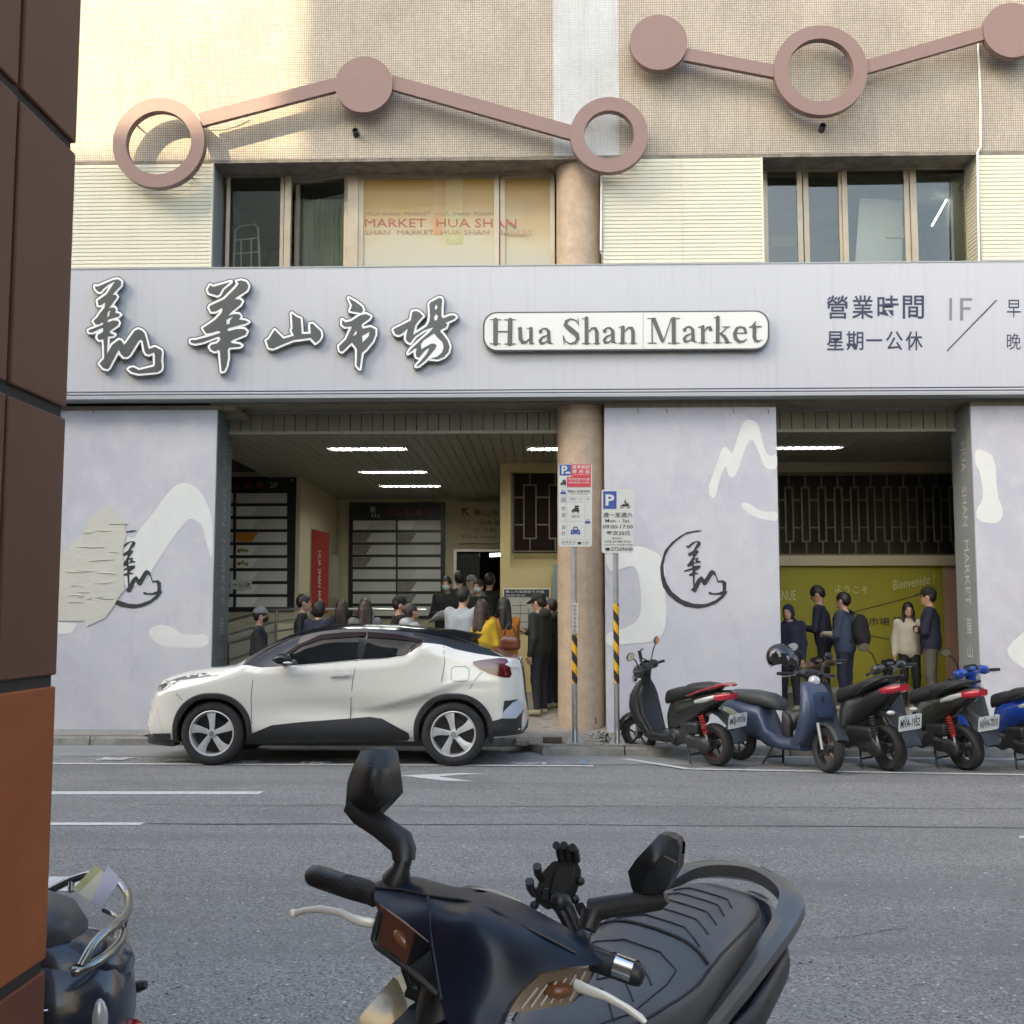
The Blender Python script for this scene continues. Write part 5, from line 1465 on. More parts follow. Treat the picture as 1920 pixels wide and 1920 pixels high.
for k, ch in enumerate('智慧停車收費區'): text_to(mb, ch, lambda u, v: at(u, -v, Y1 - .0435), 1074.5, 1081.5, -(1133.5 + k * 7.6 + 6.4), -(1133.5 + k * 7.6)); 
mb.build('lettering', M_NAVY, lb_)
YP2 = 13.72
p2, Y2 = post(1157, 1030, 1381, YP2, 'grey post with small white motorcycle parking sign beside the mural pier', (1132, 1281), 4.0)
s2 = plate(p2, Y2, 1128, 1188, 918, 1037)
prect(s2, Y2, 1131, 1156, 921, 954, M_BLUE); ptext(s2, Y2, 'P', 1135.5, 1152, 927, 948, M_SW, .03)
mb = MB(); f = lambda u, v: at(1172 + u * 9, 945 + v * 9, Y2 - .0445)
for c_ in (-.68, .68):
    flat_shape(mb, [[(c_ + .36 * cos(t), .55 + .36 * sin(t)) for t in np.linspace(0, 2 * pi, 16, endpoint=False)], [(c_ + .2 * cos(t), .55 + .2 * sin(t)) for t in np.linspace(0, 2 * pi, 12, endpoint=False)]], f)
flat_shape(mb, [[(-.7, .1), (-.2, .0), (.1, .1), (.5, -.15), (.85, -.2), (.6, .0), (.9, .2), (.4, .45), (-.4, .5)]], f)
flat_shape(mb, [[(-.1, -.02), (-.15, -.6), (.1, -.7), (.2, -.35), (.5, -.3), (.5, -.2), (.1, -.2), (.2, -.02)]], f); flat_shape(mb, [[(0 + .13 * cos(t), -.85 + .13 * sin(t)) for t in np.linspace(0, 2 * pi, 10, endpoint=False)]], f)
mb.build('motorcycle_symbol', M_INK, s2)
for body, x0, x1, y0, y1 in (('週一至週六', 1131, 1186, 961, 970), ('Mon. - Sat.', 1135, 1182, 973, 979.5), ('09:00-17:00', 1131, 1187, 984, 991), ('每次20元', 1137, 1182, 995, 1004), ('隔日另計', 1148, 1167, 1007.5, 1011), ('NT$ 20 PER STAY', 1134, 1184, 1013.5, 1018), ('(extra fee for overnight parking)', 1133, 1186, 1019.5, 1023.5), ('27269600', 1146, 1186, 1026, 1032.5)):
    ptext(s2, Y2, body, x0, x1, y0, y1, M_INK, .008)
prect(s2, Y2, 1135, 1143.5, 1027, 1032.5, M_INK, .044, 'phone_symbol')

# plant in the drain corner
pl_root = empty('weed', at(1140, 1374, 13.95), 'small green weed growing at the foot of the column beside the kerb', 'plant')
mb = MB(); c0 = at(1137, 1372, 13.95); c0.z = floor_z(13.9)
for k in range(90):
    p = c0 + Vector((rng.gauss(0, .07), rng.gauss(0, .04), abs(rng.gauss(.05, .05)))); s_ = rng.uniform(.012, .03)
    Mx = Matrix.Translation(p) @ Matrix.Rotation(rng.uniform(0, 6.3), 4, 'Z') @ Matrix.Rotation(rng.uniform(-1, 1), 4, 'X')
    mb.add([Mx @ Vector(q) for q in ((-s_ * .5, 0, 0), (0, -s_, .002), (s_ * .5, 0, 0), (0, s_, .004))], [(0, 1, 2, 3)])
mb.build('leaves', mat('weed_green', (.06, .12, .03), .6, var=.5, vscale=30), pl_root)
mb = MB(); A = at(1038, 1363, 13.9); mb.box(A.x - .13, A.x + .10, 13.78, 13.9, floor_z(13.9) + .004, floor_z(13.9) + .07)
tag(mb.build('loose_brick', mat('brick_brown', (.09, .065, .05), .9, var=.5, vscale=20), bevel=.008), 'dark loose brick lying on the paving by the column', 'brick')

# ================================================================== NEAR SIDE OF THE STREET
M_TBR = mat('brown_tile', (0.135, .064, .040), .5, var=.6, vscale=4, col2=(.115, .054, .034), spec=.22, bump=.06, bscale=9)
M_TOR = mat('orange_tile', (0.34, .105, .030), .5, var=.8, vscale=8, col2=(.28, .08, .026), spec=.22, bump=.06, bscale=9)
M_GROUT = mat('dark_grout', (.035, .033, .03), .9)
xf = atD(50, 1158, 2.33).x
def solveY(px):
    lo_, hi_ = .5, 6
    for _ in range(50):
        m_ = (lo_ + hi_) / 2
        if at(px, 1158, m_).x < xf: hi_ = m_
        else: lo_ = m_
    return lo_
ye, yj = solveY(111), solveY(-2)
tcol = empty('tiled_pillar', (xf - .3, ye - .35, .05), 'dark brown tiled pillar standing close at the left edge', 'pillar')
mb = MB(); mb.box(xf - .62, xf - .009, ye - .72, ye - .009, .05, 3.55); mb.build('pillar_core', M_GROUT, tcol)
tw = ye - yj
zj = [-.33, .27, .869, 1.462, 2.045, 2.648, 3.25, 3.85]
tmesh = {}
for i in range(len(zj) - 1):
    z0, z1 = max(zj[i] + .012, .051), min(zj[i + 1] - .012, 3.54)
    m_ = M_TOR if i <= 2 and i >= 2 else (M_TOR if i == 2 else M_TBR)
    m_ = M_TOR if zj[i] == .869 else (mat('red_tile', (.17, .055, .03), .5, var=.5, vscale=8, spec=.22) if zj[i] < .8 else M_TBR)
    for k in range(3):                     # side facing the camera's lane of view
        y1 = ye - k * tw - (0 if k == 0 else .008); y0 = ye - (k + 1) * tw + .008
        y0 = max(y0, ye - .74)
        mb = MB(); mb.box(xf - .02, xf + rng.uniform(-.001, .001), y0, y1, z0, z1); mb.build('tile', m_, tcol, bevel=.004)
    for k in range(3):                     # street face
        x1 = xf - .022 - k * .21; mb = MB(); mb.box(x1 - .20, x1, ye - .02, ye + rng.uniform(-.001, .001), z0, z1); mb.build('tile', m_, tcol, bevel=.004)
# low unseen shops beside the camera, parted to let skylight onto the foreground
M_NB = mat('near_facade', (0.50, .46, .38), .7, var=.4, vscale=.6, streak=.3)
M_NBG = mat('near_glass', (.05, .06, .065), .08)
def near_block(name, x0, x1, h, label, arcade=True):
    root = empty(name, ((x0 + x1) / 2, 2.6, 0), label, 'building')
    mb = MB(); mb.box(x0, x1, -8, ye, 3.55, h); mb.box(x0, x1, -8.2, -3.4, 0, 3.549); mb.build('wall', M_NB, root)
    z_ = 4.4
    while z_ < h - 1.6:
        xx = x0 + .9
        while xx < x1 - 1.6:
            mb = MB(); mb.box(xx, xx + 1.3, ye - .03, ye + .012, z_, z_ + 1.5); wn = mb.build('window', M_NBG, root)
            mb = MB(); mb.box(xx - .06, xx + 1.36, ye - .02, ye + .05, z_ - .08, z_ - .002); mb.build('sill', M_WPLAS, wn)
            xx += 2.2
        z_ += 3.1
    return root
near_block('arcade_building', -40, -1.02, 8.0, 'low beige shop building with arcade left of the camera')
near_block('arcade_building', 4.2, 40, 8.0, 'low beige shop building with arcade right of the camera')
def tower(x0, x1, y0, y1, h, label):  # unseen; placed and sized for the shadow cast on the market facade
    root = empty('shade_tower', ((x0 + x1) / 2, y1, 0), label, 'building')
    mb = MB(); mb.box(x0, x1, y0, y1, 0, h); mb.build('wall', M_NB, root)
    z_ = 4.4
    while z_ < h - 1.6:
        xx = x0 + .9
        while xx < x1 - 1.6:
            mb = MB(); mb.box(xx, xx + 1.5, y1 - .03, y1 + .02, z_, z_ + 1.5); mb.build('window', M_NBG, root)
            xx += 2.6
        z_ += 3.1
tower(-24.05, -11.0, -22, -8.3, 31.0, 'unseen tall beige apartment tower behind the near shops, sized to shade the market')
tower(-60, -24.06, -22, -8.3, 25.9, 'unseen lower beige apartment tower further left behind the near shops, sized to let sun onto the upper wall')
mb = MB(); mb.box(-40, XL - .35, BY, 32, 0, 12); tag(mb.build('neighbour_building', M_TILE), 'plain tiled building left of the market', 'building')
mb = MB(); mb.box(XR + .35, 40, BY, 32, 0, 12); tag(mb.build('neighbour_building', M_TILE), 'plain tiled building right of the market', 'building')
# ================================================================== PARKED CAR
def pchip(xs, ys):
    xs, ys = np.array(xs, float), np.array(ys, float); h = np.diff(xs); d = np.diff(ys) / h
    m = np.zeros_like(xs)
    for i in range(1, len(xs) - 1):
        if d[i - 1] * d[i] > 0:
            w1, w2 = 2 * h[i] + h[i - 1], h[i] + 2 * h[i - 1]; m[i] = (w1 + w2) / (w1 / d[i - 1] + w2 / d[i])
    m[0], m[-1] = d[0], d[-1]
    def f(x):
        x = np.clip(x, xs[0], xs[-1]); i = np.clip(np.searchsorted(xs, x) - 1, 0, len(xs) - 2); t = (x - xs[i]) / h[i]
        return (ys[i] * (1 + 2 * t) * (1 - t) ** 2 + h[i] * m[i] * t * (1 - t) ** 2 + ys[i + 1] * t * t * (3 - 2 * t) + h[i] * m[i + 1] * t * t * (t - 1))
    return f
Y0, HW = 12.48, 0.8975
def trace(pts, g):
    P = [at(px, py, Y0 + g) for px, py in pts]; P.sort(key=lambda p: p.x)
    return pchip([p.x for p in P], [p.z for p in P])
XF, XB = at(269, 1345, Y0 + .45).x, at(990, 1340, Y0 + .35).x
zt_pts = [(at(px, py, Y0 + g)) for px, py, g in [(268.5, 1352, .5), (270, 1338, .5), (273, 1322, .5), (279, 1308, .55), (291, 1290, .6), (325, 1268, .8), (381, 1253, .9), (432, 1246, .9), (462, 1241, .85), (500, 1217, .85), (543, 1193, .85), (584, 1179, .85), (626, 1171, .85), (690, 1168.5, .85), (752, 1171, .85), (834, 1181, .85), (868, 1192, .85), (910, 1208, .8), (957, 1229, .7), (974, 1233, .6), (981, 1262, .5), (984, 1300, .45), (988, 1325, .4), (990.5, 1345, .35)]]
zt_pts.sort(key=lambda p: p.x)
f_top = pchip([p.x for p in zt_pts], [p.z for p in zt_pts])
f_rail = trace([(268, 1352), (291, 1291), (330, 1272), (400, 1258), (455, 1248), (500, 1224), (545, 1201), (588, 1187), (640, 1180), (690, 1178.5), (750, 1183), (800, 1190), (850, 1199), (905, 1212), (957, 1232), (990, 1345)], .30)
f_belt = trace([(268, 1353), (291, 1296), (330, 1284), (395, 1268), (440, 1253), (458, 1247), (492, 1251.5), (560, 1247), (667, 1239), (731, 1234), (765, 1226), (795, 1205.5), (829, 1209), (855, 1217.5), (923, 1230), (957, 1234), (976, 1240), (990, 1345)], .07)
f_bot = trace([(268, 1370), (285, 1388), (330, 1392), (460, 1392), (700, 1391), (900, 1391), (930, 1384), (979, 1376), (990, 1352)], .12)
XWf, XWr, ZW = at(397, 1375, Y0 + .05).x, at(850, 1375, Y0 + .05).x, .345
def gside(Xv, z):
    g_ = .045 + .10 * np.clip((.42 - z) / .3, 0, 1) ** 1.5
    for xw in (XWf, XWr):
        g_ = g_ - (.05 if xw == XWr else .035) * np.exp(-((Xv - xw) / .5) ** 2) * np.exp(-((z - .76) / .24) ** 2)
    g_ = g_ + .045 * np.exp(-((Xv - (XWf + 1.35)) / .75) ** 2) * np.exp(-((z - .60) / .13) ** 2)
    # body-side crease sweeping up to the rear haunch
    zc = .60 + .28 * np.clip((Xv - (XWf + 1.7)) / 1.0, 0, 1) ** 1.4
    g_ = g_ + .034 * np.tanh((zc - z) / .022) * np.exp(-((Xv - (XWr - .45)) / .55) ** 2)
    return g_
def gnose(Xv):
    a = float(np.clip(1 - (Xv - XF) / .62, 0, 1)); b_ = float(np.clip(1 - (XB - Xv) / .36, 0, 1)); n_ = 2.6
    return max(1 - (1 - a ** n_) ** (1 / n_), 1 - (1 - b_ ** n_) ** (1 / n_))
NBELT = 29
NR = 35
def station(Xv):
    zb, zt, zl, zr = float(f_bot(Xv)), float(f_top(Xv)), float(f_belt(Xv)), float(f_rail(Xv))
    zb = min(zb, zt - .02)
    zl = min(zl, zt - .004); zl = max(zl, zb + .01); zr = min(max(zr, zl + .001), zt - .001)
    z = [zb, zb + .06 * (zl - zb)] + [zb + (zl - zb) * f for f in np.linspace(.1, 1.0, 28)]
    g_ = [float(gside(np.array(Xv), q)) for q in z]
    g_[0] += .05
    sh = max(0, min(1, (zr - zl) / .25))
    g_[-1] += .035; g_[-2] += .020; g_[-3] += .010
    gr = g_[-1] + .04 + .13 * sh
    z += [zl + (zr - zl) * .5, zr, zr + (zt - zr) * .62, zr + (zt - zr) * .92, zt]
    g_ += [(g_[-1] + gr) / 2 - .012, gr, gr + (HW - gr) * .16, gr + (HW - gr) * .5, HW]
    n0 = float(gnose(Xv))
    g_ = [q + (HW - q) * n0 * .985 for q in g_]
    return np.array(z), np.minimum(np.array(g_), HW)
NSX = 170
tt = np.linspace(0, 1, NSX); SX = XF + (XB - XF) * (.5 - .5 * np.cos(pi * tt)) * .55 + (XB - XF) * tt * .45
STN = [station(float(x)) for x in SX]
ZZ = np.array([s[0] for s in STN]); GG = np.array([s[1] for s in STN])
def surf_g(Xv, z):
    i = int(np.clip(np.searchsorted(SX, Xv) - 1, 0, NSX - 2)); t = float(np.clip((Xv - SX[i]) / (SX[i + 1] - SX[i]), 0, 1))
    zk = ZZ[i] * (1 - t) + ZZ[i + 1] * t; gk = GG[i] * (1 - t) + GG[i + 1] * t
    return float(np.interp(z, zk, gk))
M_CARW = mat('car_white', (0.78, 0.755, 0.675), .18, coat=1.0, spec=.6)
M_CARB = mat('car_black_paint', (0.008, 0.010, 0.016), .12, coat=.15, spec=.4)
M_CLAD = mat('car_cladding', (0.026, 0.027, 0.028), .55, bump=.1, bscale=300)
M_CGL = mat('car_glass', (0.008, 0.010, 0.011), .04, spec=.22)
M_VISOR = mat('car_visor', (0.012, 0.004, 0.005), .3, spec=.12)
M_SEAM = mat('car_seam', (0.03, 0.03, 0.03), .8)
M_TAIL = mat('tail_lamp', (0.085, 0.006, 0.012), .06, coat=1)
M_HEAD = mat('head_lamp', (0.40, 0.41, 0.42), .10, .4, coat=1)
M_TYRE = mat('tyre', (0.022, 0.022, 0.022), .75, bump=.15, bscale=120)
M_RIM = mat('alloy', (0.62, 0.62, 0.61), .32, .35)
M_RIMD = mat('alloy_dark', (0.05, 0.05, 0.05), .5, .5)
car = empty('parked_car', ((XF + XB) / 2, Y0 + HW, 0), 'white crossover car with black roof parked at the kerb facing left', 'car')
mb = MB(); verts = []; faces = []; mi = []
nr = NR
for side in (0, 1):
    for i in range(NSX):
        for k in range(nr):
            y = Y0 + GG[i, k]
            verts.append((SX[i], y if side == 0 else 2 * (Y0 + HW) - y, ZZ[i, k]))
def vid(s_, i, k): return s_ * NSX * nr + i * nr + k
x_ws, x_rg = at(457, 1245, Y0 + .1).x, at(958, 1233, Y0 + .1).x
for s_ in (0, 1):
    for i in range(NSX - 1):
        for k in range(nr - 1):
            f = (vid(s_, i, k), vid(s_, i + 1, k), vid(s_, i + 1, k + 1), vid(s_, i, k + 1))
            xm = (SX[i] + SX[i + 1]) / 2
            faces.append(f if s_ == 0 else f[::-1]); mi.append(1 if (k >= NBELT and x_ws < xm < x_rg) else 0)
for i in range(NSX - 1):        # underside
    faces.append((vid(0, i, 0), vid(1, i, 0), vid(1, i + 1, 0), vid(0, i + 1, 0))); mi.append(2)
mb.v, mb.f, mb.m = verts, faces, mi
me = mb.mesh('car_body', [M_CARW, M_CARB, M_CLAD])
bm = bmesh.new(); bm.from_mesh(me); bmesh.ops.remove_doubles(bm, verts=bm.verts, dist=.0004); bmesh.ops.recalc_face_normals(bm, faces=bm.faces); bm.to_mesh(me); bm.free()
body = obj('car_body', me, car)
cut = MB()
for xw in (XWf, XWr):
    cut.lathe([(.0005, -.4), (.385, -.4), (.385, .34), (.0005, .34)], Matrix.Translation((xw, Y0, ZW + .005)) @ Matrix.Rotation(radians(-90), 4, 'X'), 48, 0)
    cut.lathe([(.0005, -.4), (.385, -.4), (.385, .34), (.0005, .34)], Matrix.Translation((xw, Y0 + 2 * HW, ZW + .005)) @ Matrix.Rotation(radians(90), 4, 'X'), 48, 0)
co = obj('cut', cut.mesh('cut', [M_CLAD]))
bo = body.modifiers.new('b', 'BOOLEAN'); bo.object = co; bo.operation = 'DIFFERENCE'; bo.solver = 'EXACT'
dg = bpy.context.evaluated_depsgraph_get(); dg.update()
me2 = bpy.data.meshes.new_from_object(body.evaluated_get(dg)); body.modifiers.clear(); body.data = me2
me2.shade_smooth(); me2.set_sharp_from_angle(angle=radians(32))
bpy.data.objects.remove(co)
def sfp(px, py):                                   # picture point -> (X, z) on the near side of the body
    g_ = .05
    for _ in range(4):
        p = at(px, py, Y0 + g_); g_ = surf_g(p.x, p.z)
    return p.x, p.z
def panel(name, pts, m_, off=.006, back=.012, step=.05, parent=car, smooth=50, mirror=True, it=0):
    if it: pts = smooth_loop(pts, it)
    L = [sfp(*p) for p in pts]
    D_ = []
    for i in range(len(L)):
        a, b = L[i], L[(i + 1) % len(L)]; n_ = max(1, int(math.hypot(b[0] - a[0], b[1] - a[1]) / step))
        D_ += [(a[0] + (b[0] - a[0]) * t / n_, a[1] + (b[1] - a[1]) * t / n_) for t in range(n_)]
    P = np.array(D_); lo, hi = P.min(0), P.max(0)
    gx_, gz_ = np.meshgrid(np.arange(lo[0], hi[0], step), np.arange(lo[1], hi[1], step)); gx_, gz_ = gx_.ravel(), gz_.ravel()
    dd = poly_sdf([D_], gx_, gz_); ex = [(a, b) for a, b, d in zip(gx_, gz_, dd) if d < -step * .35]
    V, T = cdt_fill([D_], ex)
    o = None
    for s_ in ((0, 1) if mirror else (0,)):
        mb = MB()
        def mp(x, z, o_):
            y = Y0 + surf_g(x, z) - o_
            return (x, y if s_ == 0 else 2 * (Y0 + HW) - y, z)
        mb.add([mp(p[0], p[1], off) for p in V], T)
        n_ = len(D_)
        mb.add([mp(p[0], p[1], off) for p in D_] + [mp(p[0], p[1], -back) for p in D_], [(i, (i + 1) % n_, n_ + (i + 1) % n_, n_ + i) for i in range(n_)])
        q = mb.build(name, m_, parent, smooth=smooth)
        o = o or q
    return o
cz = lambda pts: zm(pts, 2.3415, 240, 1080)
panel('side_window', cz([(690, 350), (760, 306), (850, 275), (1018, 262), (1002, 362), (880, 376), (750, 386), (735, 365)]), M_CGL, .009)
panel('side_window', cz([(1052, 268), (1180, 275), (1283, 285), (1235, 318), (1222, 345), (1130, 357), (1030, 361)]), M_CGL, .009)
panel('quarter_window', cz([(1242, 318), (1288, 290), (1292, 298), (1238, 334)]), M_CGL, .009)
panel('rain_visor', cz([(672, 352), (750, 300), (850, 256), (960, 246), (1046, 244), (1040, 263), (850, 277), (760, 308), (700, 352)]), M_VISOR, .022)
panel('rain_visor', cz([(1054, 244), (1180, 255), (1290, 278), (1285, 290), (1180, 277), (1052, 268)]), M_VISOR, .022)
def line_panel(name, pts, wpx, m_, off=.002, par=car):
    P = cz(pts); L, R = [], []
    for i, p in enumerate(P):
        a, b = P[max(i - 1, 0)], P[min(i + 1, len(P) - 1)]; dx, dy = b[0] - a[0], b[1] - a[1]; n_ = math.hypot(dx, dy) or 1
        L.append((p[0] - dy / n_ * wpx / 2, p[1] + dx / n_ * wpx / 2)); R.append((p[0] + dy / n_ * wpx / 2, p[1] - dx / n_ * wpx / 2))
    return panel(name, L + R[::-1], m_, off, .004, .08, par)
line_panel('window_trim', [(740, 392), (880, 381), (1005, 368), (1130, 362), (1220, 350)], 1.2, M_CHROME, .006)
for q in ([(562, 408), (548, 460), (540, 540), (543, 640), (550, 688)], [(1006, 372), (988, 450), (979, 540), (976, 625), (974, 705)], [(1386, 306), (1391, 380), (1376, 460), (1362, 508)],
          [(446, 390), (420, 415), (395, 436), (370, 440)], [(182, 498), (215, 520), (238, 545)], [(1556, 420), (1525, 455), (1500, 495)], [(128, 590), (135, 640), (150, 690)], [(86, 588), (130, 590)]):
    line_panel('panel_gap', q, 1.0, M_SEAM)
line_panel('fuel_flap', [(1432, 398), (1485, 398), (1497, 408), (1497, 450), (1486, 461), (1432, 462), (1419, 451), (1419, 409), (1432, 398)], .8, M_SEAM)
M_CARW2 = mat('car_white_trim', (0.70, 0.69, 0.64), .3, coat=.6)
panel('handle_recess_shade', cz([(900, 420), (920, 412), (945, 414), (955, 424), (940, 434), (910, 434)]), M_SEAM if False else mat('car_white_shadow', (0.62, .61, .57), .35), .001, it=2)  # flat panel in darker white, the shade of a recess put into its colour
panel('door_handle', cz([(885, 433), (900, 427), (965, 423), (977, 430), (972, 438), (900, 441), (888, 440)]), M_CARW2, .026, .02, .03, it=1)
panel('tail_lamp', cz([(1500, 378), (1560, 366), (1660, 357), (1672, 380), (1690, 446), (1640, 444), (1560, 418)]), M_TAIL, .010, it=1)
panel('lamp_strip', cz([(1590, 380), (1650, 372), (1668, 436), (1655, 436), (1640, 384)]), mat('lamp_red', (.20, .02, .03), .1, coat=1), .016)
panel('tail_fin', cz([(1655, 388), (1690, 366), (1728, 352), (1722, 398), (1690, 404)]), M_CARW2, .03, .03)
panel('headlamp', cz([(119, 499), (130, 476), (186, 452), (192, 478), (160, 502), (126, 508)]), M_HEAD, .008, it=1)
panel('headlamp_bezel', cz([(128, 494), (140, 480), (172, 466), (170, 482), (150, 496)]), mat('lamp_bezel', (.06, .06, .065), .2), .012)
panel('headlamp_strip', cz([(190, 456), (290, 427), (340, 425), (368, 437), (230, 456), (196, 477)]), mat('lamp_grey', (.13, .14, .15), .15, coat=.6), .006)
panel('front_lower_bumper', cz([(62, 702), (110, 692), (186, 690), (196, 748), (120, 740), (72, 724)]), M_CLAD, .014)
panel('bumper_corner', cz([(76, 592), (128, 590), (140, 640), (152, 688), (100, 690), (84, 640)]), M_CARW2, .006)
panel('sill_cladding', cz([(518, 718), (552, 688), (632, 655), (760, 641), (975, 625), (1062, 618), (1116, 626), (1232, 690), (1238, 712), (1226, 724), (528, 736)]), M_CLAD, .014)
panel('rear_lower_bumper', cz([(1583, 642), (1640, 626), (1705, 624), (1750, 566), (1756, 660), (1734, 690), (1592, 706)]), M_CLAD, .014)
panel('bumper_wing', cz([(1640, 622), (1648, 596), (1692, 552), (1744, 540), (1728, 598), (1704, 624)]), mat('car_wing', (.55, .60, .68), .25, coat=.6), .022)
panel('reflector_recess', cz([(1652, 548), (1716, 540), (1692, 556), (1644, 608)]), M_CLAD, .010)
for xw in (XWf, XWr):
    for s_ in (0, 1):
        mb = MB(); rings = []
        a0, a1 = radians(-14), radians(194)
        for i in range(49):
            a = a0 + (a1 - a0) * i / 48; R_ = []
            for r_, o_ in ((.378, -.06), (.378, .010), (.392, .016), (.425, .016), (.436, .006), (.436, -.02)):
                rr = r_ * (1 + .035 * abs(sin(2 * a))); x_, z_ = xw + rr * cos(a), ZW + rr * sin(a); y_ = Y0 + surf_g(x_, z_) - o_
                R_.append((x_, y_ if s_ == 0 else 2 * (Y0 + HW) - y_, z_))
            rings.append(R_)
        mb.loft(rings, close=False, cap=False); mb.build('wheel_arch_trim', M_CLAD, car, smooth=40)
# door mirror
for s_ in (0, 1):
    a = at(530, 1237, Y0 - .06); y = a.y if s_ == 0 else 2 * (Y0 + HW) - a.y; sg = 1 if s_ == 0 else -1
    mb = MB(); blob_mb(mb, [(0, ('e', (a.x, y, a.z + .005), (.115, .07, .062))), (0, ('c', (a.x + .03, y, a.z - .03), (a.x - .02, y + sg * .15, a.z - .05), .03, .025))], .012, .03)
    mr = mb.build('door_mirror', M_CARB, car, smooth=60)
    mb = MB(); mb.ball((a.x + .06, y - sg * .045, a.z - .03), (.05, .03, .014)); mb.build('mirror_lamp', M_CARW2, mr, smooth=60)
# roof spoiler
mb = MB(); P = [at(820, 1177, Y0 + .85), at(860, 1180, Y0 + .85), at(904, 1189, Y0 + .85), at(900, 1195, Y0 + .85), at(850, 1196, Y0 + .85), at(820, 1190, Y0 + .85)]
mb.loft([[(p.x - .10 * abs(t) ** 3, Y0 + HW + t * .60, p.z - .05 * t * t) for p in P] for t in np.linspace(-1, 1, 11)]); mb.build('roof_spoiler', M_CARB, car, smooth=50)
# wheels
def make_wheel(xw, side):
    yo = Y0 + .035 if side == 0 else Y0 + 2 * HW - .035
    rot = Matrix.Rotation(radians(90), 4, 'X') if side == 0 else Matrix.Rotation(radians(-90), 4, 'X')
    Mw = Matrix.Translation((xw, yo, ZW)) @ rot                       # local +z points outwards
    wr = obj('wheel', None, car)
    mb = MB(); mb.lathe([(.235, -.20), (.30, -.215), (.335, -.20), (.345, -.17), (.3445, -.11), (.345, -.05), (.335, -.018), (.305, .0), (.265, -.002), (.242, -.014), (.235, -.03)], Mw, 56); mb.build('tyre', M_TYRE, wr, smooth=40)
    mb = MB(); mb.lathe([(.243, -.012), (.246, -.006), (.238, -.002), (.228, -.012), (.222, -.05), (.215, -.18)], Mw, 56); mb.build('rim', M_RIM, wr, smooth=40)
    mb = MB(); mb.lathe([(.001, -.12), (.215, -.12)], Mw, 40); mb.lathe([(.05, -.09), (.155, -.09), (.155, -.105)], Mw, 40); mb.build('brake_disc', M_RIMD, wr, smooth=40)
    for k in range(5):
        a = radians(90 + 72 * k + (0 if xw == XWf else 8)); mb = MB()
        def pt(r_, off, h): return Mw @ Vector((r_ * cos(a) - off * sin(a), r_ * sin(a) + off * cos(a), h))
        prof = [(.035, -.026, .026, -.016), (.075, -.028, .030, -.014), (.12, -.030, .034, -.012), (.165, -.034, .046, -.012), (.20, -.036, .066, -.014), (.228, -.036, .088, -.018)]
        rings = [[pt(r_, o0, h - .022), pt(r_, o0, h - .002), pt(r_, o0 + (o1 - o0) * .25, h), pt(r_, o0 + (o1 - o0) * .62, h - .003), pt(r_, o1, h - .012), pt(r_, o1, h - .03)] for r_, o0, o1, h in prof]
        mb.loft(rings); mb.build('spoke', M_RIM, wr, smooth=30)
    mb = MB(); mb.lathe([(.001, .002), (.028, .0), (.032, -.008), (.055, -.014), (.06, -.03)], Mw, 24); hc = mb.build('hub_cap', M_RIM, wr, smooth=40)
    mb = MB(); mb.lathe([(.020, .003), (.024, .004), (.026, .002)], Mw, 20); mb.lathe([(.008, .004), (.011, .005), (.013, .003)], Mw, 16); mb.build('hub_emblem', M_RIMD, hc)
    for k in range(5):
        a = radians(126 + 72 * k); c = Mw @ Vector((.055 * cos(a), .055 * sin(a), -.012)); mb = MB(); mb.ball(c, .009, nu=8, nv=6); mb.build('wheel_nut', M_RIMD, wr)
for xw in (XWf, XWr):
    for s_ in (0, 1): make_wheel(xw, s_)
mb = MB(); mb.box(XF + .5, XB - .5, Y0 + .25, Y0 + 2 * HW - .25, .2, .34); mb.build('underbody', M_CLAD, car)
mb = MB(); mb.box(at(322, 1390, Y0 + .15).x, at(330, 1390, Y0 + .15).x, Y0 + .1, Y0 + .3, .2, .34); mb.build('mud_flap', M_CLAD, car)
# ================================================================== PARKED SCOOTERS
M_SBLK = mat('scooter_black', (0.022, 0.023, 0.022), .28, coat=.4)
M_SMAT = mat('scooter_matt_plastic', (0.020, 0.021, 0.022), .42)
M_SEAT = mat('scooter_seat', (0.020, 0.020, 0.021), .48, bump=.15, bscale=200)
M_SNAVY = mat('scooter_navy', (0.040, 0.058, 0.105), .38, coat=.3)
M_SBLUE = mat('scooter_blue', (0.012, 0.05, 0.32), .22, coat=.6)
M_SOLIV = mat('scooter_olive', (0.045, 0.046, 0.034), .22, .3, coat=.6)
M_SGRN = mat('scooter_dark_green', (0.028, 0.032, 0.026), .24, .2, coat=.6)
M_SRED = mat('scooter_red', (0.33, 0.012, 0.02), .2, coat=.6)
M_TRED = mat('scooter_tail_lamp', (0.40, 0.01, 0.03), .12, coat=1)
M_SHRED = mat('shock_red', (0.42, 0.02, 0.02), .35)
M_ENG = mat('engine_grey', (0.050, 0.050, 0.052), .42, .35, var=.5, vscale=12)
M_MIRR = mat('mirror_glass', (0.75, 0.77, 0.78), .04, 1.0)
M_AMB = mat('amber_lens', (0.60, 0.16, 0.01), .2, coat=.8)
M_CLRL = mat('clear_lens', (0.55, 0.56, 0.56), .12, .2, coat=.8)
M_NPL = mat('number_plate', (0.66, 0.68, 0.68), .4)
M_NTX = mat('plate_text', (0.02, 0.025, 0.03), .5)
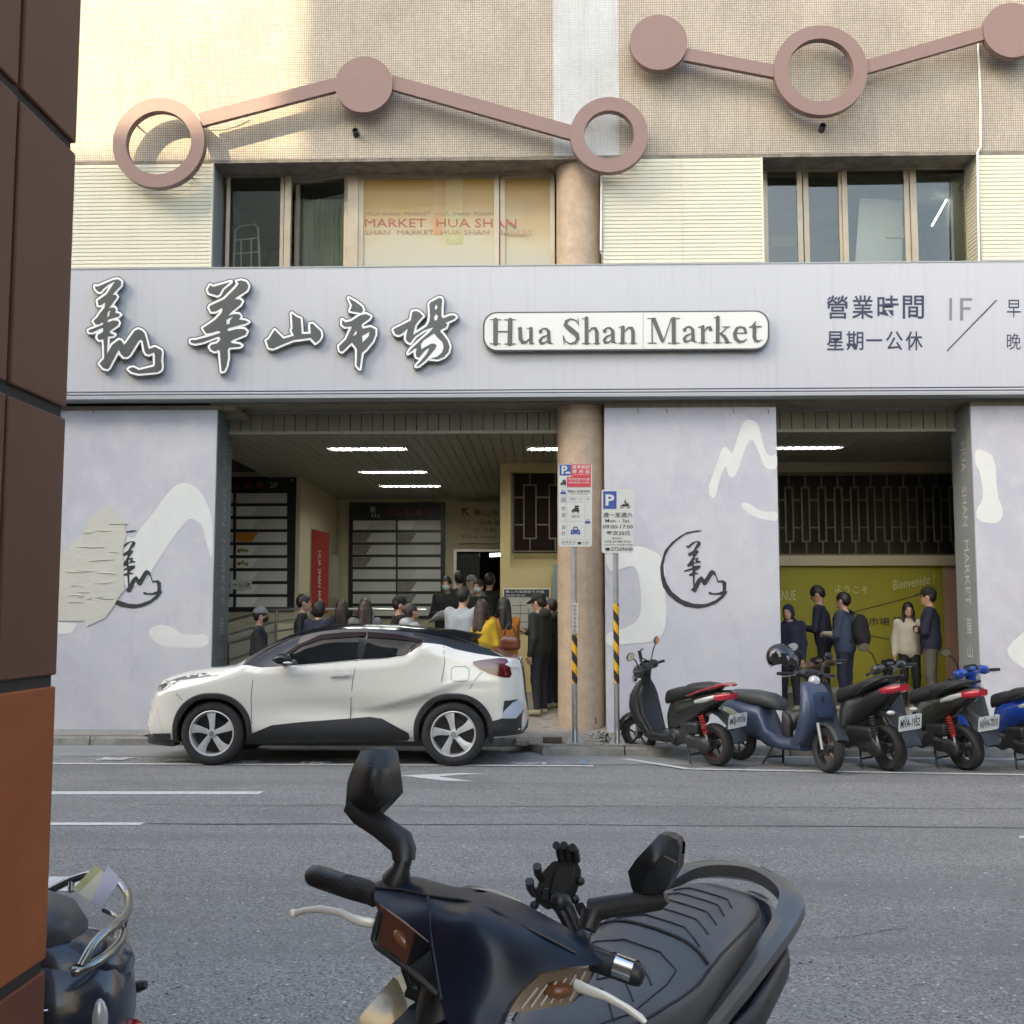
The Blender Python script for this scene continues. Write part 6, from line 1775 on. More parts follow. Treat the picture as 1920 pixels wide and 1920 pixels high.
def se_loft(mb, secs, axis='x', n=20, e=2.6, M=None, mi=0):
    """secs: (t, c1, c2, h1, h2[, e]) super-ellipse rings along an axis"""
    rings = []
    for sc in secs:
        t, c1, c2, h1, h2 = sc[:5]; ee = sc[5] if len(sc) > 5 else e
        P = superellipse(c1, c2, h1, h2, ee, n)
        R = [Vector((t, a, b)) if axis == 'x' else Vector((a, b, t)) if axis == 'z' else Vector((a, t, b)) for a, b in P]
        rings.append([M @ p for p in R] if M is not None else R)
    return mb.loft(rings, mi)
def wheel_parts(root, M, c, r, w_, m_rim, spokes=5, rim_r=.62, name='wheel', lined=None):
    Mw = M @ Matrix.Translation(c) @ Matrix.Rotation(radians(90), 4, 'X')
    wr = obj(name, None, root); h = w_ / 2
    mb = MB(); mb.lathe([(r * rim_r, -h * .8), (r * .86, -h), (r * .96, -h * .7), (r, 0), (r * .96, h * .7), (r * .86, h), (r * rim_r, h * .8)], Mw, 36); mb.build('tyre', M_TYRE, wr, smooth=50)
    mb = MB(); mb.lathe([(r * (rim_r + .02), -h * .82), (r * (rim_r - .06), -h * .7), (r * (rim_r - .09), 0), (r * (rim_r - .06), h * .7), (r * (rim_r + .02), h * .82)], Mw, 36); mb.build('rim', lined or m_rim, wr, smooth=50)
    mb = MB(); mb.lathe([(.0005, -h * .6), (r * .2, -h * .6), (r * .22, 0), (r * .2, h * .6), (.0005, h * .6)], Mw, 20); mb.build('hub', M_ENG, wr, smooth=40)
    for k in range(spokes):
        a = 2 * pi * k / spokes + .3; mb = MB()
        mb.tube([Mw @ Vector((r * .18 * cos(a), r * .18 * sin(a), 0)), Mw @ Vector((r * rim_r * .97 * cos(a + .2), r * rim_r * .97 * sin(a + .2), 0))], [(.012, .018), (.010, .016)], 8)
        mb.build('spoke', m_rim, wr, smooth=50)
    return wr
def mirror(root, M, base, mid, head, rx, rz, yaw=0, m_body=M_SMAT, m_face=M_MIRR):
    mr = obj('mirror', None, root)
    mb = MB(); mb.tube([M @ Vector(base), M @ Vector(mid), M @ Vector(head)], .008, 8); mb.build('mirror_stem', m_body, mr, smooth=60)
    Mh = M @ Matrix.Translation(head) @ Matrix.Rotation(radians(yaw), 4, 'Z')
    mb = MB(); rings = []
    for t, s_ in ((.024, .35), (.020, .75), (.008, .96), (-.002, 1.0), (-.004, .97)):
        rings.append([Mh @ Vector((t, rx * s_ * cos(a), rz * s_ * sin(a))) for a in np.linspace(0, 2 * pi, 20, endpoint=False)])
    mb.loft(rings); mb.build('mirror_shell', m_body, mr, smooth=50)
    mb = MB(); mb.add([Mh @ Vector((-.006, rx * .88 * cos(a), rz * .88 * sin(a))) for a in np.linspace(0, 2 * pi, 20, endpoint=False)], [tuple(range(20))]); mb.build('mirror_glass', m_face, mr)
def plate_on(root, M, c, text, tilt=25, w_=.26, h=.15, yaw=0):
    Mp = M @ Matrix.Translation(c) @ Matrix.Rotation(radians(yaw), 4, 'Z') @ Matrix.Rotation(radians(tilt), 4, 'Y')
    mb = MB(); mb.prism(rrect(-w_ / 2, w_ / 2, -h / 2, h / 2, .015, 3), lambda u, v, d: Mp @ Vector((-d, u, v)), 0, .004); pl_ = mb.build('number_plate', M_NPL, root)
    mb = MB(); text_to(mb, text, lambda u, v: Mp @ Vector((-.0055, -u, v)), -w_ * .43, w_ * .43, -h * .30, h * .28, .02); mb.build('plate_number', M_NTX, pl_)
    for s_ in (-1, 1):
        mb = MB(); mb.ball(Mp @ Vector((-.006, s_ * .06, h * .38)), .008, nu=8, nv=6); mb.build('plate_bolt', M_ENG, pl_)
def cat3(P, n=6):
    P = [Vector(p) for p in P]; out = []
    for i in range(len(P) - 1):
        a, b, c, d = P[max(i - 1, 0)], P[i], P[i + 1], P[min(i + 2, len(P) - 1)]
        for t in np.linspace(0, 1, n, endpoint=False):
            out.append(.5 * ((2 * b) + (c - a) * t + (2 * a - 5 * b + 4 * c - d) * t * t + (3 * b - a - 3 * c + d) * t ** 3))
    return out + [P[-1]]
def gas_scooter(label, rear_px, front_px, body, tail, seat=M_SEAT, plate='', accent=None, shock=M_ENG, lean=6, steer=18, grab=M_SMAT, head=None, mirrors=(1, 1), tall=0.0, mface=(M_MIRR, M_MIRR), swoop=0.0, big_engine=False, sc=1.0, ind=True, world=None, name='parked_scooter', grp='scooters parked along the kerb'):
    R_, F_ = (atz(*rear_px, 0), atz(*front_px, 0)) if world is None else (Vector(world[0]), Vector(world[1])); d = (F_ - R_); d.normalize()
    hd = math.atan2(d.y, d.x)
    M = Matrix.Translation(R_) @ Matrix.Rotation(hd, 4, 'Z') @ Matrix.Rotation(radians(-lean), 4, 'X') @ Matrix.Scale(sc, 4) @ Matrix.Translation((.62, 0, 0))
    root = empty(name, R_ + d * .6, label, 'scooter', grp)
    head = head or body
    Ms = M @ Matrix.Translation((.50, 0, .7)) @ Matrix.Rotation(radians(-24), 4, 'Y') @ Matrix.Rotation(radians(steer), 4, 'Z') @ Matrix.Rotation(radians(24), 4, 'Y') @ Matrix.Translation((-.50, 0, -.7))
    wheel_parts(root, M, (-.62, 0, .225), .225, .115, M_RIMD, 5, .66, lined=(mat('rim_rusty', (.10, .035, .03), .6) if accent else M_RIMD))
    wheel_parts(root, Ms, (.66, 0, .22), .22, .095, M_RIMD, 5, .66)
    # fork and fender
    for s_ in (-1, 1):
        mb = MB(); mb.tube([Ms @ Vector((.66, s_ * .065, .22)), Ms @ Vector((.60, s_ * .065, .40)), Ms @ Vector((.54, s_ * .05, .62))], [.014, .020, .020], 8); mb.build('fork_leg', M_STEEL, root, smooth=50)
    mb = MB(); rings = []
    for a in np.linspace(radians(10), radians(165), 12):
        t = (a - radians(10)) / radians(155); w_ = .055 + .02 * sin(pi * t)
        rings.append([Ms @ Vector((.66 + rr * cos(a), yy, .22 + rr * sin(a))) for yy, rr in ((-w_, .235), (-w_ * .8, .262), (0, .275), (w_ * .8, .262), (w_, .235), (0, .25))])
    mb.loft(rings); mb.build('front_fender', head, root, smooth=45)
    # leg shield
    mb = MB(); se_loft(mb, [(.24, .30, 0, .05, .10), (.32, .40, 0, .09, .15), (.45, .47, 0, .105, .185), (.58, .505, 0, .10, .19), (.70, .50, 0, .085, .17), (.80, .465, 0, .06, .125), (.86, .44, 0, .035, .075)], 'z', 22, 2.5, M)
    mb.build('leg_shield', head, root, smooth=50)
    mb = MB(); se_loft(mb, [(.30, .30, 0, .04, .11), (.50, .395, 0, .04, .155), (.70, .42, 0, .045, .14), (.80, .405, 0, .03, .09)], 'z', 18, 3, M); mb.build('inner_shield', M_SMAT, root, smooth=50)
    # floor and body
    mb = MB(); se_loft(mb, [(.40, 0, .27, .12, .045, 4), (.25, 0, .26, .17, .05, 4), (.0, 0, .26, .175, .055, 4), (-.15, 0, .29, .15, .06, 4)], 'x', 20, 4, M); mb.build('floorboard', M_SMAT, root, smooth=45)
    mb = MB(); se_loft(mb, [(.04, 0, .42, .07, .15), (-.04, 0, .46, .115, .20), (-.20, 0, .53, .150, .19), (-.40, 0, .60, .165, .150), (-.60, 0, .67 + swoop * .4, .155, .105), (-.78, 0, .735 + swoop * .8, .115, .068), (-.90, 0, .77 + swoop, .07, .04), (-.94, 0, .78 + swoop, .03, .015)], 'x', 24, 2.5, M)
    mb.build('rear_body', body, root, smooth=50)
    mb = MB(); se_loft(mb, [(.02, 0, .40, .06, .12), (-.1, 0, .40, .10, .15), (-.3, 0, .46, .12, .12), (-.45, 0, .50, .10, .08)], 'x', 18, 3, M); mb.build('battery_cover', M_SMAT, root, smooth=50)
    # seat
    mb = MB(); se_loft(mb, [(.07, 0, .66, .05, .05), (.0, 0, .70, .095, .075), (-.15, 0, .735, .125, .075), (-.30, 0, .755, .135, .07), (-.36, 0, .785, .135, .075), (-.55, 0, .815 + swoop * .5, .12, .065), (-.72, 0, .83 + swoop * .8, .09, .045), (-.78, 0, .83 + swoop * .8, .05, .02)], 'x', 22, 2.8, M)
    mb.build('seat', seat, root, smooth=50)
    # grab rail, tail lamp, indicators
    mb = MB(); mb.tube([M @ Vector(p) for p in ((-.42, .15, .74), (-.60, .15, .80 + swoop * .6), (-.80, .11, .85 + swoop), (-.92, .0, .865 + swoop), (-.80, -.11, .85 + swoop), (-.60, -.15, .80 + swoop * .6), (-.42, -.15, .74))], [(.014, .024)] * 7, 8); mb.build('grab_rail', grab, root, smooth=60)
    if grab == M_SRED:
        mb = MB(); se_loft(mb, [(-.78, .0, .86, .10, .012), (-.90, 0, .875, .085, .012), (-.98, 0, .865, .04, .01)], 'x', 14, 3, M); mb.build('tail_wing', M_SRED, root, smooth=40)
    mb = MB(); se_loft(mb, [(-.74, 0, .735 + swoop * .8, .125, .04, 4), (-.88, 0, .745 + swoop, .10, .042, 4), (-.955, 0, .755 + swoop, .055, .032, 4)], 'x', 18, 4, M); mb.build('tail_lamp', tail, root, smooth=40)
    for s_ in (-1, 1):
        if ind: mb = MB(); se_loft(mb, [(-.52, s_ * .148, .685 + swoop * .5, .012, .02), (-.66, s_ * .142, .715 + swoop * .7, .018, .03), (-.78, s_ * .11, .745 + swoop * .8, .012, .022)], 'x', 12, 2, M); mb.build('rear_indicator', M_CLRL, root, smooth=50)
        if not ind: mb = MB(); mb.ball(M @ Vector((-.88, s_ * .13, .60)), (.045, .03, .025)); mb.build('rear_indicator', M_CLRL, root, smooth=60)
        mb = MB(); mb.ball(M @ Vector((.565, s_ * .12, .53)), (.022, .03, .02)); mb.build('front_indicator', M_AMB, root, smooth=60)
    # rear mudguard + plate
    mb = MB(); mb.loft([[M @ Vector((x_, yy, z_ + (0 if abs(yy) < .05 else -.02))) for yy in (-.085, -.04, .04, .085)] + [M @ Vector((x_ + .012, yy, z_ - .012)) for yy in (.085, .04, -.04, -.085)] for x_, z_ in ((-.66, .60), (-.78, .56), (-.90, .47), (-.97, .37), (-1.0, .29))]); mb.build('mudguard', M_SMAT, root, smooth=40)
    if plate: plate_on(root, M, (-.975, 0, .50), plate, -14)
    # engine, drive case, exhaust, shock
    mb = MB(); blob_mb(mb, [(0, ('b', (-.20, .10, .29), (.16, .05, .075), .04)), (0, ('b', (-.48, .11, .245), (.16, .045, .07), .04)), (0, ('e', (-.14, .13, .28), (.095, .045, .095))), (0, ('e', (-.58, .13, .23), (.10, .04, .085)))] + ([(0, ('b', (-.38, .12, .37), (.20, .05, .06), .03))] if big_engine else [(0, ('b', (-.36, .09, .40), (.14, .05, .065), .03))]), .016, .03, M=M)
    mb.build('drive_case', M_ENG, root, smooth=60)
    mb = MB(); mb.lathe([(.0005, .03), (.05, .03), (.062, .015), (.065, 0)], M @ Matrix.Translation((-.14, .165, .28)) @ Matrix.Rotation(radians(-90), 4, 'X'), 20); mb.build('fan_cover', M_SMAT, root, smooth=40)
    mb = MB(); mb.tube([M @ Vector(p) for p in ((-.1, -.12, .2), (-.3, -.16, .22), (-.45, -.17, .28), (-.85, -.18, .36))], [.02, .025, .05, .06], 12); mb.build('exhaust', M_ENG, root, smooth=60)
    for s_ in (1,):
        a, b = Vector((-.64, .13, .27)), Vector((-.56, .12, .55)); mb = MB()
        mb.tube([M @ a, M @ (a + (b - a) * .35)], .013, 8); mb.build('shock_rod', M_STEEL, root, smooth=60)
        mb = MB(); n_ = 90; mb.tube([M @ (a + (b - a) * (.3 + .7 * i / n_) + Vector((.026 * cos(i * .55), .026 * sin(i * .55), 0))) for i in range(n_ + 1)], .0065, 6); mb.build('shock_spring', shock, root, smooth=60)
    # centre stand
    for s_ in (-1, 1):
        mb = MB(); mb.tube([M @ Vector((-.26, s_ * .07, .22)), M @ Vector((-.32, s_ * .12, .08)), M @ Vector((-.36, s_ * .15, .012)), M @ Vector((-.41, s_ * .16, .012))], .013, 8); mb.build('stand_leg', M_SMAT, root, smooth=60)
    mb = MB(); mb.tube([M @ Vector((-.31, -.11, .10)), M @ Vector((-.31, .11, .10))], .011, 8); mb.build('stand_bar', M_SMAT, root)
    # head, bars, mirrors
    mb = MB(); blob_mb(mb, [(0, ('c', (.44, 0, .80), (.40, 0, .98), .055, .06)), (0, ('c', (.40, -.14, 1.0), (.40, .14, 1.0), .045, .045)), (0, ('e', (.47, 0, .985), (.075, .105, .05))), (0, ('b', (.40, .19, .985), (.05, .04, .045), .02)), (0, ('b', (.40, -.19, .985), (.05, .04, .045), .02))], .016, .05, M=Ms)
    mb.build('handlebar_cover', head, root, smooth=60)
    mb = MB(); se_loft(mb, [(.50, 0, .985, .085, .035), (.535, 0, .975, .075, .028), (.55, 0, .97, .04, .012)], 'x', 16, 2.2, Ms); mb.build('headlamp', M_CLRL, root, smooth=50)
    mb = MB(); Mi = Ms @ Matrix.Translation((.385, 0, 1.035)) @ Matrix.Rotation(radians(-35), 4, 'Y'); mb.prism(rrect(-.05, .05, -.085, .085, .03, 4), lambda u, v, d_: Mi @ Vector((u, v, d_)), 0, .012); mb.build('instrument', M_CGL, root)
    for s_ in (-1, 1):
        mb = MB(); mb.tube([Ms @ Vector((.39, s_ * .20, .985)), Ms @ Vector((.35, s_ * .36, .965))], [.017, .018], 10); mb.build('hand_grip', M_SMAT, root, smooth=60)
        mb = MB(); mb.tube([Ms @ Vector((.42, s_ * .19, .975)), Ms @ Vector((.43, s_ * .26, .955)), Ms @ Vector((.405, s_ * .35, .94))], [.008, .007, .006], 6); mb.build('brake_lever', M_STEEL, root, smooth=60)
    for s_ in (-1, 1):
        mb = MB(); mb.tube(cat3([Ms @ Vector((.43, s_ * .16, .97)), Ms @ Vector((.52, s_ * .13, .93)), Ms @ Vector((.50, s_ * .08, .82)), M @ Vector((.46, s_ * .05, .74))]), .005, 6); mb.build('cable', M_SMAT, root, smooth=60)
    mb = MB(); mb.cbox((.385, .0, .70), (.004, .05, .07), M=M); mb.build('sticker', M_WPLAS, root)
    mb = MB(); mb.tube([M @ Vector((-.02, .13, .25)), M @ Vector((-.06, .20, .235))], .014, 8); mb.build('foot_peg', M_ENG, root)
    for s_, on, mf in ((1, mirrors[0], mface[0]), (-1, mirrors[1], mface[1])):
        if on: mirror(root, Ms, (.40, s_ * .15, 1.02), (.38, s_ * .22, 1.13 + tall * .6), (.37, s_ * .33, 1.20 + tall), .072, .046, yaw=-s_ * 8, m_face=mf)
    return root, M, Ms
sc1, M1, Ms1 = gas_scooter('black scooter with red tail wing beside the mural pier, leftmost of the row', (1346, 1436), (1209, 1415), M_SGRN, M_TRED, plate='MSJ-9736', sc=1.03, accent=1, shock=M_SHRED, grab=M_SRED, steer=24, tall=.02, head=M_SMAT, mface=(M_MIRR, mat('mirror_orange', (.75, .33, .12), .15, .6)))
# phone holder on the first scooter
def phone_holder(root, M, c, m_=M_SMAT):
    ph = obj('phone_holder', None, root)
    mb = MB(); mb.tube([M @ (Vector(c) + Vector((0, 0, -.07))), M @ Vector(c)], .012, 8); mb.build('holder_arm', m_, ph)
    mb = MB(); mb.cbox((c[0], c[1], c[2] + .05), (.018, .055, .10), M=M); mb.build('holder_back', m_, ph, bevel=.004)
    for a in (-1, 1):
        for b in (-1, 1):
            mb = MB(); mb.tube([M @ Vector((c[0], c[1] + a * .02, c[2] + .05 + b * .035)), M @ Vector((c[0] - .005, c[1] + a * .042, c[2] + .05 + b * .058)), M @ Vector((c[0] - .03, c[1] + a * .042, c[2] + .05 + b * .058))], .008, 6); mb.build('holder_claw', m_, ph)
phone_holder(sc1, Ms1, (.40, .06, 1.11))
gas_scooter('dark grey scooter with red tail lamp, third of the row, rear towards the camera', (1672, 1446), (1548, 1422), M_SBLK, M_TRED, plate='MVA-1952', sc=1.08, ind=False, steer=10, swoop=.07, tall=.04, big_engine=True, mirrors=(1, 0), head=mat('bronze_head', (.10, .06, .03), .3, .4), mface=(M_CLRL, M_MIRR))
gas_scooter('olive black scooter with red springs, fourth of the row', (1815, 1444), (1690, 1423), M_SOLIV, M_TRED, plate='NWH-7010', sc=1.05, shock=M_SHRED, steer=5, swoop=.04, tall=.06, mirrors=(1, 0))
sc5, M5, Ms5 = gas_scooter('bright blue scooter cut off by the right edge of the picture', (1962, 1447), (1836, 1424), M_SBLUE, M_TRED, shock=M_ENG, steer=5, tall=.06, mirrors=(1, 0), plate='')
# smooth electric scooter, second of the row
def smooth_scooter():
    R_, F_ = atz(1386, 1425, 0), atz(1516, 1443, 0); d = (F_ - R_).normalized(); hd = math.atan2(d.y, d.x)
    M = Matrix.Translation(R_) @ Matrix.Rotation(hd, 4, 'Z') @ Matrix.Rotation(radians(-3), 4, 'X') @ Matrix.Translation((.62, 0, 0))
    root = empty('parked_scooter', R_ + d * .6, 'smooth navy electric scooter with a helmet on its handlebar, second of the row', 'scooter', 'scooters parked along the kerb')
    Ms = M @ Matrix.Translation((.5, 0, .6)) @ Matrix.Rotation(radians(-14), 4, 'Z') @ Matrix.Translation((-.5, 0, -.6))
    wheel_parts(root, M, (-.62, 0, .23), .23, .12, M_RIMD, 6, .68)
    wheel_parts(root, Ms, (.68, 0, .235), .235, .11, mat('rim_bronze', (.20, .13, .09), .4, .6), 6, .70, lined=M_ENG)
    for s_ in (-1, 1):
        mb = MB(); mb.tube([Ms @ Vector((.68, s_ * .075, .235)), Ms @ Vector((.60, s_ * .075, .50))], [.018, .022], 8); mb.build('fork_leg', M_STEEL, root, smooth=50)
    mb = MB(); rings = []
    for a in np.linspace(radians(25), radians(150), 12):
        rings.append([Ms @ Vector((.68 + rr * cos(a), yy, .235 + rr * sin(a))) for yy, rr in ((-.08, .245), (-.065, .275), (0, .285), (.065, .275), (.08, .245), (0, .262))])
    mb.loft(rings); mb.build('front_fender', M_SMAT, root, smooth=45)
    mb = MB(); se_loft(mb, [(.22, .22, 0, .12, .13, 3.4), (.32, .36, 0, .10, .16, 3.4), (.48, .46, 0, .10, .215, 3.6), (.62, .49, 0, .09, .225, 3.8), (.76, .47, 0, .075, .205, 3.8), (.88, .42, 0, .06, .165, 3.4), (.92, .40, 0, .035, .12, 3)], 'z', 26, 3.4, M); mb.build('front_shield', M_SNAVY, root, smooth=45)
    mb = MB(); mb.prism(rrect(-.13, .13, .56, .82, .04, 5), lambda u, v, d_: M @ Vector((.582 - max(0, v - .60) * .26 + d_, u, v)), 0, .012); fp_ = mb.build('front_panel', mat('scooter_navy2', (.032, .05, .10), .35, coat=.3), root)
    mb = MB(); mb.cbox((.562, 0, .74), (.012, .012, .07), M=M); mb.build('panel_slot', M_SMAT, fp_)
    mb = MB(); se_loft(mb, [(.36, 0, .25, .12, .06, 3.5), (.1, 0, .25, .17, .07, 3.5), (-.1, 0, .30, .17, .11, 3), (-.22, 0, .44, .17, .20, 3), (-.45, 0, .47, .175, .20, 2.8), (-.68, 0, .54, .15, .15, 2.6), (-.86, 0, .61, .09, .08, 2.4), (-.93, 0, .63, .04, .03, 2)], 'x', 26, 3, M); mb.build('rear_body', M_SNAVY, root, smooth=50)
    mb = MB(); se_loft(mb, [(.02, 0, .62, .06, .03), (-.02, 0, .66, .11, .07), (-.15, 0, .69, .145, .085), (-.40, 0, .715, .155, .085), (-.62, 0, .73, .13, .065), (-.80, 0, .735, .07, .03)], 'x', 24, 2.7, M); mb.build('seat', mat('seat_grey', (.055, .058, .06), .5, bump=.1, bscale=150), root, smooth=50)
    mb = MB(); se_loft(mb, [(.14, 0, .40, .03, .10), (.10, 0, .42, .05, .14), (.02, 0, .45, .03, .14)], 'x', 14, 3, M); mb.build('grey_trim', M_ENG, root, smooth=50)
    mb = MB(); se_loft(mb, [(-.45, -.178, .42, .01, .10), (-.60, -.165, .47, .012, .11), (-.75, -.13, .52, .01, .07)], 'x', 14, 2.4, M); mb.build('side_badge_panel', mat('pale_green', (.30, .34, .24), .4), root, smooth=50)
    Mh = Ms @ Matrix.Translation((-.11, 0, .0))
    mb = MB(); blob_mb(mb, [(0, ('c', (.46, 0, .86), (.43, 0, 1.0), .04, .045)), (0, ('c', (.43, -.16, 1.0), (.43, .16, 1.0), .034, .034)), (0, ('b', (.44, 0, 1.01), (.05, .09, .04), .02))], .016, .04, M=Mh); mb.build('handlebar_cover', M_SMAT, root, smooth=60)
    mb = MB(); mb.lathe([(.0005, .045), (.04, .04), (.055, .02), (.058, -.03), (.04, -.05)], Mh @ Matrix.Translation((.54, 0, .93)) @ Matrix.Rotation(radians(80), 4, 'Y'), 24); mb.build('headlamp', M_CLRL, root, smooth=40)
    for s_ in (-1, 1):
        mb = MB(); mb.tube([Mh @ Vector((.42, s_ * .17, 1.0)), Mh @ Vector((.38, s_ * .36, .99))], .018, 10); mb.build('hand_grip', M_SMAT, root, smooth=60)
        mb = MB(); mb.tube([Mh @ Vector((.46, s_ * .18, .99)), Mh @ Vector((.46, s_ * .26, .97)), Mh @ Vector((.43, s_ * .34, .96))], .006, 6); mb.build('brake_lever', M_STEEL, root, smooth=60)
    mirror(root, Mh, (.42, .16, 1.02), (.40, .22, 1.12), (.40, .28, 1.20), .06, .042, yaw=10)
    for s_ in (-1, 1):
        mb = MB(); mb.tube([M @ Vector((-.05, s_ * .08, .2)), M @ Vector((-.10, s_ * .14, .06)), M @ Vector((-.12, s_ * .16, .012))], .013, 8); mb.build('stand_leg', M_SMAT, root, smooth=60)
    mb = MB(); mb.tube([M @ Vector((-.09, -.13, .09)), M @ Vector((-.09, .13, .09))], .011, 8); mb.build('stand_bar', M_SMAT, root)
    return root, M, Ms
sc2, M2, Ms2 = smooth_scooter()
# helmet hung on its bar
hc = atD(1464, 1233, 12.35)
hl = empty('helmet', hc - Vector((0, 0, .13)), 'glossy black open-face helmet on the navy scooter handlebar', 'helmet')
mb = MB(); Rh = np.array((Matrix.Rotation(radians(25), 3, 'Y') @ Matrix.Rotation(radians(15), 3, 'Z')))
blob_mb(mb, [(0, ('e', tuple(hc), (.165, .135, .15), Rh))], .010, .02, cut=[('e', (hc.x + .03, hc.y, hc.z - .135), (.15, .16, .075), Rh), ('e', tuple(hc), (.145, .115, .13), Rh)]); mb.build('shell', mat('helmet_black', (.012, .012, .013), .12, coat=.7), hl, smooth=60)
mb = MB(); blob_mb(mb, [(0, ('e', (hc.x + .06, hc.y - .02, hc.z - .02), (.125, .135, .11), Rh))], .010, .02, cut=[('e', (hc.x + .045, hc.y, hc.z - .03), (.122, .132, .105), Rh), ('b', (hc.x - .12, hc.y, hc.z), (.15, .3, .3), .01), ('b', (hc.x, hc.y, hc.z + .12), (.3, .3, .09), .01)]); mb.build('visor', mat('visor_smoke', (.02, .02, .022), .05, coat=1), hl, smooth=60)
mb = MB(); mb.ball(hc + Vector((-.13, -.06, -.03)), .012); mb.build('rivet', M_CHROME, hl)
mb = MB(); mb.ball(hc + Vector((-.12, -.06, -.09)), .012); mb.build('rivet', M_CHROME, hl)
# shopping bag on the third scooter's hook
bg = atD(1541, 1352, 12.35)
bag = empty('plastic_bag', bg - Vector((0, 0, .1)), 'crumpled clear plastic bag with green print hanging between two scooters', 'bag')
mb = MB(); r_ = random.Random(5); rings = []
for i in range(8):
    t = i / 7; rr = .03 + .075 * sin(pi * min(1, t * .75 + .08)); rings.append([bg + Vector((rr * cos(a) * r_.uniform(.75, 1.2), rr * .6 * sin(a) * r_.uniform(.75, 1.2), .12 - .24 * t)) for a in np.linspace(0, 2 * pi, 14, endpoint=False)])
mb.loft(rings); 
for i in range(len(mb.f)): mb.m[i] = 1 if (i // 14) in (4, 5) else (2 if (i // 14) == 3 and i % 14 < 6 else 0)
mb.build('bag_body', [mat('bag_film', (.62, .63, .62), .25), mat('bag_green', (.28, .40, .06), .35), mat('bag_blue', (.12, .30, .45), .35)], bag, smooth=20)
mb = MB(); mb.tube([bg + Vector((-.02, 0, .11)), bg + Vector((0, 0, .2)), bg + Vector((.04, 0, .2)), bg + Vector((.06, 0, .1))], .006, 6); mb.build('bag_handle', M_WPLAS, bag)
# ================================================================== NEAR SCOOTER
M_NAVB = mat('cowl_blue_black', (0.009, 0.014, 0.026), .36, coat=.08, spec=.3)
M_DKP = mat('dark_plastic', (0.016, 0.017, 0.019), .40, bump=.08, bscale=400)
M_CHAMP = mat('champagne_paint', (0.42, 0.36, 0.24), .30, .55, coat=.5)
M_SEATL = mat('quilted_leather', (0.075, 0.078, 0.084), .36, bump=.12, bscale=260)
M_SEATS = mat('seat_side_weave', (0.026, 0.027, 0.030), .55, bump=.4, bscale=420)
M_STITCH = mat('seam_dark', (0.012, 0.012, 0.013), .6)
M_ALUL = mat('lever_alloy', (0.84, 0.80, 0.72), .3, .15)
M_LENS = glass_mat('indicator_lens', (0.95, 0.92, 0.88), .05, .06)
M_REFL = mat('reflector', (0.46, 0.40, 0.35), .22, .3, var=.7, vscale=30, col2=(.30, .22, .17))
Lg, Rg = atD(580, 1640, 2.27), atD(1205, 1830, 1.95)
OH = (Lg + Rg) / 2
ha = (Lg - Rg); ha.z = 0; ha.normalize()                       # towards the scooter's right hand
hf = Vector((ha.y, -ha.x, 0))
if hf.y > 0: hf = -hf                                          # forwards, towards the camera
def hp(px, py, fo):
    d = ray(px, py); o = Vector((0, 0, CAMZ))
    t = ((OH + hf * fo - o).dot(hf)) / d.dot(hf)
    return o + d * t
fwd = Vector((-.58, -.815, 0)).normalized(); lat = Vector((.815, -.58, 0)).normalized()
ns = empty('near_scooter', (OH.x + .3, OH.y + .4, 0), 'large dark scooter with quilted seat and phone mount in the foreground', 'scooter')
BM = Matrix(((fwd.x, lat.x, 0, OH.x), (fwd.y, lat.y, 0, OH.y), (0, 0, 1, 0), (0, 0, 0, 1))) @ Matrix.Translation((0, -.135, 0)) @ Matrix.Rotation(radians(-7), 4, 'X')
def tps(ctrl):
    P = np.array([c[:2] for c in ctrl], float) / 100; v = np.array([c[2] for c in ctrl], float)
    def U(r2): return np.where(r2 > 0, r2 * np.log(np.maximum(r2, 1e-12)), 0)
    n_ = len(P); K = U(((P[:, None] - P[None]) ** 2).sum(-1)) + np.eye(n_) * 1e-3; A = np.zeros((n_ + 3, n_ + 3)); A[:n_, :n_] = K; A[:n_, n_] = 1; A[:n_, n_ + 1:] = P; A[n_, :n_] = 1; A[n_ + 1:, :n_] = P.T
    c = np.linalg.solve(A, np.concatenate([v, np.zeros(3)]))
    def f(x, y):
        q = np.array([x, y]) / 100; return float(U(((P - q) ** 2).sum(-1)) @ c[:n_] + c[n_] + c[n_ + 1:] @ q)
    return f
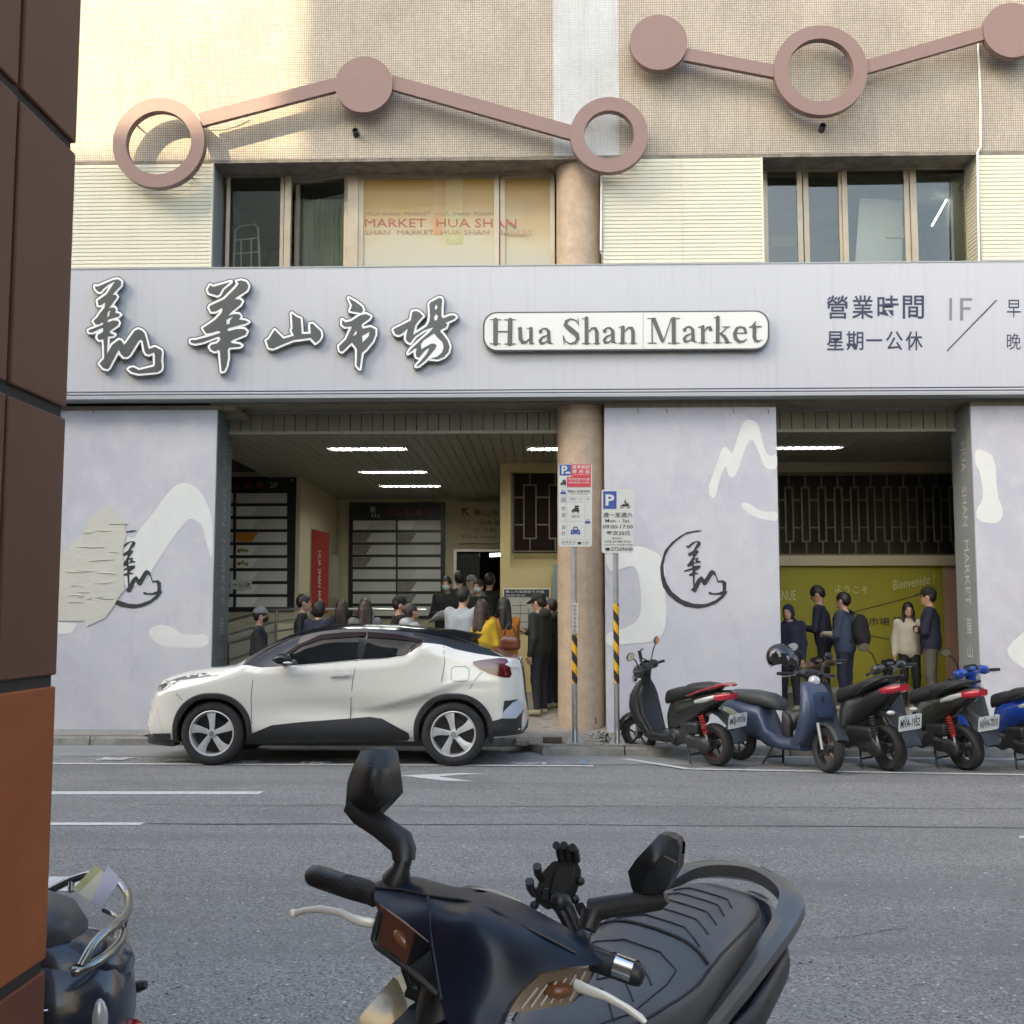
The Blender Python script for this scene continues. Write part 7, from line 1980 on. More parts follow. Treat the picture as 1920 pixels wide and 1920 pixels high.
def px_surface(name, poly, ctrl, m_, parent, back=.06, step=9, smooth=40, it=0, mis=None):
    if it: poly = smooth_loop(poly, it)
    f = tps(ctrl); D_ = []
    for i in range(len(poly)):
        a, b = poly[i], poly[(i + 1) % len(poly)]; n_ = max(1, int(math.hypot(b[0] - a[0], b[1] - a[1]) / step))
        D_ += [(a[0] + (b[0] - a[0]) * t / n_, a[1] + (b[1] - a[1]) * t / n_) for t in range(n_)]
    P = np.array(D_); lo, hi = P.min(0), P.max(0); gx_, gy_ = np.meshgrid(np.arange(lo[0], hi[0], step), np.arange(lo[1], hi[1], step)); gx_, gy_ = gx_.ravel(), gy_.ravel()
    dd = poly_sdf([D_], gx_, gy_); V, T = cdt_fill([D_], [(a, b) for a, b, d in zip(gx_, gy_, dd) if d < -step * .4])
    mb = MB(); mb.add([hp(p[0], p[1], f(p[0], p[1])) for p in V], T)
    n_ = len(D_); ring = [hp(p[0], p[1], f(p[0], p[1])) for p in D_]; bk_ = [q - hf * back for q in ring]
    if back:
        mb.add(ring + bk_, [(i, (i + 1) % n_, n_ + (i + 1) % n_, n_ + i) for i in range(n_)])
        mb.add([hp(p[0], p[1], f(p[0], p[1])) - hf * back for p in V], [t[::-1] for t in T])
    me_ = mb.mesh(name, m_); bm = bmesh.new(); bm.from_mesh(me_); bmesh.ops.remove_doubles(bm, verts=bm.verts, dist=1e-5); bmesh.ops.recalc_face_normals(bm, faces=bm.faces); bm.to_mesh(me_); bm.free()
    me_.shade_smooth(); me_.set_sharp_from_angle(angle=radians(smooth)); return obj(name, me_, parent)
# handlebar cowl: top strip and two-facet front
CT = [(700, 1655, .012), (776, 1652, .0), (869, 1671, .0), (973, 1703, .0), (1040, 1740, -.008), (1131, 1792, -.03), (702, 1688, .05), (804, 1681, .055), (880, 1700, .075), (960, 1735, .07), (1060, 1790, .03), (1129, 1806, -.01),
      (804, 1765, .115), (880, 1790, .135), (960, 1820, .115), (1012, 1824, .08), (822, 1864, .15), (880, 1910, .175), (942, 1902, .145), (870, 1985, .20)]
px_surface('handlebar_cowl', [(700, 1655), (729, 1645), (776, 1652), (835, 1669), (869, 1671), (915, 1681), (973, 1703), (1040, 1740), (1091, 1774), (1131, 1792), (1129, 1808), (1060, 1814), (1012, 1823), (960, 1874), (942, 1902), (925, 1945), (895, 1985), (862, 1985), (836, 1910), (822, 1864), (811, 1807), (804, 1765), (760, 1728), (702, 1688)], CT, M_NAVB, ns, .03, 8, 50)
f_ct = tps(CT)
cr = MB(); cr.tube([hp(x_, y_, f_ct(x_, y_) + .001) for x_, y_ in ((803, 1680), (805, 1717), (810, 1770), (818, 1820), (828, 1875))], [(.0035, .0035)] * 5, 6); cr.build('cowl_crease', M_NAVB, ns, smooth=60)
mb = MB(); mb.tube([hp(x_, y_, f_ct(x_, y_) + .002) for x_, y_ in ((704, 1664), (755, 1669), (804, 1680), (870, 1689), (930, 1709), (1000, 1744), (1080, 1786))], [(.003, .003)] * 7, 6); mb.build('cowl_edge', M_DKP, ns, smooth=60)
mb = MB(); px_surface('instrument_hood', [(835, 1668), (872, 1664), (905, 1668), (950, 1684), (985, 1706), (972, 1708), (915, 1684), (870, 1674)], [(835, 1668, -.03), (905, 1666, -.05), (985, 1706, -.03), (915, 1684, -.005)], mat('instrument_lens', (.20, .19, .15), .15, coat=.5), ns, .02, 8)
def lens(poly, ctrl, seed):
    root = obj('front_indicator', None, ns)
    inn = [(x_, y_, v - .035) for x_, y_, v in ctrl]
    px_surface('indicator_reflector', poly, inn, M_REFL, root, .015, 9)
    px_surface('indicator_lens', poly, ctrl, M_LENS, root, 0, 9)
    px_surface('indicator_rim', [poly[0]] + [((a[0] * .985 + b[0] * .015), (a[1] * .985 + b[1] * .015)) for a, b in zip(poly[1:], poly[1:])], [(x_, y_, v - .04) for x_, y_, v in ctrl], M_DKP, root, .03, 12)
    return root
l1 = [(700, 1688), (757, 1730), (804, 1768), (811, 1807), (822, 1864), (790, 1836), (756, 1810), (706, 1776), (699, 1760), (711, 1712)]
r1 = lens(l1, [(700, 1688, .055), (804, 1768, .118), (822, 1864, .145), (756, 1810, .07), (706, 1774, .04), (711, 1712, .05)], 1)
mb = MB(); mb.ball(hp(762, 1765, .06), (.03, .02, .014), M=Matrix.Rotation(.6, 4, 'Y').to_3x3().to_4x4()); mb.build('indicator_bulb', mat('bulb_amber', (.26, .10, .04), .2, coat=.5), r1, smooth=60)
r2 = lens([(1114, 1814), (1060, 1817), (1012, 1826), (985, 1852), (960, 1879), (943, 1900), (1000, 1894), (1068, 1884), (1090, 1855)], [(1114, 1814, .0), (1012, 1826, .082), (943, 1900, .145), (1068, 1884, .05), (1020, 1860, .085)], 2)
mb = MB(); mb.ball(hp(1045, 1856, .035), (.028, .02, .014)); mb.build('indicator_bulb', MATS['bulb_amber'], r2, smooth=60)
for k in range(6):
    mb = MB(); mb.tube([hp(716 + k * 15, 1712 + k * 11.5, .035 + .008 * k), hp(712 + k * 17, 1768 + k * 13.5, .03 + .012 * k)], .002, 6); mb.build('reflector_rib', M_ALUL, r1)
for k in range(6):
    mb = MB(); mb.tube([hp(1098 - k * 18, 1822 + k * 6, .0 + .014 * k), hp(1068 - k * 18, 1876 + k * 3, .02 + .014 * k)], .002, 6); mb.build('reflector_rib', M_ALUL, r2)
for pts in ([(711, 1712), (699, 1760), (706, 1776), (756, 1811), (822, 1866)],):
    mb = MB(); mb.tube([hp(x_, y_, fo) for (x_, y_), fo in zip(pts, (.052, .042, .042, .07, .146))], .005, 6); mb.build('lens_surround', M_ENG, ns, smooth=60)
# grips and levers
def tube_px(name, pts, m_, par, n=14, smooth=60):
    mb = MB(); mb.tube([hp(x_, y_, fo) for x_, y_, fo, r in pts], [r for *_, r in pts], n); return mb.build(name, m_, par, smooth=smooth)
tube_px('hand_grip', [(706, 1682, .02, .020), (690, 1672, .015, .021), (645, 1660, .01, .021)], mat('grip_rubber', (.014, .014, .015), .6, bump=.5, bscale=150), ns)
tube_px('grip_end', [(648, 1661, .01, .022), (600, 1645, .0, .022), (586, 1641, -.002, .020), (580, 1639, -.003, .014)], M_DKP, ns)
for k in range(7):
    x_ = 652 + k * 6; c = hp(x_, 1662 + k * 1.7, .01); mb = MB(); mb.lathe([(.0205, -.002), (.0228, 0), (.0205, .002)], Matrix.Translation(c) @ (hp(640, 1659, .01) - hp(690, 1672, .015)).to_track_quat('Z', 'Y').to_matrix().to_4x4(), 16); mb.build('grip_rib', MATS['grip_rubber'], ns)
mb = MB(); mb.tube([hp(612, 1646, .022), hp(635, 1653, .024)], [(.003, .004)] * 2, 6); mb.build('grip_slot', M_STITCH, ns)
tube_px('brake_lever', [(704, 1730, .03, (.011, .007)), (680, 1728, .045, (.010, .006)), (660, 1722, .05, (.009, .006)), (640, 1711, .05, (.0075, .005)), (600, 1704, .045, (.007, .0045)), (570, 1707, .04, (.006, .0045)), (552, 1713, .038, (.007, .006)), (548, 1714, .037, (.004, .004))], M_ALUL, ns, 10)
mb = MB(); mb.ball(hp(550, 1713, .038), .009); mb.build('lever_knob', M_ALUL, ns, smooth=60)
tube_px('hand_grip', [(1110, 1800, -.03, .019), (1150, 1812, -.035, .020), (1190, 1826, -.04, .020), (1203, 1831, -.042, .018), (1208, 1833, -.043, .010)], M_DKP, ns)
tube_px('grip_band', [(1152, 1810, -.034, .0212), (1186, 1822, -.039, .0212)], M_CHROME, ns)
tube_px('brake_lever', [(1078, 1846, .03, (.011, .006)), (1105, 1858, .035, (.010, .006)), (1135, 1868, .03, (.008, .005)), (1175, 1890, .025, (.007, .0045)), (1200, 1908, .02, (.007, .006)), (1210, 1918, .02, (.005, .005))], M_ALUL, ns, 10)
# mirrors
def mirror_px(head, ctrl, stem, inner):
    root = obj('mirror', None, ns)
    px_surface('mirror_shell', head, ctrl, M_DKP, root, .035, 7, 24)
    px_surface('mirror_ridge', inner, [(x_, y_, v + .007) for x_, y_, v in ctrl], M_DKP, root, .02, 7, 24)
    for pts in stem: tube_px('mirror_stem', pts, M_DKP, root, 12, 50)
    return root
mirror_px([(676, 1408), (700, 1404), (721, 1405), (728, 1414), (737, 1478), (738, 1491), (700, 1532), (672, 1528), (648, 1512), (651, 1467), (661, 1439)],
          [(676, 1408, -.02), (721, 1405, -.03), (737, 1480, -.03), (700, 1532, -.02), (651, 1467, -.02), (690, 1450, .02), (705, 1490, .018), (700, 1420, -.002)],
          [[(740, 1655, .0, .028), (748, 1640, .0, .024), (752, 1628, .0, .017), (757, 1608, -.005, .017)], [(757, 1612, -.004, .022), (757, 1594, -.005, (.024, .018)), (752, 1578, -.008, (.026, .015)), (715, 1550, -.012, (.024, .014)), (678, 1526, -.018, (.024, .014)), (655, 1510, -.02, (.016, .012))]],
          [(668, 1442), (690, 1436), (720, 1442), (728, 1484), (700, 1518), (668, 1505), (660, 1470)])
mirror_px([(1237, 1564), (1253, 1566), (1269, 1575), (1274, 1588), (1270, 1628), (1248, 1668), (1230, 1683), (1190, 1681), (1183, 1662), (1177, 1634), (1192, 1612)],
          [(1237, 1564, -.10), (1274, 1588, -.12), (1268, 1630, -.12), (1230, 1683, -.11), (1177, 1634, -.10), (1225, 1625, -.07), (1245, 1600, -.085)],
          [[(1100, 1742, -.07, .018), (1108, 1722, -.08, .020), (1112, 1708, -.085, .022)], [(1108, 1708, -.085, .022), (1140, 1700, -.09, (.020, .014)), (1190, 1694, -.10, (.020, .013)), (1235, 1690, -.11, (.016, .012)), (1250, 1684, -.11, .010)]],
          [(1244, 1606), (1266, 1618), (1258, 1645), (1232, 1676), (1202, 1676), (1199, 1650)])
# phone mount
pm = obj('phone_holder', None, ns)
DM = 2.22
def dprism(name, poly, D, th, m_=M_DKP, par=pm, bev=.003):
    mb = MB(); mb.prism(poly, lambda u, v, d: atD(u, v, D + d), 0, th); return mb.build(name, m_, par, bevel=bev)
dprism('holder_plate', [(1004, 1690), (1003, 1672), (1018, 1634), (1036, 1615), (1080, 1611), (1090, 1632), (1088, 1655), (1074, 1690), (1056, 1700), (1026, 1706)], DM, .022)
dprism('holder_rib', [(1028, 1676), (1040, 1634), (1058, 1622), (1078, 1624), (1076, 1656), (1062, 1682)], DM - .014, .014)
dprism('holder_rib', [(1012, 1688), (1018, 1664), (1032, 1664), (1030, 1692)], DM - .010, .010)
for a, b in (((1062, 1590), (1066, 1612)), ((1078, 1594), (1080, 1614)), ((1048, 1590), (1054, 1612))):
    mb = MB(); mb.tube([atD(*b, DM), atD(*a, DM - .01), atD(a[0] - 5, a[1] - 5, DM - .03)], [.009, .008, .008], 8); mb.build('holder_claw', M_DKP, pm, smooth=60)
for a in ((1008, 1636), (994, 1664)):
    mb = MB(); mb.tube([atD(a[0] + 8, a[1] + 12, DM), atD(a[0], a[1], DM - .02), atD(a[0] - 1, a[1] - 12, DM - .03)], [.008, .008, .009], 8); mb.build('holder_claw', M_ENG, pm, smooth=60)
for q in ((1088, 1652), (1078, 1686), (1002, 1697)):
    mb = MB(); mb.ball(atD(*q, DM), .009); mb.build('holder_bolt', M_DKP, pm)
for off in (0, 14):
    mb = MB(); mb.tube([atD(1044 + off, 1690 - off * .2, DM - .02), atD(1060 + off, 1722, DM - .03), atD(1078 + off * .8, 1762, DM - .04)], [.013, .011, .014], 10); mb.build('holder_arm', M_DKP, pm, smooth=60)
mb = MB(); mb.ball(atD(1050, 1690, DM - .02), .021); mb.build('ball_joint', M_DKP, pm, smooth=60)
mb = MB(); mb.ball(atD(1086, 1760, DM - .04), .022); mb.build('ball_joint', M_DKP, pm, smooth=60)
dprism('clamp_knob', [(1076, 1696), (1092, 1690), (1106, 1712), (1100, 1722), (1086, 1718)], DM - .03, .03)
# cables below the cowl
for pts in ([(756, 1815, .05), (764, 1838, .04), (770, 1858, .03), (790, 1880, .02)], [(770, 1818, .05), (785, 1845, .04), (796, 1870, .03)], [(762, 1816, .03), (775, 1850, .02), (788, 1890, .0)]):
    mb = MB(); mb.tube([hp(*p) for p in pts], .0055, 8); mb.build('cable', M_SMAT, ns, smooth=60)
mb = MB(); mb.tube([hp(765, 1858, .03), hp(795, 1872, .03)], .012, 8); mb.build('cable_boot', M_SMAT, ns, smooth=60)
# steering neck
mb = MB(); mb.tube([OH + Vector((0, 0, .0)), OH + fwd * .12 + Vector((0, 0, -.3)), OH + fwd * .25 + Vector((0, 0, -.62))], [.05, .045, .04], 14); mb.build('steering_neck', M_SMAT, ns, smooth=60)
# seat: lofted, with quilting seams laid in its surface
SEC = [(-.28, .70, .06, .05), (-.34, .735, .105, .075), (-.45, .765, .140, .085), (-.58, .785, .160, .09), (-.68, .80, .168, .09), (-.735, .825, .168, .095), (-.80, .842, .162, .095), (-.95, .862, .148, .09), (-1.06, .872, .128, .08), (-1.12, .872, .10, .065), (-1.15, .862, .05, .03)]
mb = MB(); se_loft(mb, [(x_, 0, z_ - hh * .55, hw, hh, 3.0) for x_, z_, hw, hh in SEC], 'x', 40, 3.0, BM); seat_o = mb.build('seat', M_SEATL, ns, smooth=60)
sx_, sz_, shw, shh = [np.array(q)[::-1] for q in zip(*SEC)]
def seat_pt(x_, y_, off=.0015):
    zc, hw, hh = np.interp(x_, sx_, sz_), np.interp(x_, sx_, shw), np.interp(x_, sx_, shh)
    q = min(.999, abs(y_) / hw); return BM @ Vector((x_, y_, zc - hh * .55 + hh * (1 - q ** 3.0) ** (1 / 3.0) + off))
def seam(pts, r=.0019, m_=M_STITCH):
    Q = []
    for a, b in zip(pts[:-1], pts[1:]):
        for t in np.linspace(0, 1, 8, endpoint=False): Q.append(seat_pt(a[0] + (b[0] - a[0]) * t, a[1] + (b[1] - a[1]) * t))
    Q.append(seat_pt(*pts[-1])); mb = MB(); mb.tube(Q, r, 6); mb.build('seat_seam', m_, seat_o, smooth=60)
for k in range(3):
    x0 = -.42 - .075 * k
    seam([(x0, -.10), (x0 - .06, -.03), (x0 - .01, .0), (x0 - .06, .03), (x0, .10)])
seam([(-.66, -.11), (-.69, -.05), (-.69, .05), (-.66, .11)]); seam([(-.36, -.07), (-.46, -.115), (-.60, -.12), (-.66, -.11)]); seam([(-.36, .07), (-.46, .115), (-.60, .12), (-.66, .11)])
for k in range(5):
    x0 = -.79 - .055 * k; w_ = .115 - .008 * k
    seam([(x0 + .035, -w_), (x0, -.055), (x0, .055), (x0 + .035, w_)])
seam([(-.735, -.15), (-.745, -.08), (-.748, 0), (-.745, .08), (-.735, .15)], .005)
for s_ in (-1, 1): seam([(x_, s_ * float(np.interp(x_, sx_, shw)) * .93) for x_ in np.linspace(-.34, -1.10, 16)], .0035)
# ribbed side panel of the seat
for s_ in (-1, 1):
    mb = MB(); se_loft(mb, [(x_, s_ * .012, z_ - hh * .75, hw - .006, hh * .75, 4) for x_, z_, hw, hh in SEC[1:-1]], 'x', 30, 4, BM); mb.build('seat_skirt', M_SEATS, ns, smooth=60); break
# tail with wide grab rail
RP = [(-.70, .160, .70), (-.85, .168, .77), (-.98, .165, .83), (-1.10, .148, .872), (-1.19, .11, .905), (-1.235, .0, .92), (-1.19, -.11, .905), (-1.10, -.152, .872), (-.98, -.165, .83), (-.85, -.17, .78)]
def cat(P, n=6):
    P = [Vector(p) for p in P]; out = []
    for i in range(len(P) - 1):
        a, b, c, d = P[max(i - 1, 0)], P[i], P[i + 1], P[min(i + 2, len(P) - 1)]
        for t in np.linspace(0, 1, n, endpoint=False):
            out.append(.5 * ((2 * b) + (c - a) * t + (2 * a - 5 * b + 4 * c - d) * t * t + (3 * b - a - 3 * c + d) * t ** 3))
    return out + [P[-1]]
CR = cat(RP); rings = []
for i, p in enumerate(CR):
    a, b = CR[max(i - 1, 0)], CR[min(i + 1, len(CR) - 1)]; t_ = (b - a).normalized(); out_ = Vector((t_.y, -t_.x, 0)).normalized() * -1
    if out_.dot(Vector((p.x + .9, p.y, 0))) < 0: out_ = -out_
    k_ = .5 + .5 * min(1, max(0, (-p.x - .8) / .35)); w_ = .020 + .040 * k_ ** 2
    rings.append([BM @ (p + q) for q in (out_ * -.004 + Vector((0, 0, .012)), out_ * w_ * .5 + Vector((0, 0, .018)), out_ * w_ + Vector((0, 0, .004)), out_ * (w_ + .004) + Vector((0, 0, -.02)), out_ * w_ * .6 + Vector((0, 0, -.035)), Vector((0, 0, -.02)))])
mb = MB(); mb.loft(rings); mb.build('grab_rail', mat('rail_gunmetal', (.13, .13, .125), .33, .5, coat=.3), ns, smooth=38)
mb = MB(); text_to(mb, 'DRG', lambda u, v: BM @ Vector((-1.265 - v, u, .942)), -.05, .05, -.012, .012) if False else mb
# body, wheels, shields (mostly below the frame)
mb = MB(); se_loft(mb, [(-.20, 0, .46, .10, .18), (-.35, 0, .52, .15, .19), (-.60, 0, .58, .185, .17), (-.85, 0, .66, .20, .13), (-1.05, 0, .74, .185, .10), (-1.20, 0, .80, .13, .07), (-1.28, 0, .83, .06, .03)], 'x', 28, 2.7, BM); mb.build('rear_body', mat('body_blue_black', (.014, .02, .032), .28, coat=.5), ns, smooth=55)
for s_ in (-1, 1):
    mb = MB(); se_loft(mb, [(-.62, s_ * .19, .60, .014, .05), (-.85, s_ * .215, .68, .018, .055), (-1.08, s_ * .19, .76, .014, .04), (-1.2, s_ * .13, .80, .008, .02)], 'x', 14, 2.4, BM); mb.build('body_trim', M_ENG, ns, smooth=55)
mb = MB(); se_loft(mb, [(-1.12, 0, .74, .15, .05, 4), (-1.25, 0, .76, .11, .045, 4), (-1.31, 0, .77, .06, .03, 4)], 'x', 18, 4, BM); mb.build('tail_lamp', M_TRED, ns, smooth=40)
mb = MB(); mb.loft([[BM @ Vector((x_, yy, z_)) for yy in (-.1, .1)] + [BM @ Vector((x_ + .015, yy, z_ - .015)) for yy in (.1, -.1)] for x_, z_ in ((-1.05, .62), (-1.2, .55), (-1.33, .42), (-1.38, .3))]); mb.build('mudguard', M_SMAT, ns)
wheel_parts(ns, BM, (-.88, 0, .245), .245, .13, M_RIMD, 5, .62)
wheel_parts(ns, BM @ Matrix.Rotation(radians(12), 4, 'Z'), (.38, 0, .245), .245, .12, M_RIMD, 5, .62)
mb = MB(); se_loft(mb, [(.26, .14, 0, .08, .16, 3), (.40, .20, 0, .09, .19, 3), (.55, .23, 0, .10, .205, 3), (.68, .21, 0, .09, .19, 3), (.76, .17, 0, .06, .15, 3), (.80, .15, 0, .03, .10, 3)], 'z', 24, 3, BM); mb.build('leg_shield', M_CHAMP, ns, smooth=50)
px_surface('shield_wing', [(655, 1930), (700, 1876), (738, 1832), (746, 1838), (754, 1856), (768, 1884), (800, 1900), (830, 1912), (800, 1960), (640, 1960)], [(655, 1930, .06), (738, 1832, .0), (768, 1884, .03), (830, 1912, .06), (730, 1940, .12)], M_CHAMP, ns, .04, 9, 40)
px_surface('shield_panel', [(752, 1905), (768, 1886), (800, 1898), (850, 1915), (880, 1960), (740, 1960), (728, 1925)], [(752, 1905, .09), (850, 1915, .10), (800, 1940, .13), (728, 1930, .12)], M_NAVB, ns, .03, 9, 40)
mb = MB(); se_loft(mb, [(.12, 0, .28, .15, .05, 4), (-.1, 0, .27, .19, .06, 4), (-.32, 0, .30, .17, .07, 4)], 'x', 20, 4, BM); mb.build('floorboard', M_SMAT, ns, smooth=45)
mb = MB(); rings = []
for a in np.linspace(radians(10), radians(160), 12):
    rings.append([BM @ Vector((.38 + rr * cos(a), yy, .245 + rr * sin(a))) for yy, rr in ((-.08, .255), (-.06, .285), (0, .295), (.06, .285), (.08, .255), (0, .272))])
mb.loft(rings); mb.build('front_fender', M_CHAMP, ns, smooth=45)
for s_ in (-1, 1):
    mb = MB(); mb.tube([BM @ Vector((.38, s_ * .085, .245)), BM @ Vector((.26, s_ * .075, .62))], .02, 8); mb.build('fork_leg', M_STEEL, ns, smooth=60)
mb = MB(); mb.tube([BM @ Vector((-.3, .1, .25)), BM @ Vector((-.34, .22, .02))], .012, 8); mb.build('side_stand', M_SMAT, ns)

# ================================================================== SCOOTER BEHIND THE PILLAR
M_INKB = mat('body_ink_blue', (.022, .034, .055), .25, coat=.6)
lsc, ML, MsL = gas_scooter('dark blue-black scooter with chrome rack half hidden behind the tiled pillar', None, None, M_INKB, M_TRED, seat=M_SEATL,
                           world=((-1.53, 3.10, 0), (-2.88, 3.02, 0)), sc=1.08, lean=4, plate='', name='near_scooter', grp=None, mirrors=(1, 1))
for o_ in list(lsc.children):
    if o_.name.split('.')[0] in ('grab_rail', 'rear_body', 'seat', 'tail_lamp', 'rear_indicator', 'mudguard'): bpy.data.objects.remove(o_)
mb = MB(); se_loft(mb, [(-2.335, 3.10, .50, .12, .16), (-2.085, 3.10, .54, .17, .19), (-1.785, 3.10, .56, .20, .20), (-1.485, 3.10, .57, .205, .20), (-1.285, 3.10, .575, .19, .175), (-1.175, 3.10, .58, .155, .145), (-1.120, 3.10, .58, .11, .11), (-1.095, 3.10, .58, .05, .05)], 'x', 30, 2.5); mb.build('rear_body', M_INKB, lsc, smooth=60)
mb = MB(); se_loft(mb, [(-1.535, 3.10, .70, .14, .09), (-1.335, 3.10, .70, .15, .085), (-1.205, 3.11, .69, .13, .07), (-1.135, 3.12, .685, .09, .05), (-1.105, 3.12, .68, .04, .02)], 'x', 24, 2.4); mb.build('rear_hump', M_INKB, lsc, smooth=60)
mb = MB(); se_loft(mb, [(-2.285, 3.10, .68, .10, .06), (-2.085, 3.10, .735, .155, .085), (-1.785, 3.10, .755, .168, .095), (-1.535, 3.10, .77, .165, .10), (-1.385, 3.10, .775, .15, .095), (-1.285, 3.10, .77, .115, .075), (-1.235, 3.10, .76, .06, .04)], 'x', 30, 2.7); st_ = mb.build('seat', M_SEATL, lsc, smooth=60)
mb = MB(); mb.tube([(-2.085, 2.942, .76), (-1.785, 2.930, .785), (-1.535, 2.934, .80), (-1.385, 2.948, .808), (-1.305, 2.985, .81), (-1.250, 3.07, .80)], .005, 8); mb.build('seat_piping', M_STITCH, st_, smooth=60)
mb = MB(); mb.loft([[(x_, 3.1 + yy, z_) for yy in (-.1, -.05, .05, .1)] + [(x_ - .015, 3.1 + yy, z_ - .015) for yy in (.1, .05, -.05, -.1)] for x_, z_ in ((-1.285, .56), (-1.135, .52), (-1.035, .42), (-.985, .30))]); mb.build('mudguard', M_SMAT, lsc, smooth=40)
mb = MB(); se_loft(mb, [(-1.165, 3.06, .50, .10, .035, 4), (-1.085, 3.06, .50, .095, .04, 4), (-1.040, 3.06, .49, .06, .03, 4)], 'x', 18, 4); mb.build('tail_lamp', M_TRED, lsc, smooth=40)
mb = MB(); mb.tube([(-1.585, 2.885, .60), (-1.385, 2.885, .615), (-1.235, 2.92, .625)], [(.004, .008)] * 3, 8); mb.build('chrome_strip', M_CHROME, lsc, smooth=60)
rk = obj('luggage_rack', None, lsc)
DR = 3.12
def rtube(pts, r, D0=DR, m_=M_CHROME):
    mb = MB(); mb.tube(cat([atD(x_, y_, D0 + d) for x_, y_, d in pts], 5), r, 10); mb.build('rack_tube', m_, rk, smooth=60)
M_RACK = mat('rack_steel', (.30, .30, .29), .22, .9)
rtube([(60, 1690, .20), (97, 1668, .22), (138, 1648, .22), (180, 1638, .20), (222, 1652, .12), (240, 1680, .05), (237, 1712, -.08), (215, 1735, -.20), (180, 1765, -.28), (152, 1812, -.33)], .012, m_=M_RACK)
rtube([(232, 1742, -.08), (222, 1770, -.18), (195, 1795, -.27), (155, 1818, -.33), (135, 1822, -.34)], .012, m_=M_RACK)
rtube([(236, 1715, -.08), (229, 1745, -.09)], .010, m_=M_RACK); rtube([(195, 1705, .1), (215, 1715, .08), (222, 1730, .03), (205, 1750, .0)], .009, m_=M_RACK); rtube([(134, 1650, .22), (133, 1672, .2)], .010, m_=M_RACK)
def paper(name, c, c2):
    m = mat(name, c, .6, var=.8, vscale=16, col2=c2); n, l = m.node_tree.nodes, m.node_tree.links; pb = n['Principled BSDF']
    tl = n.new('ShaderNodeBsdfTranslucent'); tl.inputs[0].default_value = (*c, 1); mx = n.new('ShaderNodeMixShader'); mx.inputs[0].default_value = .5
    l.new(pb.outputs[0], mx.inputs[1]); l.new(tl.outputs[0], mx.inputs[2]); l.new(mx.outputs[0], n['Material Output'].inputs[0]); return m
# leaflets tucked into the rack
fl = empty('leaflets', atD(180, 1670, DR), 'crumpled yellow and lilac leaflets tucked under the rack of the left scooter', 'leaflets')
def leaflet(poly, cols, D0, curl):
    mb = MB(); n_ = 10
    rings = []
    for i in range(n_ + 1):
        t = i / n_; a = Vector(poly[0]).lerp(Vector(poly[1]), t); b = Vector(poly[3]).lerp(Vector(poly[2]), t)
        rings.append([atD(*(a.lerp(b, s_))[:2], D0 + curl * sin(pi * t) * (1 - .4 * s_) + .01 * s_) for s_ in np.linspace(0, 1, 7)])
    mb.loft(rings, cap=False, close=False); o_ = mb.build('leaflet', cols, fl, smooth=60)
    pass
M_LFY = paper('leaflet_yellow', (.78, .74, .36), (.8, .8, .74)); M_LFV = paper('leaflet_lilac', (.70, .69, .84), (.8, .8, .86))
leaflet([(136, 1668), (178, 1622), (202, 1640), (168, 1690)], M_LFY, DR - .06, .03); leaflet([(146, 1676), (190, 1632), (206, 1650), (184, 1696)], paper('leaflet_white', (.84, .85, .72), (.86, .82, .5)), DR - .09, -.02); leaflet([(172, 1690), (202, 1622), (226, 1648), (192, 1700)], M_LFV, DR - .12, -.03)
# small round lens and lever at the tail
mb = MB(); mb.ball((-1.14, 2.99, .58), (.03, .02, .055)); mb.build('side_reflector', M_CLRL, lsc, smooth=60)
mb = MB(); mb.tube([atD(225, 1858, 3.15), atD(258, 1850, 3.15), atD(274, 1846, 3.15)], [.014, .016, .012], 8); mb.build('foot_peg', M_SMAT, lsc, smooth=60)
# ================================================================== PEOPLE
SK = mat('skin', (0.50, 0.30, 0.205), .5, var=.2, vscale=20, col2=(.43, .25, .17))
HR = mat('hair_black', (0.012, 0.010, 0.009), .42, bump=.4, bscale=160)
HB = mat('hair_brown', (0.035, 0.020, 0.013), .42, bump=.4, bscale=160)
EY = mat('eye_dark', (0.01, 0.008, 0.008), .3)
LIP = mat('lip', (0.30, 0.11, 0.09), .5)
def cloth(n_, c, r=.85): return mat('cloth_' + n_, c, r, var=.35, vscale=9, bump=.25, bscale=28)
C_BLK, C_NAVY, C_DGRN = cloth('black', (.014, .014, .015)), cloth('navy', (.016, .02, .042)), cloth('dark_green', (.022, .026, .020))
C_GREY, C_LBLU, C_YEL = cloth('grey', (.16, .16, .16)), cloth('pale_blue', (.34, .37, .40)), cloth('yellow', (.55, .36, .02))
C_ORG, C_CREAM, C_TROU = cloth('orange', (.52, .20, .025)), cloth('cream', (.52, .49, .41)), cloth('dark_trouser', (.02, .022, .03))
C_OLV, C_SHOE, C_CAPG = cloth('grey_trouser', (.10, .095, .085)), cloth('beige_shoe', (.42, .36, .25)), cloth('cap_grey', (.18, .18, .175))
C_MASKB, C_MASKW, C_HOOD = cloth('mask_black', (.015, .015, .016)), cloth('mask_white', (.50, .58, .62)), cloth('hoodie_grey', (.40, .41, .43))
C_JBLU = cloth('steel_blue', (.045, .06, .10))
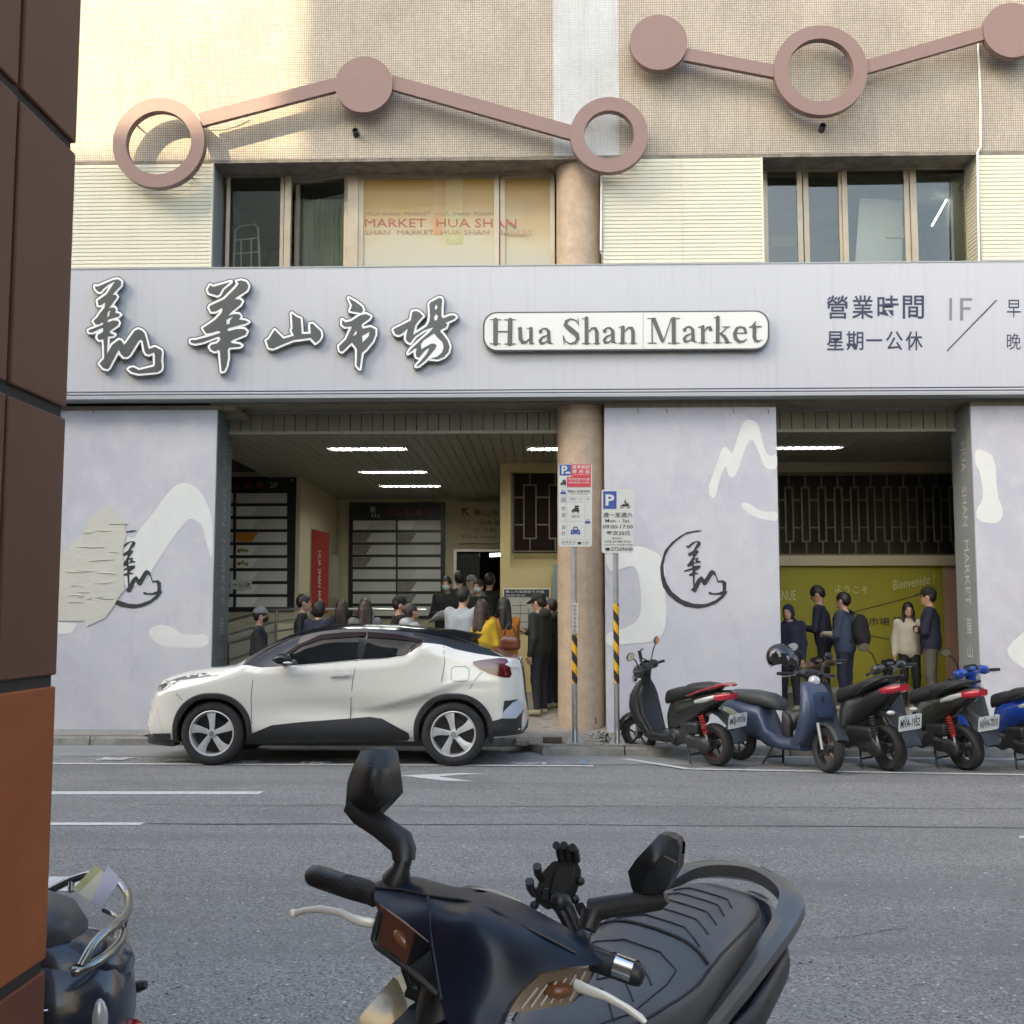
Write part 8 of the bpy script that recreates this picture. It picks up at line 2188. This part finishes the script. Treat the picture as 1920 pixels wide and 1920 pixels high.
def hand(prims, wrist, d, up, sk, curl=.6):
    """palm and five fingers along direction d; up = back of the hand"""
    w_ = Vector(wrist); d = Vector(d).normalized(); up = Vector(up); up = (up - d * up.dot(d)).normalized(); s_ = d.cross(up)
    out = [(sk, ('c', tuple(w_), tuple(w_ + d * .05), .022, .026)), (sk, ('c', tuple(w_ + d * .03 + s_ * .02), tuple(w_ + d * .085 + s_ * .028), .017, .014)), (sk, ('c', tuple(w_ + d * .03 - s_ * .02), tuple(w_ + d * .08 - s_ * .026), .017, .014))]
    for k, (off, L) in enumerate(((.03, .068), (.010, .076), (-.010, .070), (-.029, .055))):
        a = w_ + d * .085 + s_ * off; b = a + (d * cos(curl) - up * sin(curl)) * L * .5; c = b + (d * cos(curl * 2) - up * sin(curl * 2)) * L * .5
        out += [(sk, ('c', tuple(a), tuple(b), .0095, .009)), (sk, ('c', tuple(b), tuple(c), .009, .0075))]
    a = w_ + d * .03 + s_ * .03; b = a + (d * .6 + s_ * .6 - up * .3).normalized() * .04; c = b + (d * .85 + s_ * .1 - up * .4).normalized() * .03
    out += [(sk, ('c', tuple(a), tuple(b), .012, .010)), (sk, ('c', tuple(b), tuple(c), .010, .008))]
    return out
def person(label, pos, head_deg, h=1.70, top=C_BLK, trousers=C_TROU, shoes=None, hair='short', hairm=HR, cap=None, mask=None, arms='down', look=0, tilt=0, bulk=1.0, group=None, hood=False, legs=True, bag=None, lean=0, glasses=False, pack=None, collar=None, sleeve=None):
    """local frame: faces +y, x to its right"""
    k = h / 1.72
    M = Matrix.Translation(pos) @ Matrix.Rotation(radians(head_deg), 4, 'Z') @ Matrix.Scale(k, 4)
    root = empty('person', pos, label, 'person', group)
    mats_ = [top, trousers, SK, shoes or C_SHOE, sleeve or top]
    ly = lean
    sh = .175 * bulk
    pr = []
    T = lambda *p: (0, p)
    for s_ in (-1, 1):
        pr += [(0, ('c', (s_ * .075, .0, .95), (s_ * .085, ly * .6, 1.28), .125 * bulk, .118 * bulk)), (0, ('c', (s_ * .06, ly * .6, 1.28), (s_ * sh, ly, 1.395), .105 * bulk, .068 * bulk))]
        pr += [(1, ('c', (s_ * .085, 0, .92), (s_ * .10, .015, .50), .095 * bulk, .072)), (1, ('c', (s_ * .10, .015, .50), (s_ * .105, -.01, .12), .070, .052))]
        pr += [(3, ('c', (s_ * .105, -.03, .045), (s_ * .115, .15, .032), .045, .036))]
    pr += [(0, ('c', (0, -.005, .93), (0, ly * .3, 1.05), .13 * bulk, .13 * bulk)), (0, ('e', (0, ly, 1.40), (.10, .075, .06)))]
    hc = Vector((0, ly + .02, 1.605)); Rz = Matrix.Rotation(radians(look), 3, 'Z') @ Matrix.Rotation(radians(-tilt), 3, 'X')
    H = lambda x, y, z: tuple(hc + Rz @ Vector((x, y, z)))
    RA = np.array(Rz)
    pr += [(2, ('c', (0, ly - .005, 1.42), tuple(hc + Vector((0, -.02, -.06))), .052, .05)), (2, ('e', H(0, -.008, .022), (.076, .094, .098), RA)), (2, ('e', H(0, .018, -.045), (.058, .072, .072), RA)), (2, ('c', H(0, .088, .0), H(0, .104, -.028), .010, .014)),
           (2, ('e', H(0, .068, -.088), (.024, .024, .020), RA)), (2, ('e', H(.077, -.005, -.005), (.011, .022, .032), RA)), (2, ('e', H(-.077, -.005, -.005), (.011, .022, .032), RA)), (2, ('c', H(-.03, .083, .022), H(.03, .083, .022), .010, .010))]
    hands = []
    def arm(s_, elbow, wrist, d, up, curl=.6):
        pr.append((0, ('c', (s_ * sh, ly, 1.385), elbow, .062 * bulk, .052))); pr.append((4, ('c', elbow, wrist, .052, .040)))
        hands.extend(hand(None, Vector(wrist) + Vector(d).normalized() * .01, d, up, 2, curl))
    if arms in ('down', 'phone_r', 'bag_r', 'pocket'):
        arm(-1, (-.24, ly - .03, 1.10), (-.25, ly + .03, .86), (0, .12, -1), (-1, 0, 0))
        if arms == 'phone_r': arm(1, (.23, ly + .02, 1.12), (.10, ly + .27, 1.17), (-.35, .85, .35), (.3, .2, 1), .5)
        elif arms == 'pocket': arm(1, (.27, ly - .06, 1.10), (.20, ly + .07, .93), (-.4, .3, -.8), (1, 0, 0))
        else: arm(1, (.24, ly - .03, 1.10), (.25, ly + .03, .86), (0, .12, -1), (1, 0, 0))
    elif arms == 'fold':
        arm(-1, (-.25, ly + .06, 1.10), (.06, ly + .21, 1.16), (1, .1, .1), (0, 1, 0), .3); arm(1, (.25, ly + .06, 1.10), (-.08, ly + .19, 1.12), (-1, .0, .15), (0, 1, 0), .3)
    elif arms == 'hold':
        arm(-1, (-.24, ly + .04, 1.10), (-.07, ly + .27, 1.12), (.6, .7, .1), (-.4, .3, .8), .8); arm(1, (.24, ly + .04, 1.10), (.07, ly + .27, 1.12), (-.6, .7, .1), (.4, .3, .8), .8)
    elif arms == 'face':
        arm(-1, (-.24, ly - .02, 1.10), (-.22, ly + .10, .90), (.2, .3, -.9), (-1, 0, 0)); arm(1, (.22, ly + .12, 1.18), (.06, ly + .22, 1.40), (-.5, .2, .8), (.5, .5, 0), .7)
    if hood: pr.append((0, ('e', (0, ly - .09, 1.44), (.13, .08, .085))))
    if not legs: pr = [q for q in pr if q[0] not in (1, 3)] + [(1, ('c', (0, 0, .95), (0, 0, .60), .14, .12))]
    mb = MB(); blob_mb(mb, pr, .016, .035, M=M); blob_mb(mb, hands, .0075, .008, M=M, relax=0)
    mb.build('body', mats_, root, smooth=80)
    W = lambda p: M @ Vector(p)
    mb = MB()
    for s_ in (-1, 1): mb.ball(W(H(s_ * .031, .084, .004)), (.011 * k, .011 * k, .008 * k), nu=8, nv=6)
    mb.build('eyes', EY, root)
    mb = MB(); mb.tube([W(H(-.024, .082, -.058)), W(H(0, .091, -.060)), W(H(.024, .082, -.058))], [.003 * k, .006 * k, .003 * k], 6); mb.build('mouth', LIP, root)
    mb = MB()
    for s_ in (-1, 1): mb.tube([W(H(s_ * .016, .091, .026)), W(H(s_ * .034, .089, .030)), W(H(s_ * .052, .078, .025))], [.004 * k, .005 * k, .003 * k], 6)
    mb.build('eyebrows', HR, root)
    # hair
    hp = [(0, ('e', H(0, -.014, .036), (.088, .106, .104), RA))]; ct = [('e', H(0, .118, -.055), (.078, .085, .108), RA)]
    if hair == 'short': hp += [(0, ('e', H(0, -.05, .0), (.080, .065, .085), RA))]; ct.append(('b', H(0, -.02, -.20), (.2, .2, .115), .01, RA))
    if hair == 'bob': hp += [(0, ('e', H(0, -.035, -.03), (.098, .088, .11), RA))]; ct += [('b', H(0, 0, -.26), (.3, .3, .115), .01, RA)]
    if hair == 'long': hp += [(0, ('e', H(0, -.03, -.03), (.096, .088, .12), RA)), (0, ('c', H(.03, -.065, -.05), H(.05, -.10, -.30), .062, .05)), (0, ('c', H(-.03, -.065, -.05), H(-.05, -.10, -.30), .062, .05)), (0, ('c', H(.082, .0, -.04), H(.09, .03, -.24), .028, .022)), (0, ('c', H(-.082, .0, -.04), H(-.09, .03, -.24), .028, .022))]
    if hair == 'bun': hp += [(0, ('e', H(0, -.05, .0), (.080, .065, .085), RA)), (0, ('e', H(0, -.10, .075), (.045, .045, .045), RA))]
    if hair != 'none':
        mb = MB(); blob_mb(mb, hp, .0105, .03, cut=ct, M=M); mb.build('hair', hairm, root, smooth=80)
    if cap:
        cpn = obj('cap', None, root)
        mb = MB(); blob_mb(mb, [(0, ('e', H(0, -.008, .052), (.096, .116, .098), RA))], .0105, .02, cut=[('b', H(0, 0, -.16), (.3, .3, .20), .01, RA)], M=M); mb.build('cap_crown', cap, cpn, smooth=60)
        mb = MB(); rings = []
        for a in np.linspace(radians(20), radians(160), 13):
            rings.append([W(H(r_ * .092 * cos(a) / .1 if False else .086 * cos(a) * (1 + .12 * q), .06 + (.045 + .085 * q) * sin(a), .052 - .028 * q * sin(a) + dz)) for q, dz in ((0, 0), (.5, .004), (1, 0), (1, -.005), (.5, -.002), (0, -.006))])
        mb.loft(rings, close=True); mb.build('cap_peak', cap, cpn, smooth=50)
    if mask:
        mb = MB(); blob_mb(mb, [(0, ('e', H(0, .045, -.052), (.066, .066, .056), RA)), (0, ('e', H(0, .075, -.035), (.035, .045, .04), RA))], .0095, .02, cut=[('b', H(0, -.06, -.05), (.2, .09, .2), .01, RA)], M=M); mb.build('face_mask', mask, root, smooth=70)
    if glasses:
        mb = MB()
        for s_ in (-1, 1):
            mb.tube([W(H(s_ * .032 + .024 * cos(a), .098, .002 + .018 * sin(a))) for a in np.linspace(0, 2 * pi, 13)], .0025 * k, 5); mb.tube([W(H(s_ * .056, .097, .006)), W(H(s_ * .080, .0, .008))], .0025 * k, 5)
        mb.build('glasses', EY, root)
    if collar:
        mb = MB(); mb.lathe([(.066 * k, 0), (.060 * k, .045 * k), (.054 * k, .045 * k)], Matrix.Translation(W((0, ly - .005, 1.425))), 18); mb.build('collar', collar, root, smooth=40)
    return root, M
def stand(px, py_head_top, D, h_extra=0.0):
    """where somebody stands whose head top is at that picture point at depth D -> position and height"""
    p = atD(px, py_head_top, D); zf = floor_z(p.y)
    return Vector((p.x, p.y, zf)), p.z - zf
def put(label, px, py_top, D, deg, zf=None, **kw):
    p, hh = stand(px, py_top, D)
    if zf is not None: hh = hh + p.z - zf; p.z = zf
    return person(label, p, deg, h=hh * (1.0 if not kw.get('cap') else .985), **kw)
QG = 'people queueing in the arcade'
put('person in black jacket, grey cap and black mask at the left end of the queue', 487, 1138, 15.45, -78, top=C_BLK, cap=C_CAPG, mask=C_MASKB, arms='hold', group=QG, bulk=1.08)
put('person in black mostly hidden behind the slate pillar edge', 418, 1168, 16.0, -80, top=C_BLK, arms='down', group=QG, legs=False)
put('dark-haired person in black facing right, behind the grey-capped one', 568, 1116, 15.9, -82, top=C_BLK, arms='down', group=QG)
put('person with black bobbed hair and dark top with a pale bag strap', 598, 1127, 15.6, -20, top=C_NAVY, hair='bob', group=QG)
put('person with long dark brown hair seen from behind, third from the red banner', 641, 1126, 15.9, -8, top=C_BLK, hair='long', hairm=HB, group=QG)
put('person with long dark hair and grey top seen from behind, near the queue middle', 685, 1124, 15.5, 15, top=C_GREY, hair='long', hairm=HB, group=QG)
put('smiling person in a black cap and dark shirt facing right', 748, 1117, 15.9, -70, top=C_BLK, cap=C_BLK, group=QG, look=-10)
put('person with hair tied up in a pale grey hoodie behind the car roof', 770, 1134, 15.5, -60, top=C_HOOD, hair='bun', hairm=HB, group=QG, tilt=-15, hood=True)
put('person in a black hooded jacket and pale mask standing higher near the door', 838, 1083, 18.4, 172, zf=.58, top=C_BLK, mask=C_MASKW, arms='hold', group=QG)
put('person in a pale blue-grey sweater seen from behind', 868, 1102, 15.5, -25, top=C_LBLU, group=QG, bulk=1.12, arms='hold')
put('person in a yellow jacket with dark hair, beside the orange one', 903, 1126, 15.35, -30, top=C_YEL, hair='long', hairm=HB, group=QG, arms='hold')
orr, MO = put('person with long dark hair in an orange jacket carrying a brown handbag', 945, 1122, 15.45, 20, top=C_ORG, hair='long', hairm=HR, group=QG, arms='face')
cm, MC = put('person in black cap and dark green jacket looking at a phone by the column', 1012, 1112, 15.65, 62, top=C_DGRN, trousers=C_TROU, cap=C_BLK, arms='phone_r', group=QG, bulk=1.1, hood=True, tilt=12)
put('person in black with a hood close behind the phone user', 1034, 1124, 16.3, 60, top=C_BLK, group=QG, hood=True)
for px, tp, D, dg_, tp_, hr_, mk_, lb in ((862, 1072, 19.6, 10, C_BLK, 'short', None, 'dark-haired person deep in the queue left of the door'), (884, 1078, 19.0, 5, C_GREY, 'none', None, 'person in a pale knitted hat deep in the queue by the door'),
                                         (897, 1088, 18.4, 160, C_BLK, 'short', C_MASKW, 'masked person facing the street in front of the dark door'), (918, 1076, 19.4, -10, C_BLK, 'short', None, 'person in black entering the dark doorway')):
    put(lb, px, tp, D, dg_, zf=.58, top=tp_, hair=hr_, mask=mk_, group=QG, legs=False, cap=(C_CAPG if hr_ == 'none' else None))
# what they carry
ph = atD(986, 1163, 15.3)
pho = empty('phone', ph, 'dark phone held by the person beside the round column', 'phone')
mb = MB(); Mp = MC @ Matrix.Translation((.045, .385, 1.235)) @ Matrix.Rotation(radians(-35), 4, 'X'); mb.cbox((0, 0, 0), (.072, .008, .15), M=Mp); mb.build('phone_body', mat('phone_black', (.02, .02, .022), .2), pho, bevel=.004)
pho.location = Mp.translation
hb = empty('handbag', atD(955, 1215, 15.2), 'brown leather handbag on the arm of the person in orange', 'handbag')
mb = MB(); c = atD(956, 1203, 15.18); blob_mb(mb, [(0, ('b', (c.x, c.y, c.z - .03), (.14, .05, .085), .045)), (0, ('b', (c.x, c.y, c.z + .03), (.10, .04, .05), .03))], .014, .03); mb.build('bag_body', mat('leather_brown', (.12, .028, .012), .3, coat=.3), hb, smooth=70)
mb = MB(); mb.tube([(c.x - .08, c.y, c.z + .06), (c.x - .05, c.y, c.z + .19), (c.x, c.y, c.z + .24), (c.x + .05, c.y, c.z + .18), (c.x + .08, c.y, c.z + .06)], .009, 8); mb.build('bag_handle', mat('leather_dark', (.07, .018, .01), .4), hb, smooth=60)
st = atD(832, 1172, 16.3)
sb = empty('carried_umbrella_bag', st, 'folded grey patterned bag beside the pale blue sweater', 'bag')
mb = MB(); rings = [[st + Vector((-.22 + .44 * i / 10, .05 * sin(a), .02 + (.10 * sin(pi * i / 10) + .02) * (1 + .6 * cos(a)))) for a in np.linspace(0, 2 * pi, 12, endpoint=False)] for i in range(11)]
mb.loft(rings); mb.build('bag_body', mat('patterned_grey', (.06, .06, .065), .7, var=.9, vscale=40, col2=(.25, .25, .25)), sb, smooth=60)
stp = empty('shoulder_strap', atD(607, 1165, 15.3), 'pale bag strap across the back of the bob-haired person', 'strap')
mb = MB(); mb.tube([atD(604, 1168, 15.3), atD(610, 1158, 15.32), atD(618, 1152, 15.4), atD(626, 1158, 15.5)], [(.004, .014)] * 4, 6); mb.build('strap_band', C_GREY, stp)
# right bay
RG = 'people waiting in the right bay'
put('person in dark navy hooded coat at the left edge of the right bay', 1478, 1135, 16.0, 150, top=C_NAVY, hair='bob', hairm=C_NAVY, hood=True, group=RG, bulk=1.15, arms='pocket')
put('tall dark-haired person bending to read in front of the lime wall', 1543, 1100, 16.6, 70, top=C_NAVY, arms='hold', group=RG, tilt=30, lean=.06, glasses=True)
bp, MBp = put('person in steel-blue and cream jacket wearing a black backpack', 1582, 1112, 16.0, 55, top=C_JBLU, trousers=C_NAVY, arms='hold', group=RG, bulk=1.12, collar=C_CREAM, sleeve=C_CREAM)
put('long-haired person in a cream cardigan and black trousers by the lime wall', 1702, 1131, 16.5, 175, top=C_CREAM, trousers=C_BLK, hair='long', group=RG, shoes=C_BLK)
put('person in black cap and navy jacket with folded arms, rightmost in the bay', 1742, 1101, 16.1, 68, top=C_NAVY, trousers=C_OLV, cap=C_BLK, arms='fold', group=RG, bulk=1.1, glasses=True, shoes=C_GREY)
bk = empty('backpack', MBp @ Vector((0, -.2, 1.0)), 'round black backpack on the person in the steel-blue jacket', 'backpack')
mb = MB(); blob_mb(mb, [(0, ('e', (0, -.245, 1.17), (.155, .115, .24))), (0, ('e', (0, -.30, 1.06), (.12, .08, .12)))], .016, .03, M=MBp); mb.build('pack_body', cloth('pack', (.012, .012, .013)), bk, smooth=70)
for s_ in (-1, 1):
    mb = MB(); mb.tube([MBp @ Vector(p) for p in ((s_ * .10, -.16, 1.40), (s_ * .13, -.02, 1.475), (s_ * .13, .12, 1.36), (s_ * .14, .125, 1.2), (s_ * .16, .0, 1.06), (s_ * .12, -.15, 1.0))], [(.006, .022)] * 6, 8); mb.build('pack_strap', C_BLK, bk, smooth=60)
mb = MB(); mb.cbox((.03, -.365, 1.20), (.03, .006, .02), M=MBp); mb.build('pack_label', M_WPLAS, bk)
for q in (((-.13, .06, 1.30), (-.26, .03, 1.08)), ((.13, .06, 1.30), (.26, .03, 1.08))):
    mb = MB(); a, b = MBp @ Vector(q[0]), MBp @ Vector(q[1])
